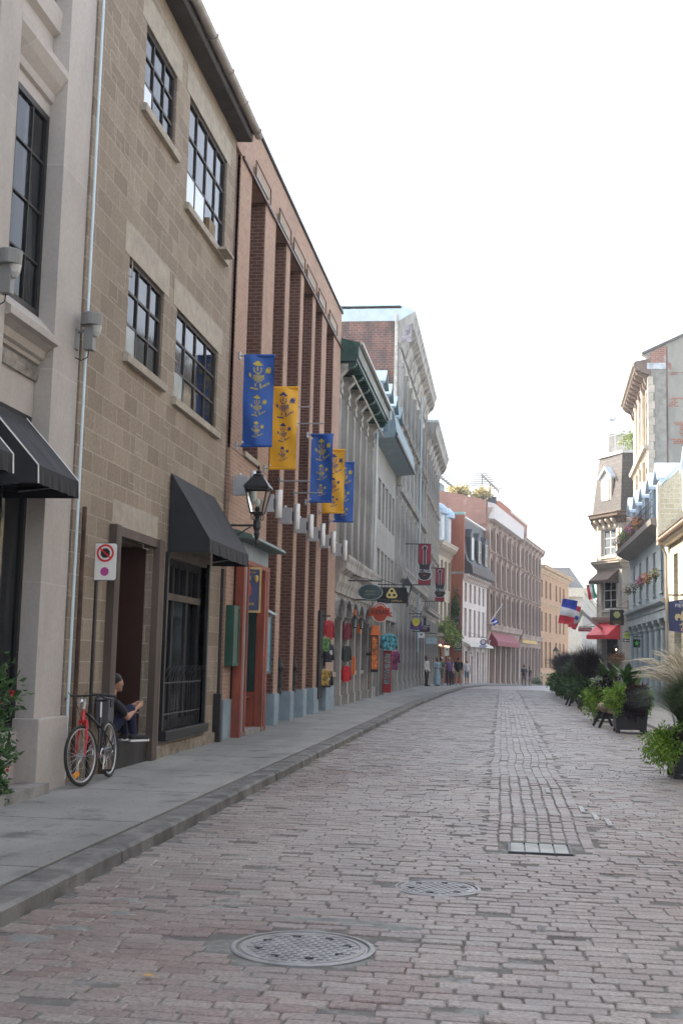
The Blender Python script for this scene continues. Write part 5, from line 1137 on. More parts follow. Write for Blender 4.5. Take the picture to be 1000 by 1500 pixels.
for k in range(3): MB().box(-.22,.22,-.022,-.016,-.2-k*.07,-.17-k*.07).build('writing_line',plain('ochre_writing',(.3,.18,.05),.6,var=.6,scale=40),s)
MB().box(-.1,.1,-.022,-.016,-.37,-.34).build('white_line',WHITE,s)
s=sign('cash_machine_sign','yellow-green ATM sign above a black plate with a white arrow, beside the columned house',6.3,62.4,3.06,6.4,.33,.28,plain('acid_yellow_green',(.42,.55,.03),.4,var=.05),'rect',None,.04); text('ATM',.13,BLK,s,T(0,-.018,0))
MB().box(-.22,.17,-.015,.015,-.34,-.18).build('arrow_plate',BLK,s); b=MB(); b.ext([(-.19,-.26),(-.1,-.2),(-.1,-.245),(.14,-.245),(.14,-.275),(-.1,-.275),(-.1,-.32)],-.022,-.016,'y'); b.build('arrow',WHITE,s)
s=sign('street_name_sign','dark red hanging sign with white lettering, left of the red awning on the corner house',5.25,78.5,3.75,6.1,.85,.26,plain('deep_red_board',(.3,.02,.04),.5,var=.1),'rect',None,.06); text('RESTAURANT',.13,WHITE,s,T(0,-.018,0))
s=sign('pharmacy_cross_sign','round black sign with a bright green leaf cross, hanging in front of the columns',6.0,55.5,2.55,6.35,.3,.36,BLKM,'rect',None,.12)
b=MB(); b.ext([(0,.14),(.03,.05),(.13,.03),(.04,-.01),(.06,-.1),(0,-.05),(-.06,-.1),(-.04,-.01),(-.13,.03),(-.03,.05)],-.03,-.018,'y'); b.build('cross',plain('bright_green',(.08,.55,.08),.4,var=0),s)
# lanterns
lantern('black gas-style lantern beside the black emblem sign, second along the left side',-3.6,45.5,4.05,-4.9,.72)
lantern('dark green lantern on the corner of the white front house, near the trailing plants',-3.45,93,4.2,-3.15,.95,lit=plain('opal_bulb',(.7,.7,.66)))
lantern('small lantern on the ochre building above the dark planters',6.2,143,2.2,5.0,1.4)
LIT=plain('glowing_bulb',(1,.72,.38),.5,var=0,emit=6)
lantern('small lit lantern glowing beside the dark entrance of the corner house',6.85,74.6,2.35,7.3,.55,lit=LIT)
for k,(x,y,z) in enumerate(((-4.55,89.0,2.72),(-4.2,90.4,2.66),(-4.05,91.3,2.62))):
    r=thing('shop_lamp','lit globe lamp on the red shop front, '+('leftmost','middle','rightmost')[k]+' of three','lamp',(x,y,z),0,'lamps on the red shop front')
    MB().lathe([(.02,.12),(.1,.08),(.12,0),(.11,-.01)],n=12).build('shade',IRON,r); MB().sph((0,0,-.03),.08).build('bulb',LIT,r); MB().tube([(0,0,.1),(-.15,0,.2),(-.35,0,.15)],.015,5).build('arm',IRON,r)
for k,(x,y) in enumerate(((-4.75,38.8),(-4.7,40.3))):
    r=thing('carriage_lamp','small black wall lamp by the kebab shop entrance, '+('left','right')[k]+' of two','lamp',(x,y,2.6),0,'small lamps at the kebab shop')
    b=MB(); 
    for i in range(4): c=[(1,1),(-1,1),(-1,-1),(1,-1)][i]; b.tube([(c[0]*.06,c[1]*.06,0),(c[0]*.09,c[1]*.09,.26)],.01,4)
    b.lathe([(.13,.26),(.06,.36),(.01,.4)],n=8); b.lathe([(.07,-.03),(.08,0)],n=8); b.tube([(0,0,.4),(-.1,0,.45),(-.25,0,.3)],.012,5); b.build('lamp_cage',BLK,r); MB().lathe([(.05,0),(.075,.25)],n=4).build('glass',plain('lantern_glass',(.3,.34,.33)),r)
# ------------------------------------------------------------------ clothing and racks outside shops
def garment(label,x,y,z,m,s=1,rz=0,kind='shirt',extra=None,group='clothes hanging outside the shops'):
    r=thing('hanging_'+('jacket' if kind=='long' else 'shirt'),label,'shirt' if kind!='long' else 'jacket',(x,y,z),rz,group)
    b=MB(); H=.62*s if kind!='long' else .85*s; n=14; mz=10
    prof_=[(0,.07),(.04,.2),(.1,.25),(.35,.23),(.7,.235),(1,.25)]
    def hw(t):
        for (a,p),(c,q) in zip(prof_,prof_[1:]):
            if t<=c: return (p+(q-p)*(t-a)/(c-a))*s
        return .25*s
    vs=[];
    for j in range(mz+1):
        t=j/mz
        for i in range(n):
            a=2*math.pi*i/n; w=hw(t); vs.append((w*math.cos(a),.055*s*math.sin(a)*(1+.5*math.sin(a*3+j*.6)*t),-t*H))
    b.raw(vs,[(j*n+i,j*n+(i+1)%n,(j+1)*n+(i+1)%n,(j+1)*n+i) for j in range(mz) for i in range(n)]+[tuple(range(n))])
    for s_ in (-1,1): b.tube([(s_*.17*s,0,-.06*s),(s_*.27*s,.01,-.2*s),(s_*.31*s,0,-(.55 if kind!='tee' else .28)*s)],[.07*s,.06*s,.045*s],8)
    b.build('fabric',m,r,smooth=True)
    MB().tube([(-.14*s,0,-.03),(0,0,.05*s),(.14*s,0,-.03)],.008,4).build('hanger',STEEL,r); MB().tube([(0,0,.05*s),(0,0,.15*s)],.006,4).build('hook',STEEL,r)
    if extra: extra(r,s)
    return r
RD=plain('red_fleece',(.3,.012,.018),.85,var=.25,scale=6); NV=plain('navy_jersey',(.012,.015,.03),.85,var=.3,scale=6); 
PLD=plain('dark_red_plaid',(.13,.012,.025),.85,var=.7,scale=18); DK=plain('charcoal_cotton',(.02,.025,.025),.85,var=.3); 
STR=plain('green_orange_print',(.4,.25,.06),.8,var=.8,scale=9)
rk=thing('clothes_rack','tall black wall panel carrying hung shirts at the end of the brick hall','clothes rack',(-4.9,32.1,.5),0); 
MB().box(-.0,.07,-.32,.35,0,2.35).build('panel',BLKM,rk); MB().box(.0,.3,-.02,.02,1.1,1.13).build('peg',BLK,rk); MB().box(.0,.3,-.02,.02,2.2,2.23).build('peg',BLK,rk)
prt=lambda r,s:text('45',.2*s,WHITE,r,T(.0,-.09,-.3*s))
garment('bright red hooded top, uppermost of the clothes at the end of the brick hall',-4.74,32.75,2.62,RD,.85,R(66))
garment('navy jersey with a white number, middle of the clothes at the brick hall end',-4.74,32.8,1.98,NV,.82,R(66),extra=prt)
garment('dark top with a white badge, lowest of the clothes at the brick hall end',-4.76,32.85,1.25,NV,.75,R(62),extra=lambda r,s:text('P',.12,WHITE,r,T(0,-.07,-.25)))
garment('green and orange patterned top hanging low beside the black panel',-4.78,32.35,1.28,STR,.7,R(40),'tee')
garment('green and white patterned top hanging high beside the black panel',-4.78,32.35,2.15,plain('green_white_print',(.12,.25,.08),.8,var=.9,scale=12),.62,R(40),'tee')
garment('dark red plaid shirt, uppermost in the first arch of the green cornice house',-4.86,37.6,2.7,PLD,.85,R(66))
garment('charcoal top, middle one in the first arch of the green cornice house',-4.86,37.65,1.98,DK,.8,R(66))
garment('bright red long-sleeved top, lowest in the first arch of the green cornice house',-4.86,37.7,1.35,plain('red_fleece2',(.4,.012,.02),.85,var=.25,scale=6),.8,R(66))
garment('teal and white scarf-like top hung by the KEBAB shop window',-4.55,48.6,2.6,plain('teal_white_cloth',(.1,.35,.42),.8,var=.9,scale=8),1.05,R(15))
garment('red and blue jacket hanging behind the postcard rack',-4.5,50.4,1.95,plain('red_blue_cloth',(.2,.04,.12),.8,var=.9,scale=5),.95,R(45),'long')
rk=thing('postcard_rack','tall narrow red rack with rows of framed cards beside the shop window','display rack',(-4.62,48.8,.13),0)
MB().box(-.17,.17,-.03,.03,.1,1.8).build('panel',plain('red_rack_paint',(.35,.03,.03),.6,var=.2),rk)
for k in range(6): MB().box(-.12,.12,-.05,-.032,.45+k*.21,.62+k*.21).build('card',plain('assorted_cards',(.22,.26,.27),.5,var=.8,scale=14),rk)
bx=thing('info_box','black upright box with a sloping orange top and an orange yellow poster','display box',(-4.68,44.2,.5),R(10))
MB().box(-.12,.14,-.12,.12,.6,1.95).build('case',BLKM,bx); MB().ext([(-.16,1.95),(.2,1.95),(.14,2.3),(-.08,2.3)],-.18,.18,'y').build('orange_top',plain('orange_plastic',(.7,.16,.03),.5,var=.1),bx)
MB().box(.145,.155,-.11,.11,.7,1.9).build('side_poster',plain('orange_yellow_poster',(.6,.16,.03),.5,var=.8,scale=6),bx); MB().box(-.1,.12,-.135,-.122,.7,1.9).build('front_poster',plain('orange_yellow_poster',(.6,.16,.03)),bx); MB().box(-.3,-.12,-.03,.03,1.2,1.3).build('wall_arm',IRON,bx)
for k,(y,z) in enumerate(((39.6,2.9),(39.6,1.35),(41.0,2.75))):
    o=MB().box(-.05,.05,-.08,.08,-.3,.3).build('orange_streamer',plain('orange_plastic',(.7,.16,.03))); o.location=(-4.87,y,z); tag(o,('upper orange strip tied to the stone pier left of the KEBAB sign','lower orange strip tied to the stone pier left of the black info box','orange strip on the pier directly under the KEBAB sign')[k],'streamer','orange strips on the piers')
for k,(y) in enumerate((24.75,26.85,28.75)):
    r=thing('cast_iron_ornament','black cast iron wall ornament between blue plinths of the brick hall, '+('nearest','middle','farthest')[k]+' of three','wall ornament',(-5.1 if 0 else -4.98,y,.85),0,'iron ornaments on the brick hall')
    b=MB(); b.lathe([(.02,-.12),(.07,-.05),(.05,.05),(.08,.15),(.06,.4),(.09,.5),(.05,.62),(.02,.75)],n=10); b.build('spindle',IRON,r); MB().box(-.34,-.06,-.04,.04,.1,.5).build('mount',IRON,r)
# ------------------------------------------------------------------ flags
def flag(label,x,y,z,dx,dz,pole_end,cols,w,h,horiz=False,rz=0,group='flags on poles'):
    r=thing('flag',label,'flag',(x,y,z),0,group)
    MB().tube([(0,0,0),pole_end],.03,6).build('pole',STEEL,r)
    pe=Vector(pole_end); n=len(cols)
    ax=Vector((dx,0,dz)).normalized(); ay=Vector((-ax.z,0,ax.x)) 
    for i,cc in enumerate(cols):
        b=MB(); m=8; mz=10
        def P(a,c): 
            q=Vector((0,0,0))+ax*(c*h)+ay*(a*w); return (q.x,q.y+.1*math.sin(a*7+c*3)+.05*math.sin(c*9),q.z-.06*a*math.sin(c*5))
        vs=[P((i+p/m)/n if horiz else p/m,(q/mz) if horiz else (i+q/mz)/n) for q in range(mz+1) for p in range(m+1)]
        b.raw(vs,[(q*(m+1)+p,q*(m+1)+p+1,(q+1)*(m+1)+p+1,(q+1)*(m+1)+p) for q in range(mz) for p in range(m)]); b.build('stripe',cc,r,smooth=True,recalc=False)
    return r
FB=plain('flag_blue',(.015,.05,.42),.6,var=.1); FW=plain('flag_white',(.65,.66,.68),.6,var=.05); FR=plain('flag_red',(.62,.03,.05),.6,var=.1); FG=plain('flag_green',(.03,.4,.28),.6,var=.1); FX=plain('flag_pale_green',(.4,.5,.4),.6,var=.3)
flag('French flag in blue, white and red, hanging from a pole from the corner house',3.52,72,5.4,-.18,-1,(3.6,5.6,-2.4),[FB,FW,FR],.9,1.5)
flag('red, white and blue quartered flag right beside the French flag',4.2,73,5.05,-.25,-1,(2.9,4.6,-2.0),[FR,FW,FB,FW,FR],.48,1.35)
flag('pale green and red flag, rightmost of the three hanging together',4.6,73.6,4.85,-.4,-1,(2.5,4.0,-1.7),[FX,FX,FR],.28,1.3)
flag('red, white and green flag on a slanting pole at the corner house window',5.15,76,6.45,.2,-1,(1.35,1.0,-2.0),[FR,FW,FG],.5,.95,True)
flag('small blue and white flag on a slanting pole on the brown stone warehouse',-1.0,104,5.0,.35,-.6,(1.0,2.2,1.6),[FB,FW,FB],.5,.5)
# ------------------------------------------------------------------ bicycle leaning at the sign post
TY=plain('tyre_rubber',(.025,.024,.023),.8,var=.2); RIM=plain('alloy_rim',(.5,.5,.5),.3,metal=.7,var=.05); RED=plain('bicycle_red',(.5,.015,.02),.3,var=.1); 
bk=thing('bicycle','red and black city bicycle with white mudguard-free wheels leaning at the sign post','bicycle',(-4.62,14.02,.135),R(-88))
bk['label']='red and black bicycle leaning at the sign post beside the dark doorway'; bk.rotation_euler=(R(4),0,R(-88))
r_=.335
def wheel(x,steer=0):
    M=T(x,0,r_+.005,steer)
    c=lambda q,y=0,n=40:[(q*math.cos(2*math.pi*k/n),y,q*math.sin(2*math.pi*k/n)) for k in range(n)]
    w=MB().tube(c(r_-.018),.019,8,True).build('wheel',TY,bk,M,smooth=True)
    w.name='wheel'
    b=MB(); b.tube(c(r_-.045),.011,6,True); b.build('rim',RIM,w,smooth=True)
    s=MB()
    for k in range(28):
        a=2*math.pi*k/28; s.tube([(.02*math.cos(a+1.2*(-1)**k),.025*(-1)**(k//2),.02*math.sin(a+1.2*(-1)**k)),((r_-.05)*math.cos(a),0,(r_-.05)*math.sin(a))],.0018,4)
    s.build('spokes',STEEL,w); MB().tube([(0,-.05,0),(0,.05,0)],.016,8).build('hub',STEEL,w)
    return w
st=R(-14); wf=wheel(1.05,st); wr_=wheel(0)
b=MB(); b.box(-.05,.05,-.016,.016,-.02,.02); b.build('reflector',plain('amber_reflector',(.8,.3,.02),.3,var=.2),wf,T(.12*1,0,-.2,0,0,R(20)))
bb=(.42,0,.28); seat=(.27,0,.82); hd=(.93,0,.84); hb=(.965,0,.7); ra=(0,0,r_)
MB().tube([hd,hb],.022,8).build('head_tube',RED,bk)
b=MB(); b.tube([hb,bb],.02,8); b.build('down_tube',RED,bk,smooth=True)
MB().tube([(.93,0,.82),(.62,0,.72),(.35,0,.62)],[.019,.017,.016],8).build('top_tube',plain('black_gloss_frame',(.015,.015,.017),.3,var=0),bk,smooth=True)
FRB=plain('black_gloss_frame',(.015,.015,.017))
MB().tube([bb,(.3,0,.72)],.018,8).build('seat_tube',FRB,bk)
b=MB()
for s_ in (-1,1): b.tube([(.35,s_*.02,.62),(.1,s_*.055,.42),(0,s_*.06,r_)],.009,6); b.tube([bb,(.2,s_*.05,.3),(0,s_*.06,r_)],.01,6)
b.build('rear_stays',FRB,bk)
fk=MB()
for s_ in (-1,1): fk.tube([(.965,s_*.045,.7),(1.0,s_*.055,.5),(1.05,s_*.06,r_)],[.016,.014,.01],8)
fk.tube([(.965,-.05,.71),(.965,.05,.71)],.02,6); fk.build('fork',RED,bk,T(.99,0,0)@Matrix.Rotation(st,4,'Z')@T(-.99,0,0))
hbM=T(.93,0,0)@Matrix.Rotation(st*.9,4,'Z')@T(-.93,0,0)
MB().tube([hd,(.9,0,.93),(.95,0,.99)],.016,8).build('stem',STEEL,bk,hbM)
MB().tube([(.78,-.3,.97),(.9,-.2,1.0),(.95,-.06,.99),(.95,.06,.99),(.9,.2,1.0),(.78,.3,.97)],.012,8).build('handlebar',FRB,bk,hbM,smooth=True)
for s_ in (-1,1):
    MB().tube([(.85,s_*.24,.99),(.76,s_*.32,.965)],.018,8).build('grip',BLK,bk,hbM)
    MB().tube([(.9,s_*.19,.99),(.9,s_*.27,.95),(.86,s_*.31,.94)],.007,5).build('brake_lever',BLK,bk,hbM)
MB().tube([(.9,-.2,1.0),(1.05,-.12,1.04),(1.08,0,.9),(.98,0,.72)],.004,4).build('brake_cable',BLK,bk,hbM)
MB().tube([(.9,.2,1.0),(1.03,.1,1.03),(1.05,.02,.85),(.7,.0,.75)],.004,4).build('brake_cable',BLK,bk,hbM)
b=MB(); b.sph((.99,0,.93),(.03,.045,.035)); b.build('headlight',plain('chrome_lamp',(.6,.6,.6),.2,metal=.8,var=0),bk,hbM,smooth=True)
MB().tube([(.3,0,.7),(.262,0,.9)],.0135,8).build('seat_post',RIM,bk)
b=MB(); b.sph((.2,0,.93),(.12,.08,.03)); b.sph((.32,0,.93),(.11,.03,.022)); b.build('saddle',BLK,bk,smooth=True)
b=MB(); b.tube([(bb[0]+.09*math.cos(2*math.pi*k/24),.055,bb[2]+.09*math.sin(2*math.pi*k/24)) for k in range(24)],.008,5,True); b.tube([(bb[0],-.07,bb[2]),(bb[0],.07,bb[2])],.02,8)
b.tube([bb[:1]+(.07,)+bb[2:],(.5,.075,.13)],.01,6); b.tube([(.42,-.07,.28),(.34,-.075,.43)],.01,6); b.build('crank',STEEL,bk)
for x,s_,z in ((.5,1,.13),(.34,-1,.43)): MB().box(x-.04,x+.04,s_*.08-.0,s_*.08+s_*.09,z-.01,z+.012).build('pedal',BLK,bk)
b=MB(); b.tube([(0,.055,r_+.035),(.42,.055,.37)],.004,4); b.tube([(0,.055,r_-.035),(.42,.055,.19)],.004,4); b.build('chain',IRON,bk)
b=MB()
for q in range(3): b.tube([((.028+q*.009)*math.cos(2*math.pi*k/18),.04+q*.004-.004*q,r_+(.028+q*.009)*math.sin(2*math.pi*k/18)) for k in range(18)],.003,4,True)
b.build('sprockets',STEEL,bk)
lk=MB(); lk.tube([(.55,-.06,.55),(.5,-.1,.72),(.62,-.13,.8),(.72,-.12,.62),(.66,-.08,.5)],.012,6,True); lk.build('cable_lock',plain('tan_cable',(.25,.13,.06),.6,var=.2),bk)
eb=thing('electrical_box','small grey electrical box fixed low on the wall behind the bicycle','electrical box',(-4.85,14.25,.75),0)
MB().box(-.02,.14,-.1,.1,0,.36).build('box',plain('dark_grey_box',(.1,.1,.11),.6,var=.2),eb,bevel=.008); MB().box(.141,.15,-.05,.05,.2,.3).build('cover',BLK,eb)
# ------------------------------------------------------------------ plants
def leafblob(b,c,r,n,s,rr,droop=.3,fold=.2,hi=1.0,long=1.8,shell=.55,lump=.35,seed=0):
    for _ in range(n):
        while True:
            d=Vector((rr.gauss(0,1),rr.gauss(0,1),rr.gauss(0,1)))
            if d.length>.01: break
        d.normalize(); k=1+lump*noise.noise(Vector((d.x*1.8+seed,d.y*1.8,d.z*1.8)))*2
        q=(rr.random()**shell)*k; p=Vector((c[0]+d.x*r[0]*q,c[1]+d.y*r[1]*q,c[2]+d.z*r[2]*q))
        f=(d+Vector((rr.gauss(0,.6),rr.gauss(0,.6),rr.gauss(0,.5)-droop))).normalized(); t=f.cross(Vector((rr.gauss(0,1),rr.gauss(0,1),1))).normalized(); u_=f.cross(t)
        L_=s*rr.uniform(.6,1.25); w=L_/long
        a=p; e=p+f*L_; m1=p+f*L_*.45+t*w*.5+u_*w*fold; m2=p+f*L_*.45-t*w*.5+u_*w*fold
        v=min(1,max(0,rr.gauss(.5,.25)))
        b.poly(a,m1,e,val=v); b.poly(a,e,m2,val=v)
def blades(b,c,n,h,sp,rr,w=.008,segs=4,up=1.0,base=.12):
    for _ in range(n):
        a=rr.uniform(0,2*math.pi); s=sp*rr.uniform(.25,1)**.7; H=h*rr.uniform(.6,1.05)*(1-.25*s/sp); bx,by=c[0]+base*rr.gauss(0,.6),c[1]+base*rr.gauss(0,.6)
        v=rr.random(); pr=None; ca,sa=math.cos(a),math.sin(a)
        for k in range(segs+1):
            t=k/segs; x=bx+ca*s*t**1.7; y=by+sa*s*t**1.7; z=c[2]+H*(t*1.35-.42*t**3*up*(.6+s/sp)) 
            ww=w*(1-t*.85); cur=((x-sa*ww,y+ca*ww,z),(x+sa*ww,y-ca*ww,z))
            if pr: b.poly(pr[0],pr[1],cur[1],cur[0],val=v)
            pr=cur
def plumes(b,c,n,h,sp,rr,L_=.16,r=.014):
    for _ in range(n):
        a=rr.uniform(0,2*math.pi); s=sp*rr.uniform(.3,1.05); H=h*rr.uniform(.8,1.15); ca,sa=math.cos(a),math.sin(a); P=[]
        for k in range(7):
            t=k/6; P.append((c[0]+ca*s*t**1.5,c[1]+sa*s*t**1.5,c[2]+H*(t*1.5-.55*t**3*(.5+s/sp*.7))))
        b.tube(P[:5],.0025,3,val=.9,cap=False); b.tube([P[4],P[5],P[6]],[r*.6,r,r*.3],5,val=rr.random())
LIME_=attrmat('lime_green_leaves',(.07,.16,.015),(.32,.46,.05),.55,c3=(.16,.3,.025)); DKP=attrmat('dark_purple_leaves',(.012,.008,.012),(.04,.02,.03),.8,c3=(.02,.011,.016),spec=.15)
GRN_=attrmat('green_leaves',(.02,.06,.018),(.09,.17,.045),.5,c3=(.045,.1,.03)); GRA=attrmat('grass_blades',(.035,.07,.025),(.2,.25,.12),.6,c3=(.08,.14,.05)); PLM=attrmat('beige_plumes',(.4,.34,.25),(.6,.54,.42),.9)
MIL=attrmat('purple_black_grass',(.012,.009,.01),(.05,.036,.038),.8,c3=(.028,.02,.022)); RDL=attrmat('red_brown_leaves',(.06,.015,.015),(.2,.05,.03),.5); FLW=attrmat('white_green_leaves',(.12,.2,.1),(.45,.5,.4),.5)
PLB=plain('black_planter_metal',(.016,.016,.018),.45,var=.25,scale=2)
def plant(name,label,cat,x,y,z,fn,m,group=None):
    rr=random.Random(int(x*97+y*31)+len(name)); b=MB(); fn(b,rr); o=b.build(name,m,recalc=False); o.location=(x,y,z); return tag(o,label,cat,group)
def planterbox(label,x,y,w=.78,h=.75):
    r=thing('planter',label,'planter',(x,y,gr(y)),0,'black square planters along the street'); t=w/2; bt=w*.44
    b=MB(); b.raw([(-bt,-bt,.07),(bt,-bt,.07),(bt,bt,.07),(-bt,bt,.07),(-t,-t,h),(t,-t,h),(t,t,h),(-t,t,h),(-t*.9,-t*.9,h),(t*.9,-t*.9,h),(t*.9,t*.9,h),(-t*.9,t*.9,h),(-t*.9,-t*.9,h-.1),(t*.9,-t*.9,h-.1),(t*.9,t*.9,h-.1),(-t*.9,t*.9,h-.1)],
      [(0,3,2,1)]+[(i,(i+1)%4,4+(i+1)%4,4+i) for i in range(4)]+[(4+i,4+(i+1)%4,8+(i+1)%4,8+i) for i in range(4)]+[(8+i,8+(i+1)%4,12+(i+1)%4,12+i) for i in range(4)]+[(12,13,14,15)])
    b.build('box',PLB,r); MB().box(-t*.88,t*.88,-t*.88,t*.88,h-.12,h-.07).build('soil',plain('potting_soil',(.04,.03,.022),.95,var=.3),r)
    for sx in (-1,1):
        for sy in (-1,1): MB().box(sx*bt*.9-.05,sx*bt*.9+.05,sy*bt*.9-.05,sy*bt*.9+.05,0,.069).build('foot',PLB,r)
    return r
def vine(lab,x,y,z,n,r,m,s=.1,name='trailing_vine',c=(0,0,0),**k): return plant(name,lab,'plant',x,y,z,lambda b,rr:leafblob(b,c,r,n,s,rr,**k),m)
def canna(b,rr,n=12,h=.7):
    for _ in range(n):
        a=rr.uniform(0,6.28); ca,sa=math.cos(a),math.sin(a); l=h*rr.uniform(.5,.85); w=.085*rr.uniform(.8,1.3); b0=Vector((rr.gauss(0,.08),rr.gauss(0,.08),rr.uniform(0,h*.35))); tl=rr.uniform(.25,.75); v=rr.random()
        pr=None
        for k in range(7):
            t=k/6; p=b0+Vector((ca*l*t*tl*1.3,sa*l*t*tl*1.3,l*(t*1.1-.45*t*t*tl))); ww=w*math.sin(math.pi*min(1,t*.92+.08))**.7; sd=Vector((-sa,ca,0))*ww; cur=(p-sd+Vector((0,0,.3*ww)),p,p+sd+Vector((0,0,.3*ww)))
            if pr: b.poly(pr[0],pr[1],cur[1],cur[0],val=v); b.poly(pr[1],pr[2],cur[2],cur[1],val=v)
            pr=cur
    b.tube([(0,0,-.1),(0,0,h*.6)],.03,6,val=.3)
# 1: nearest
PX=[(2.8,18.0,.86,.62),(2.98,29.1,.78,.74),(2.9,34.3,.76,.74),(2.98,43.0,.76,.74),(3.02,48.5,.76,.74),(3.02,53.4,.76,.74),(3.08,59.2,.76,.74),(3.15,64.2,.76,.74)]
PLn=['nearest black planter, cut by the right edge, under the beige plumed grass','second nearest black planter, its whole front visible below dark purple leaves','third black planter from the front, half hidden behind the lime green one','fourth black planter from the front, below the tall purple-black grass','fifth black planter from the front','sixth black planter from the front','seventh black planter from the front','eighth and farthest black planter of the row']
for (x,y,w,h),lb in zip(PX,PLn): planterbox(lb,x,y,w,h)
x,y=2.76,18.0
plant('fountain_grass','large fountain grass with beige plumes in the nearest planter','grass plant',x,y,.62,lambda b,rr:blades(b,(0,0,0),6500,1.12,1.0,rr,.0055,6),GRA)
plant('grass_plumes','arching beige plumes over the nearest fountain grass','grass plumes',x,y,.66,lambda b,rr:plumes(b,(0,0,0),220,1.05,1.02,rr,r=.011),PLM)
vine('lime green trailing leaves spilling left from the nearest planter',x-.46,y-.3,.5,3600,(.27,.3,.27),LIME_,.05,lump=.4)
vine('dark purple leaves on the front of the nearest planter',x+.0,y-.3,.6,1500,(.36,.22,.2),DKP,.075,lump=.4)
vine('small white-flowered leaves among the dark leaves of the nearest planter',x-.1,y-.42,.62,70,(.3,.14,.18),FLW,.05)
x,y=2.98,29.1
vine('bright lime green bushy leaves spilling left from the second planter',x-.34,y-.28,.86,3600,(.25,.34,.3),LIME_,.058,lump=.45)
vine('lime green leaves spilling right from the second planter',x+.4,y-.1,.72,500,(.12,.2,.3),LIME_,.08)
vine('mass of dark purple leaves over the front of the second planter',x+.08,y-.3,.78,3200,(.4,.25,.32),DKP,.085,lump=.3)
vine('red-brown leaves on top of the second planter',x+.15,y,.98,700,(.3,.28,.16),RDL,.1)
plant('canna_lily','broad-leaved canna rising from the second planter','plant',x-.0,y+.1,.95,lambda b,rr:canna(b,rr,22,.7),GRN_)
x,y=2.9,34.3
vine('lime green leaves hanging low from the third planter',x-.38,y-.3,.62,2200,(.25,.3,.42),LIME_,.075,lump=.5)
vine('dark leaves on the third planter',x,y-.2,.9,2000,(.42,.35,.34),DKP,.09)
vine('green and white leaves on top of the third planter',x,y,1.05,1000,(.4,.35,.25),FLW,.09)
plant('canna_lily','broad-leaved canna rising from the third planter','plant',x,y,1.0,lambda b,rr:canna(b,rr,20,.68),GRN_)
x,y=2.98,43.0
plant('purple_black_grass','tallest purple-black arching grass, in the fourth planter','grass plant',x,y,.7,lambda b,rr:blades(b,(0,0,0),2600,1.75,1.05,rr,.012,5,.8),MIL)
vine('green leaves around the rim of the fourth planter',x-.25,y-.2,.8,2200,(.45,.4,.38),GRN_,.1)
x,y=3.02,48.5
plant('fountain_grass','silvery green fountain grass in the fifth planter','grass plant',x-.1,y,.7,lambda b,rr:blades(b,(0,0,0),1700,1.35,1.05,rr,.011,5),GRA)
vine('green leaves around the rim of the fifth planter',x-.2,y-.2,.75,2200,(.5,.4,.42),GRN_,.11)
for i,(x,y,nm) in enumerate(((3.02,53.4,'sixth'),(3.08,59.2,'seventh'),(3.15,64.2,'eighth'))):
    plant('purple_black_grass','purple-black grass in the %s planter'%nm,'grass plant',x,y,.7,lambda b,rr:blades(b,(0,0,0),1800,1.6,1.15,rr,.016,4,.8),MIL)
    vine('green and lime leaves around the rim of the %s planter'%nm,x-.25,y-.2,.7,2000,(.48,.4,.45),LIME_ if i==2 else GRN_,.14)
vine('red flowers hanging low at the eighth planter',3.15-.35,63.8,.45,200,(.25,.2,.15),attrmat('red_petals',(.3,.01,.01),(.6,.04,.03),.6),.1)
# log barriers between the planters
def logb(label,x,y):
    r=thing('log_barrier',label,'barrier',(x,y,gr(y)),R(4),'log barriers between the planters')
    MB().lathe([(.09,-.75),(.115,-.74),(.12,0),(.115,.74),(.09,.75)],(0,0,.47),14,'y').build('log',plain('bark_brown_wood',(.2,.13,.09),.8,var=.4,scale=5,bp=.4),r)
    MB().lathe([(.085,-.757),(.085,-.752)],(0,0,.47),14,'y').build('cut_end',plain('cut_wood',(.3,.22,.16),.8,var=.3),r)
    for yy in (-.5,.5):
        for s_ in (-1,1): MB().tube([(s_*.02,yy,.5),(s_*.24,yy+.05,0)],.035,6).build('leg',BLKM,r)
        MB().box(-.15,.15,yy-.03,yy+.03,.3,.36).build('cross_piece',BLKM,r)
logb('log barrier on black legs between the second and third planters',2.6,31.1); logb('log barrier on black legs between the fourth and fifth planters',2.65,45.6)
# shrub at bottom left
r=thing('flower_pot','dark round pot under the red-flowered shrub at the left edge','pot',(-5.25,11.25,.13)); MB().lathe([(.2,0),(.28,.45),(.3,.48),(.27,.48),(.25,.4)],n=20).build('pot',plain('dark_clay_pot',(.05,.04,.035),.7,var=.3),r)
def shrub(b,rr):
    leafblob(b,(0,0,.45),(.42,.42,.48),2400,.085,rr,lump=.5); leafblob(b,(.18,-.1,-.05),(.26,.26,.35),900,.085,rr,lump=.5)
    leafblob(b,(.27,.0,-.33),(.12,.14,.17),160,.07,rr); 
    for k in range(26):
        a=rr.uniform(0,6.3); b.tube([(0,0,-.05),(.2*math.cos(a),.2*math.sin(a),.4),(.42*math.cos(a),.42*math.sin(a),rr.uniform(.2,1.0))],.006,4,val=.2)
plant('flowering_shrub','leafy green shrub with red flowers at the left edge below the shop window','shrub',-5.08,11.2,.55,shrub,GRN_)
def fl(b,rr):
    for k in range(26):
        a=rr.uniform(-2.6,2.0); p=(.36*math.cos(a)*rr.uniform(.6,1.1),.36*math.sin(a),rr.uniform(-.4,.85)); leafblob(b,p,(.02,.02,.02),9,.04,rr,long=1.2)
plant('red_blossoms','small red blossoms scattered over the shrub at the left edge','flowers',-5.08,11.2,.55,fl,attrmat('red_petals',(.3,.01,.01),(.6,.04,.03),.6))
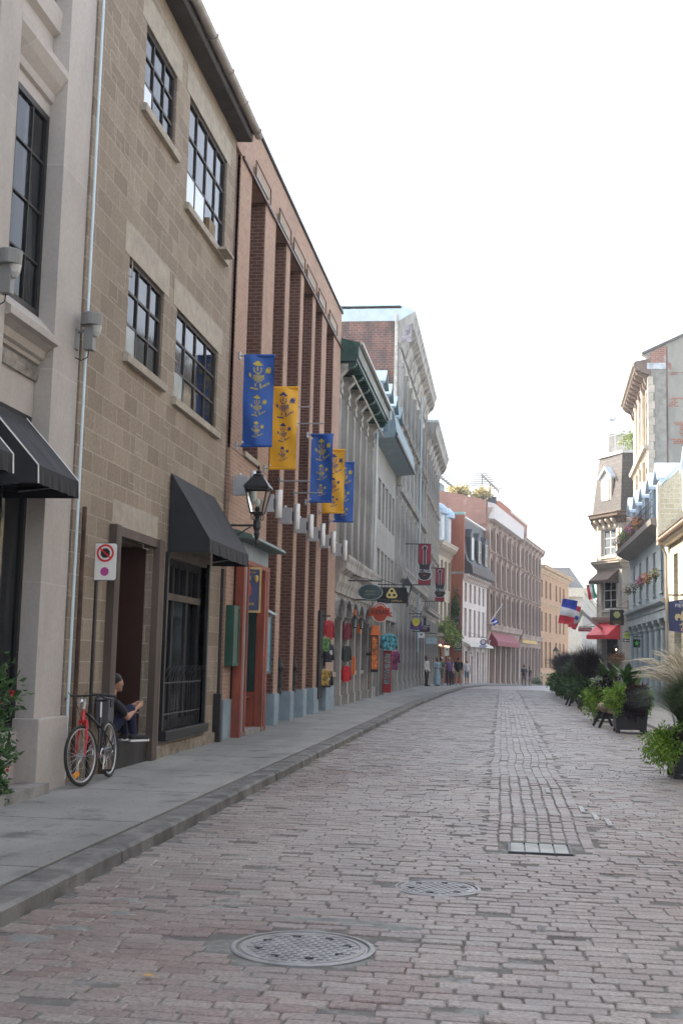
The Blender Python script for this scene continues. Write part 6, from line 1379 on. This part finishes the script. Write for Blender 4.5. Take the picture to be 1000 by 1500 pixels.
# flowers on the columned house
FC=[(attrmat('pink_white_petals',(.5,.3,.3),(.6,.55,.5),.6),'pink and grey'),(attrmat('pale_petals',(.45,.45,.4),(.6,.6,.55),.6),'pale'),(attrmat('magenta_petals',(.5,.06,.2),(.65,.25,.4),.6),'magenta'),(attrmat('orange_petals',(.65,.12,.03),(.7,.35,.05),.6),'orange'),(attrmat('cream_petals',(.3,.35,.15),(.6,.5,.3),.6),'cream and green')]
for (m,nm),yy in zip(FC,wy[::-1]):
    r=thing('window_basket','bunch of %s flowers hung at a window of the columned house'%nm,'flower basket',(6.0,yy,5.15),0,'flower baskets on the columned house')
    MB().lathe([(.05,-.12),(.13,.0),(.14,.06)],n=10).build('basket',plain('wicker',(.2,.14,.09),.8,var=.3),r); MB().tube([(.0,0,0),(.1,0,.2),(.35,0,.2)],.012,5).build('hook',IRON,r)
    rr=random.Random(int(yy*10)); b=MB(); leafblob(b,(0,0,.1),(.2,.26,.2),160,.09,rr); b.build('petals',m,r,recalc=False); b=MB(); leafblob(b,(0,0,-.02),(.18,.24,.24),120,.09,rr); b.build('leaves',GRN_,r,recalc=False)
for (m,nm),yy in zip(FC,(60.5,57.8,55,52.2)):
    r=thing('balcony_flower_pot','pot of %s flowers on the eaves balcony of the columned house'%nm,'flower pot',(5.75,yy,7.35),0,'flower pots on the balcony of the columned house')
    MB().lathe([(.1,-.1),(.14,.15),(.15,.16)],n=10).build('pot',plain('terracotta',(.3,.13,.08),.8,var=.2),r); rr=random.Random(int(yy*10)); b=MB(); leafblob(b,(0,0,.35),(.28,.3,.24),200,.1,rr); b.build('petals',(m if nm!='pale' else LIME_),r,recalc=False); b=MB(); leafblob(b,(0,0,.22),(.26,.28,.22),160,.1,rr); b.build('leaves',GRN_,r,recalc=False)
r=thing('hanging_basket','round hanging basket of red-brown flowers beside the lit lantern','flower basket',(6.85,73.8,1.85)); rr=random.Random(4); MB().lathe([(.1,-.35),(.35,-.1),(.38,0)],n=12).build('basket',plain('wicker',(.2,.14,.09)),r); b=MB(); leafblob(b,(0,0,.1),(.5,.45,.35),700,.11,rr); b.build('petals',attrmat('rust_petals',(.25,.06,.02),(.5,.2,.08),.6,c3=(.15,.12,.03)),r,recalc=False); MB().tube([(0,0,0),(0,0,1.2),(.5,.8,1.3)],.015,4).build('hanger',IRON,r)
# trailing plants on the cream dormer house and roof grasses
HNG=attrmat('yellow_green_leaves',(.06,.12,.02),(.4,.42,.1),.6,c3=(.16,.24,.05))
vine('mass of trailing green plants on the balcony of the cream dormer house',-4.0,89.6,3.9,1500,(.5,2.0,.7),HNG,.22,name='trailing_plant',droop=.9)
vine('lower bunch of yellow-green trailing plants at the corner of the red brick wall',-3.5,92.4,3.3,900,(.5,1.0,.6),HNG,.2,name='trailing_plant',droop=.9)
vine('dark climbing ivy on the red brick side wall',-3.6,93.7,5.2,700,(.25,.15,2.0),GRN_,.2,name='climbing_ivy')
YG=attrmat('straw_yellow_grass',(.42,.36,.16),(.62,.55,.32),.7)
for k,(x,y) in enumerate(((-3.9,106.5),(-1.9,106.5))):
    plant('roof_grass_bush','straw yellow grass bush on the warehouse roof, '+('left','right')[k]+' of two','grass plant',x,y,15.9 if k else 16.2,lambda b,rr:(leafblob(b,(0,0,.3),(.95,.5,.6),1300,.3,rr)),YG,'straw yellow bushes on the warehouse roof')
slab(None,'tmp',BLK,0,.001,0,.001,0,.001) if 0 else None
o=MB().box(-1.2,1.1,-.3,.3,0,.8).build('roof_planter_box',plain('dark_roof_planter',(.05,.055,.06),.6,var=.2)); o.location=(-1.7,106.4,15.3); tag(o,'dark planter box on the warehouse roof below the right straw yellow bush','planter')
plant('roof_tree','small yellow-green potted tree on the roof terrace of the corner house','tree',8.1,76.8,15.0,lambda b,rr:(leafblob(b,(0,0,.9),(.75,.6,.6),700,.18,rr),b.tube([(0,0,-.1),(0,0,.8)],.05,6,val=.1)),HNG)
plant('street_bush','small olive bush at the foot of the ochre building','bush',3.3,118,gz(118),lambda b,rr:leafblob(b,(0,0,.4),(.7,.5,.5),700,.13,rr),GRN_)

# ------------------------------------------------------------------ people: capsules fused to one skin by voxel remeshing
def fused(name,parts,vox,m,parent=None,M=None,smooth=True):
    b=MB()
    for p in parts:
        if p[0]=='e': b.sph(p[1],p[2],16,10)
        else:
            a,c,r0,r1=Vector(p[1]),Vector(p[2]),p[3],p[4]
            b.tube([a,a.lerp(c,.5),c],[r0,(r0+r1)/2,r1],12); b.sph(a,r0,12,8); b.sph(c,r1,12,8)
    me=b.mesh('t',m); o=bpy.data.objects.new('t',me); col.objects.link(o)
    md=o.modifiers.new('r','REMESH'); md.mode='VOXEL'; md.voxel_size=vox; md.use_smooth_shade=True
    s=o.modifiers.new('s','SMOOTH'); s.factor=.6; s.iterations=3
    dg=bpy.context.evaluated_depsgraph_get(); dg.update()
    me2=bpy.data.meshes.new_from_object(o.evaluated_get(dg)); bpy.data.objects.remove(o); me2.name=name
    me2.materials.clear(); me2.materials.append(m); me2.polygons.foreach_set('use_smooth',[True]*len(me2.polygons))
    return put(me2,name,parent,M)
def skin(n,c): return plain(n,c,.55,var=.12,scale=12)
SKL=skin('light_skin',(.42,.24,.17)); SKD=skin('brown_skin',(.2,.1,.065)); SKT=skin('tan_skin',(.4,.22,.14))
def c(a,b,r0,r1): return ('c',a,b,r0,r1)
def walker(label,x,y,face,h,top,bot,hair,skin_=SKL,shorts=False,dress=None,sleeves=.5,stride=.0,arms='down',cap=None,build=1.0,bag=None,longhair=False,wide=1.0):
    """standing or walking figure, local -y is where it faces"""
    s=h/1.75; z0=gz(y)+(.13 if x<kerbx(y) else 0); r=thing('person',label,'person',(x,y,z0),face); vx=.022
    hipz,kz,az=.93,.5,.09; st=stride
    J=dict(hl=(-.09,0,hipz),hr=(.09,0,hipz),kl=(-.1,-.12*st*2,kz),kr=(.1,.06*st*2,kz),al=(-.1,-.26*st*2+.02,az),ar=(.1,.3*st*2+.02,az+.06*st))
    sh=1.42; A=[]
    for sg,k in ((-1,'l'),(1,'r')):
        if arms=='down': el=(sg*.25,.03+sg*st*.15,1.13); wr=(sg*.25,-.08-sg*st*.25,.88)
        elif arms=='up': el=(sg*.24,-.2,1.25); wr=(sg*.1,-.28,1.52)
        else: el=(sg*.25,-.02,1.14); wr=(sg*.1,-.24,1.08)
        A.append(((sg*.185*build,0,sh),el,wr))
    def sc(p): return tuple(q*s for q in p)
    body=[c(sc((0,0,1.0)),sc((0,0,1.32)),.13*s*build,.14*s*build),c(sc((0,.01,1.4)),sc((0,-.01,1.56)),.06*s,.055*s),('e',sc((0,-.015,1.645)),(.078*s,.095*s,.115*s)),('e',sc((0,-.11,1.64)),(.018*s,.022*s,.025*s)),c(sc((-.15,0,1.4)),sc((.15,0,1.4)),.06*s,.06*s)]
    for sg in (-1,1): body.append(('e',sc((sg*.08,0,1.645)),(.015*s,.025*s,.032*s)))
    for a,e,w in A:
        hd=Vector(w)+(Vector(w)-Vector(e)).normalized()*.09
        body+=[c(sc(a),sc(e),.05*s,.04*s),c(sc(e),sc(w),.04*s,.028*s),('e',sc(hd),(.04*s,.03*s,.06*s))]
        for f in range(4): body.append(c(sc(hd),tuple((Vector(hd)+(Vector(w)-Vector(e)).normalized()*.09+Vector(((f-1.5)*.02,0,0)))*s),.012*s,.009*s))
    for k in 'lr': body+=[c(sc(J['h'+k]),sc(J['k'+k]),.08*s*build,.055*s),c(sc(J['k'+k]),sc(J['a'+k]),.055*s,.035*s)]
    fused('body',body,.02*s,skin_,r)
    g=.014*s
    T_=[c(sc((0,0,.98)),sc((0,0,1.32)),.15*s*build*wide,.15*s*build),c(sc((-.1,0,1.0)),sc((.1,0,1.0)),.11*s*build,.11*s*build),c(sc((-.15*build,0,1.39)),sc((.15*build,0,1.39)),.075*s,.075*s),c(sc((0,0,1.3)),sc((0,0,1.43)),.12*s,.07*s)]
    for a,e,w in A:
        if sleeves>0: e2=Vector(a).lerp(Vector(e),min(1,sleeves*1.6)); T_.append(c(sc(a),sc(e2),.066*s,.06*s))
        if sleeves>.9: T_.append(c(sc(e),sc(w),.055*s,.042*s))
    fused('shirt',T_,vx*s,top,r)
    if dress:
        b=MB(); prof_=[(.2,.08),(.24,.3),(.22,.6),(.17,.95),(.15,1.1)]; n=20
        vs=[((q*(1+.06*math.sin(5*t)))*math.cos(t)*s,q*.85*(1+.06*math.sin(5*t+1))*math.sin(t)*s,z_*s) for q,z_ in prof_ for t in [2*math.pi*k/n for k in range(n)]]
        b.raw(vs,[(i*n+k,i*n+(k+1)%n,(i+1)*n+(k+1)%n,(i+1)*n+k) for i in range(4) for k in range(n)]); b.build('skirt',dress,r,smooth=True,recalc=False)
    else:
        Q=[c(sc((-.06,0,.97)),sc((.06,0,.97)),.125*s*build,.125*s*build)]
        for k in 'lr':
            Q.append(c(sc(J['h'+k]),sc(J['k'+k]),.1*s*build,.078*s))
            if not shorts: Q.append(c(sc(J['k'+k]),sc(J['a'+k]),.07*s,.05*s))
        fused('shorts' if shorts else 'trousers',Q,vx*s,bot,r)
    for k in 'lr':
        a=J['a'+k]; fused('shoe',[c(sc((a[0],a[1]+.03,.05)),sc((a[0],a[1]-.16,.045)),.045*s,.04*s),c(sc((a[0],a[1]+.02,.06)),sc((a[0],a[1]+.01,.12)),.045*s,.04*s)],.015*s,BLK if not shorts else plain('grey_shoe',(.25,.25,.25),.7,var=.2),r)
    H=[('e',sc((0,.015,1.675)),(.086*s,.1*s,.105*s)),('e',sc((0,.05,1.62)),(.075*s,.07*s,.09*s))]
    if longhair: H+=[c(sc((0,.06,1.6)),sc((0,.08,1.42)),.08*s,.06*s)]
    hm=fused('hair',H,.02*s,hair,r)
    # trim: hair sits back from the face
    hm.location=(0,.02*s,.012*s)
    if cap: b=MB(); b.lathe([(.098*s,1.69*s),(.095*s,1.74*s),(.06*s,1.785*s),(.01*s,1.79*s)],n=16); b.ext([(-.07*s,-.08*s),(.07*s,-.08*s),(.06*s,-.18*s),(-.06*s,-.18*s)],1.69*s,1.7*s,'z'); b.build('cap',cap,r)
    if bag: MB().sph(sc((.0,.17,1.2)),(.13*s,.08*s,.19*s),12,8).build('backpack',bag,r,smooth=True)
    return r
HB=plain('dark_brown_hair',(.03,.018,.012),.6,var=.2); HG=plain('blond_hair',(.32,.2,.1),.6,var=.25); HW=plain('grey_hair',(.35,.33,.31),.6,var=.2)
fab=lambda n,c_,v=.2:plain(n,c_,.85,var=v,scale=7)
walker('person in a white top and black trousers standing sideways close to the grey stone wall',-4.3,69.5,R(70),1.72,fab('white_blouse',(.55,.54,.5)),fab('black_trousers',(.015,.015,.017)),HB,SKD,sleeves=1.0)
walker('person with dark hair in a long pale blue dress beside the white-topped person',-3.8,71.6,R(35),1.66,fab('pale_blue_denim',(.28,.38,.44)),None,HB,SKD,dress=fab('pale_blue_denim',(.28,.38,.44)),sleeves=.7,stride=.1,arms='hold')
walker('person in a cap and grey-green clothes standing behind the blue dress',-3.75,75.0,R(150),1.72,fab('green_grey_shirt',(.1,.14,.11)),fab('olive_shorts',(.16,.15,.11)),HB,SKT,shorts=True,cap=WHITE,arms='hold')
walker('blond person in a purple vest and black leggings walking along the pavement',-3.2,73.5,R(10),1.72,fab('purple_vest',(.14,.08,.2)),fab('black_leggings',(.015,.015,.018)),HG,SKL,sleeves=.1,stride=.35,build=1.05,longhair=True)
walker('person in a pale pink shirt raising both arms, in the middle of the group',-3.25,81,R(-100),1.66,fab('pale_pink_shirt',(.5,.4,.42)),fab('navy_trousers',(.03,.035,.07)),HB,SKL,arms='up')
walker('heavily built person in a black t-shirt and khaki shorts, right of the group',-2.85,80,R(165),1.8,fab('black_tshirt',(.015,.014,.014)),fab('khaki_shorts',(.3,.25,.17)),HB,SKT,shorts=True,build=1.2,sleeves=.6,stride=.2)
walker('person in a white t-shirt and grey-blue shorts walking alone on the pavement',-2.55,88.5,R(5),1.78,fab('white_tshirt',(.62,.6,.64)),fab('grey_blue_shorts',(.14,.2,.24)),HW,SKT,shorts=True,stride=.3,sleeves=.6,cap=None,build=1.1)
walker('dark-clothed person far down the street in front of the brown stone warehouse, left of two',1.75,98,R(180),1.7,fab('dark_blue_top',(.03,.035,.05)),fab('grey_trousers',(.12,.11,.11)),HB,SKT)
walker('pale-legged person far down the street beside the dark-clothed one, right of two',2.3,101,R(100),1.6,fab('charcoal_top',(.05,.05,.055)),fab('beige_trousers',(.25,.2,.18)),HB,SKL,shorts=True)
# the man seated in the doorway, in profile, looking at his phone
mn=thing('person','young man with short black hair sitting in the dark doorway, looking down at a phone','person',(-5.0,15.05,.47),0)
F=Vector((.55,.83,0)).normalized(); S=Vector((F.y,-F.x,0))   # facing direction and his right-hand side
def q(f,s,z): return tuple(F*f+S*s+Vector((0,0,z)))
hd=q(.1,0,.75)
body=[c(q(-.12,0,.14),q(-.02,0,.45),.12,.12),c(q(-.02,0,.5),q(.05,0,.64),.055,.05),('e',hd,(.078,.088,.105)),('e',q(.13,0,.71),(.055,.055,.07)),c(q(.185,0,.755),q(.2,0,.735),.012,.016),('e',q(.165,0,.785),(.03,.03,.014)),('e',q(.175,0,.69),(.018,.02,.012)),('e',q(.165,0,.66),(.025,.025,.022)),c(q(-.02,-.15,.5),q(-.02,.15,.5),.05,.05)]
for s_ in (-1,1): body+=[('e',q(.08,s_*.078,.745),(.018,.018,.03)),('e',q(.17,s_*.03,.765),(.012,.012,.009))]
ph=q(.5,.03,.5)
for s_,ex in ((-1,0),(1,.0)):
    shd=q(-.02,s_*.17,.5); el=q(.16,s_*.2,.3) if s_<0 else q(.14,s_*.2,.32); wr=q(.38,s_*.07+.02,.44)
    body+=[c(shd,el,.048,.04),c(el,wr,.04,.026),c(wr,q(.44,s_*.05+.02,.465),.03,.032)]
    for f in range(4):
        a=q(.44+f*.004,s_*.045+.02,.445+.018*f); m1=q(.485,s_*(.055)+.02,.455+.018*f); e=q(.51-.006*f,s_*.02+.02,.465+.018*f); body+=[c(a,m1,.011,.01),c(m1,e,.01,.008)]
    body+=[c(q(.42,s_*.05+.02,.48),q(.47,s_*.02+.02,.505),.013,.01)]
fused('body',body,.0085,SKT,mn)
fused('tshirt',[c(q(-.13,0,.1),q(-.02,0,.46),.14,.135),c(q(-.03,-.16,.49),q(-.03,.16,.49),.062,.062),c(q(-.03,-.17,.49),q(.08,-.2,.37),.062,.058),c(q(-.03,.17,.49),q(.07,.2,.38),.062,.058),c(q(-.02,0,.48),q(.02,0,.56),.09,.065)],.014,fab('black_cotton_tshirt',(.013,.013,.015)),mn)
jn=[c(q(-.12,-.07,.12),q(-.12,.07,.12),.13,.13)]
for s_ in (-1,1): kn=q(.26,s_*.1,.42); an=q(.34,s_*.09,.1); jn+=[c(q(-.1,s_*.09,.12),kn,.095,.07),c(kn,an,.068,.05)]
fused('jeans',jn,.013,fab('dark_blue_denim',(.012,.016,.05)),mn)
for s_ in (-1,1):
    fused('shoe',[c(q(.31,s_*.1,.055),q(.52,s_*.13,.045),.047,.036),c(q(.33,s_*.09,.06),q(.34,s_*.09,.12),.05,.045)],.009,BLKM,mn)
    b=MB(); 
    pts=[q(.27+.29*t,s_*(.1+.03*t)+w_,0) for t,w_ in ((0,-.03),(0,.03),(.3,.045),(.7,.045),(1,.02),(1,-.02),(.7,-.045),(.3,-.045))]
    b.raw([(p[0],p[1],z_) for z_ in (.003,.03) for p in pts],[tuple(range(8)),tuple(range(8,16))]+[(i,(i+1)%8,8+(i+1)%8,8+i) for i in range(8)]); b.build('white_sole',WHITE,mn)
fused('hair',[('e',q(.085,0,.785),(.088,.092,.085)),('e',q(.03,0,.76),(.07,.07,.085))],.01,plain('black_hair',(.012,.01,.01),.6,var=.1),mn,T(-.008,-.012,.012))
phn=thing('phone','dark mobile phone held in both hands by the seated man','phone',tuple(Vector((-5.0,15.05,.47))+Vector(ph)),math.atan2(F.y,F.x))
MB().box(-.03,.05,-.035,.035,-.005,.005).build('case',BLK,phn,T(0,0,0,0,0,R(-25))); MB().box(-.026,.046,-.031,.031,.0055,.007).build('screen',plain('dim_screen',(.2,.22,.25),.2,var=0),phn,T(0,0,0,0,0,R(-25)))

# ------------------------------------------------------------------ light, sky, camera
m,t,b=nt('haze_air'); t.nodes.remove(b); pv=t.nodes.new('ShaderNodeVolumePrincipled'); pv.inputs['Color'].default_value=(.92,.95,1,1); pv.inputs['Density'].default_value=.0008; pv.inputs['Anisotropy'].default_value=.3
L(t,pv.outputs[0],t.nodes['Material Output'].inputs['Volume'])
hz=MB().box(-610,610,-70,910,-16,22).build('haze',m); hz['kind']='stuff'; hz['label']='thin pale air haze along the street'
EL,AZ=R(37),(-.92,.39)   # sun comes over the left-hand roofs, a little from ahead
sd=Vector((AZ[0]*math.cos(EL),AZ[1]*math.cos(EL),math.sin(EL))).normalized()
ld=bpy.data.lights.new('sun','SUN'); ld.energy=3.2; ld.angle=R(.5); ld.color=(1,.86,.68)
lo=bpy.data.objects.new('sun',ld); col.objects.link(lo); lo.rotation_euler=(-sd).to_track_quat('-Z','Y').to_euler()
w=bpy.data.worlds.new('World'); sc.world=w; w.use_nodes=True; t=w.node_tree; bg=t.nodes['Background']
sk=t.nodes.new('ShaderNodeTexSky'); sk.sky_type='NISHITA'; sk.sun_disc=False; sk.sun_elevation=EL; sk.sun_rotation=math.atan2(sd.x,sd.y)
sk.dust_density=3.5; sk.air_density=1.0; sk.ozone_density=.6; sk.altitude=0
hsv=t.nodes.new('ShaderNodeHueSaturation'); hsv.inputs['Saturation'].default_value=.52; L(t,sk.outputs[0],hsv.inputs['Color']); L(t,hsv.outputs[0],bg.inputs[0]); bg.inputs[1].default_value=.15
cd=bpy.data.cameras.new('camera'); cam=bpy.data.objects.new('camera',cd); col.objects.link(cam); sc.camera=cam
cd.sensor_fit='VERTICAL'; cd.sensor_height=36; cd.lens=36*1750/1500; cd.clip_end=3000; cd.clip_start=.05
yaw,pit,rol=R(7.761),R(6.9073),R(1.4)
f_=Vector((-math.sin(yaw)*math.cos(pit),math.cos(yaw)*math.cos(pit),math.sin(pit))); r0=Vector((math.cos(yaw),math.sin(yaw),0)); u0=r0.cross(f_)
rr_=r0*math.cos(rol)+u0*math.sin(rol); uu=-r0*math.sin(rol)+u0*math.cos(rol)
m=Matrix((rr_,uu,-f_)).transposed().to_4x4(); m.translation=(0,0,1.63); cam.matrix_world=m
sc.view_settings.view_transform='Standard'; sc.view_settings.look='None'; sc.view_settings.gamma=1; sc.view_settings.exposure=2.32
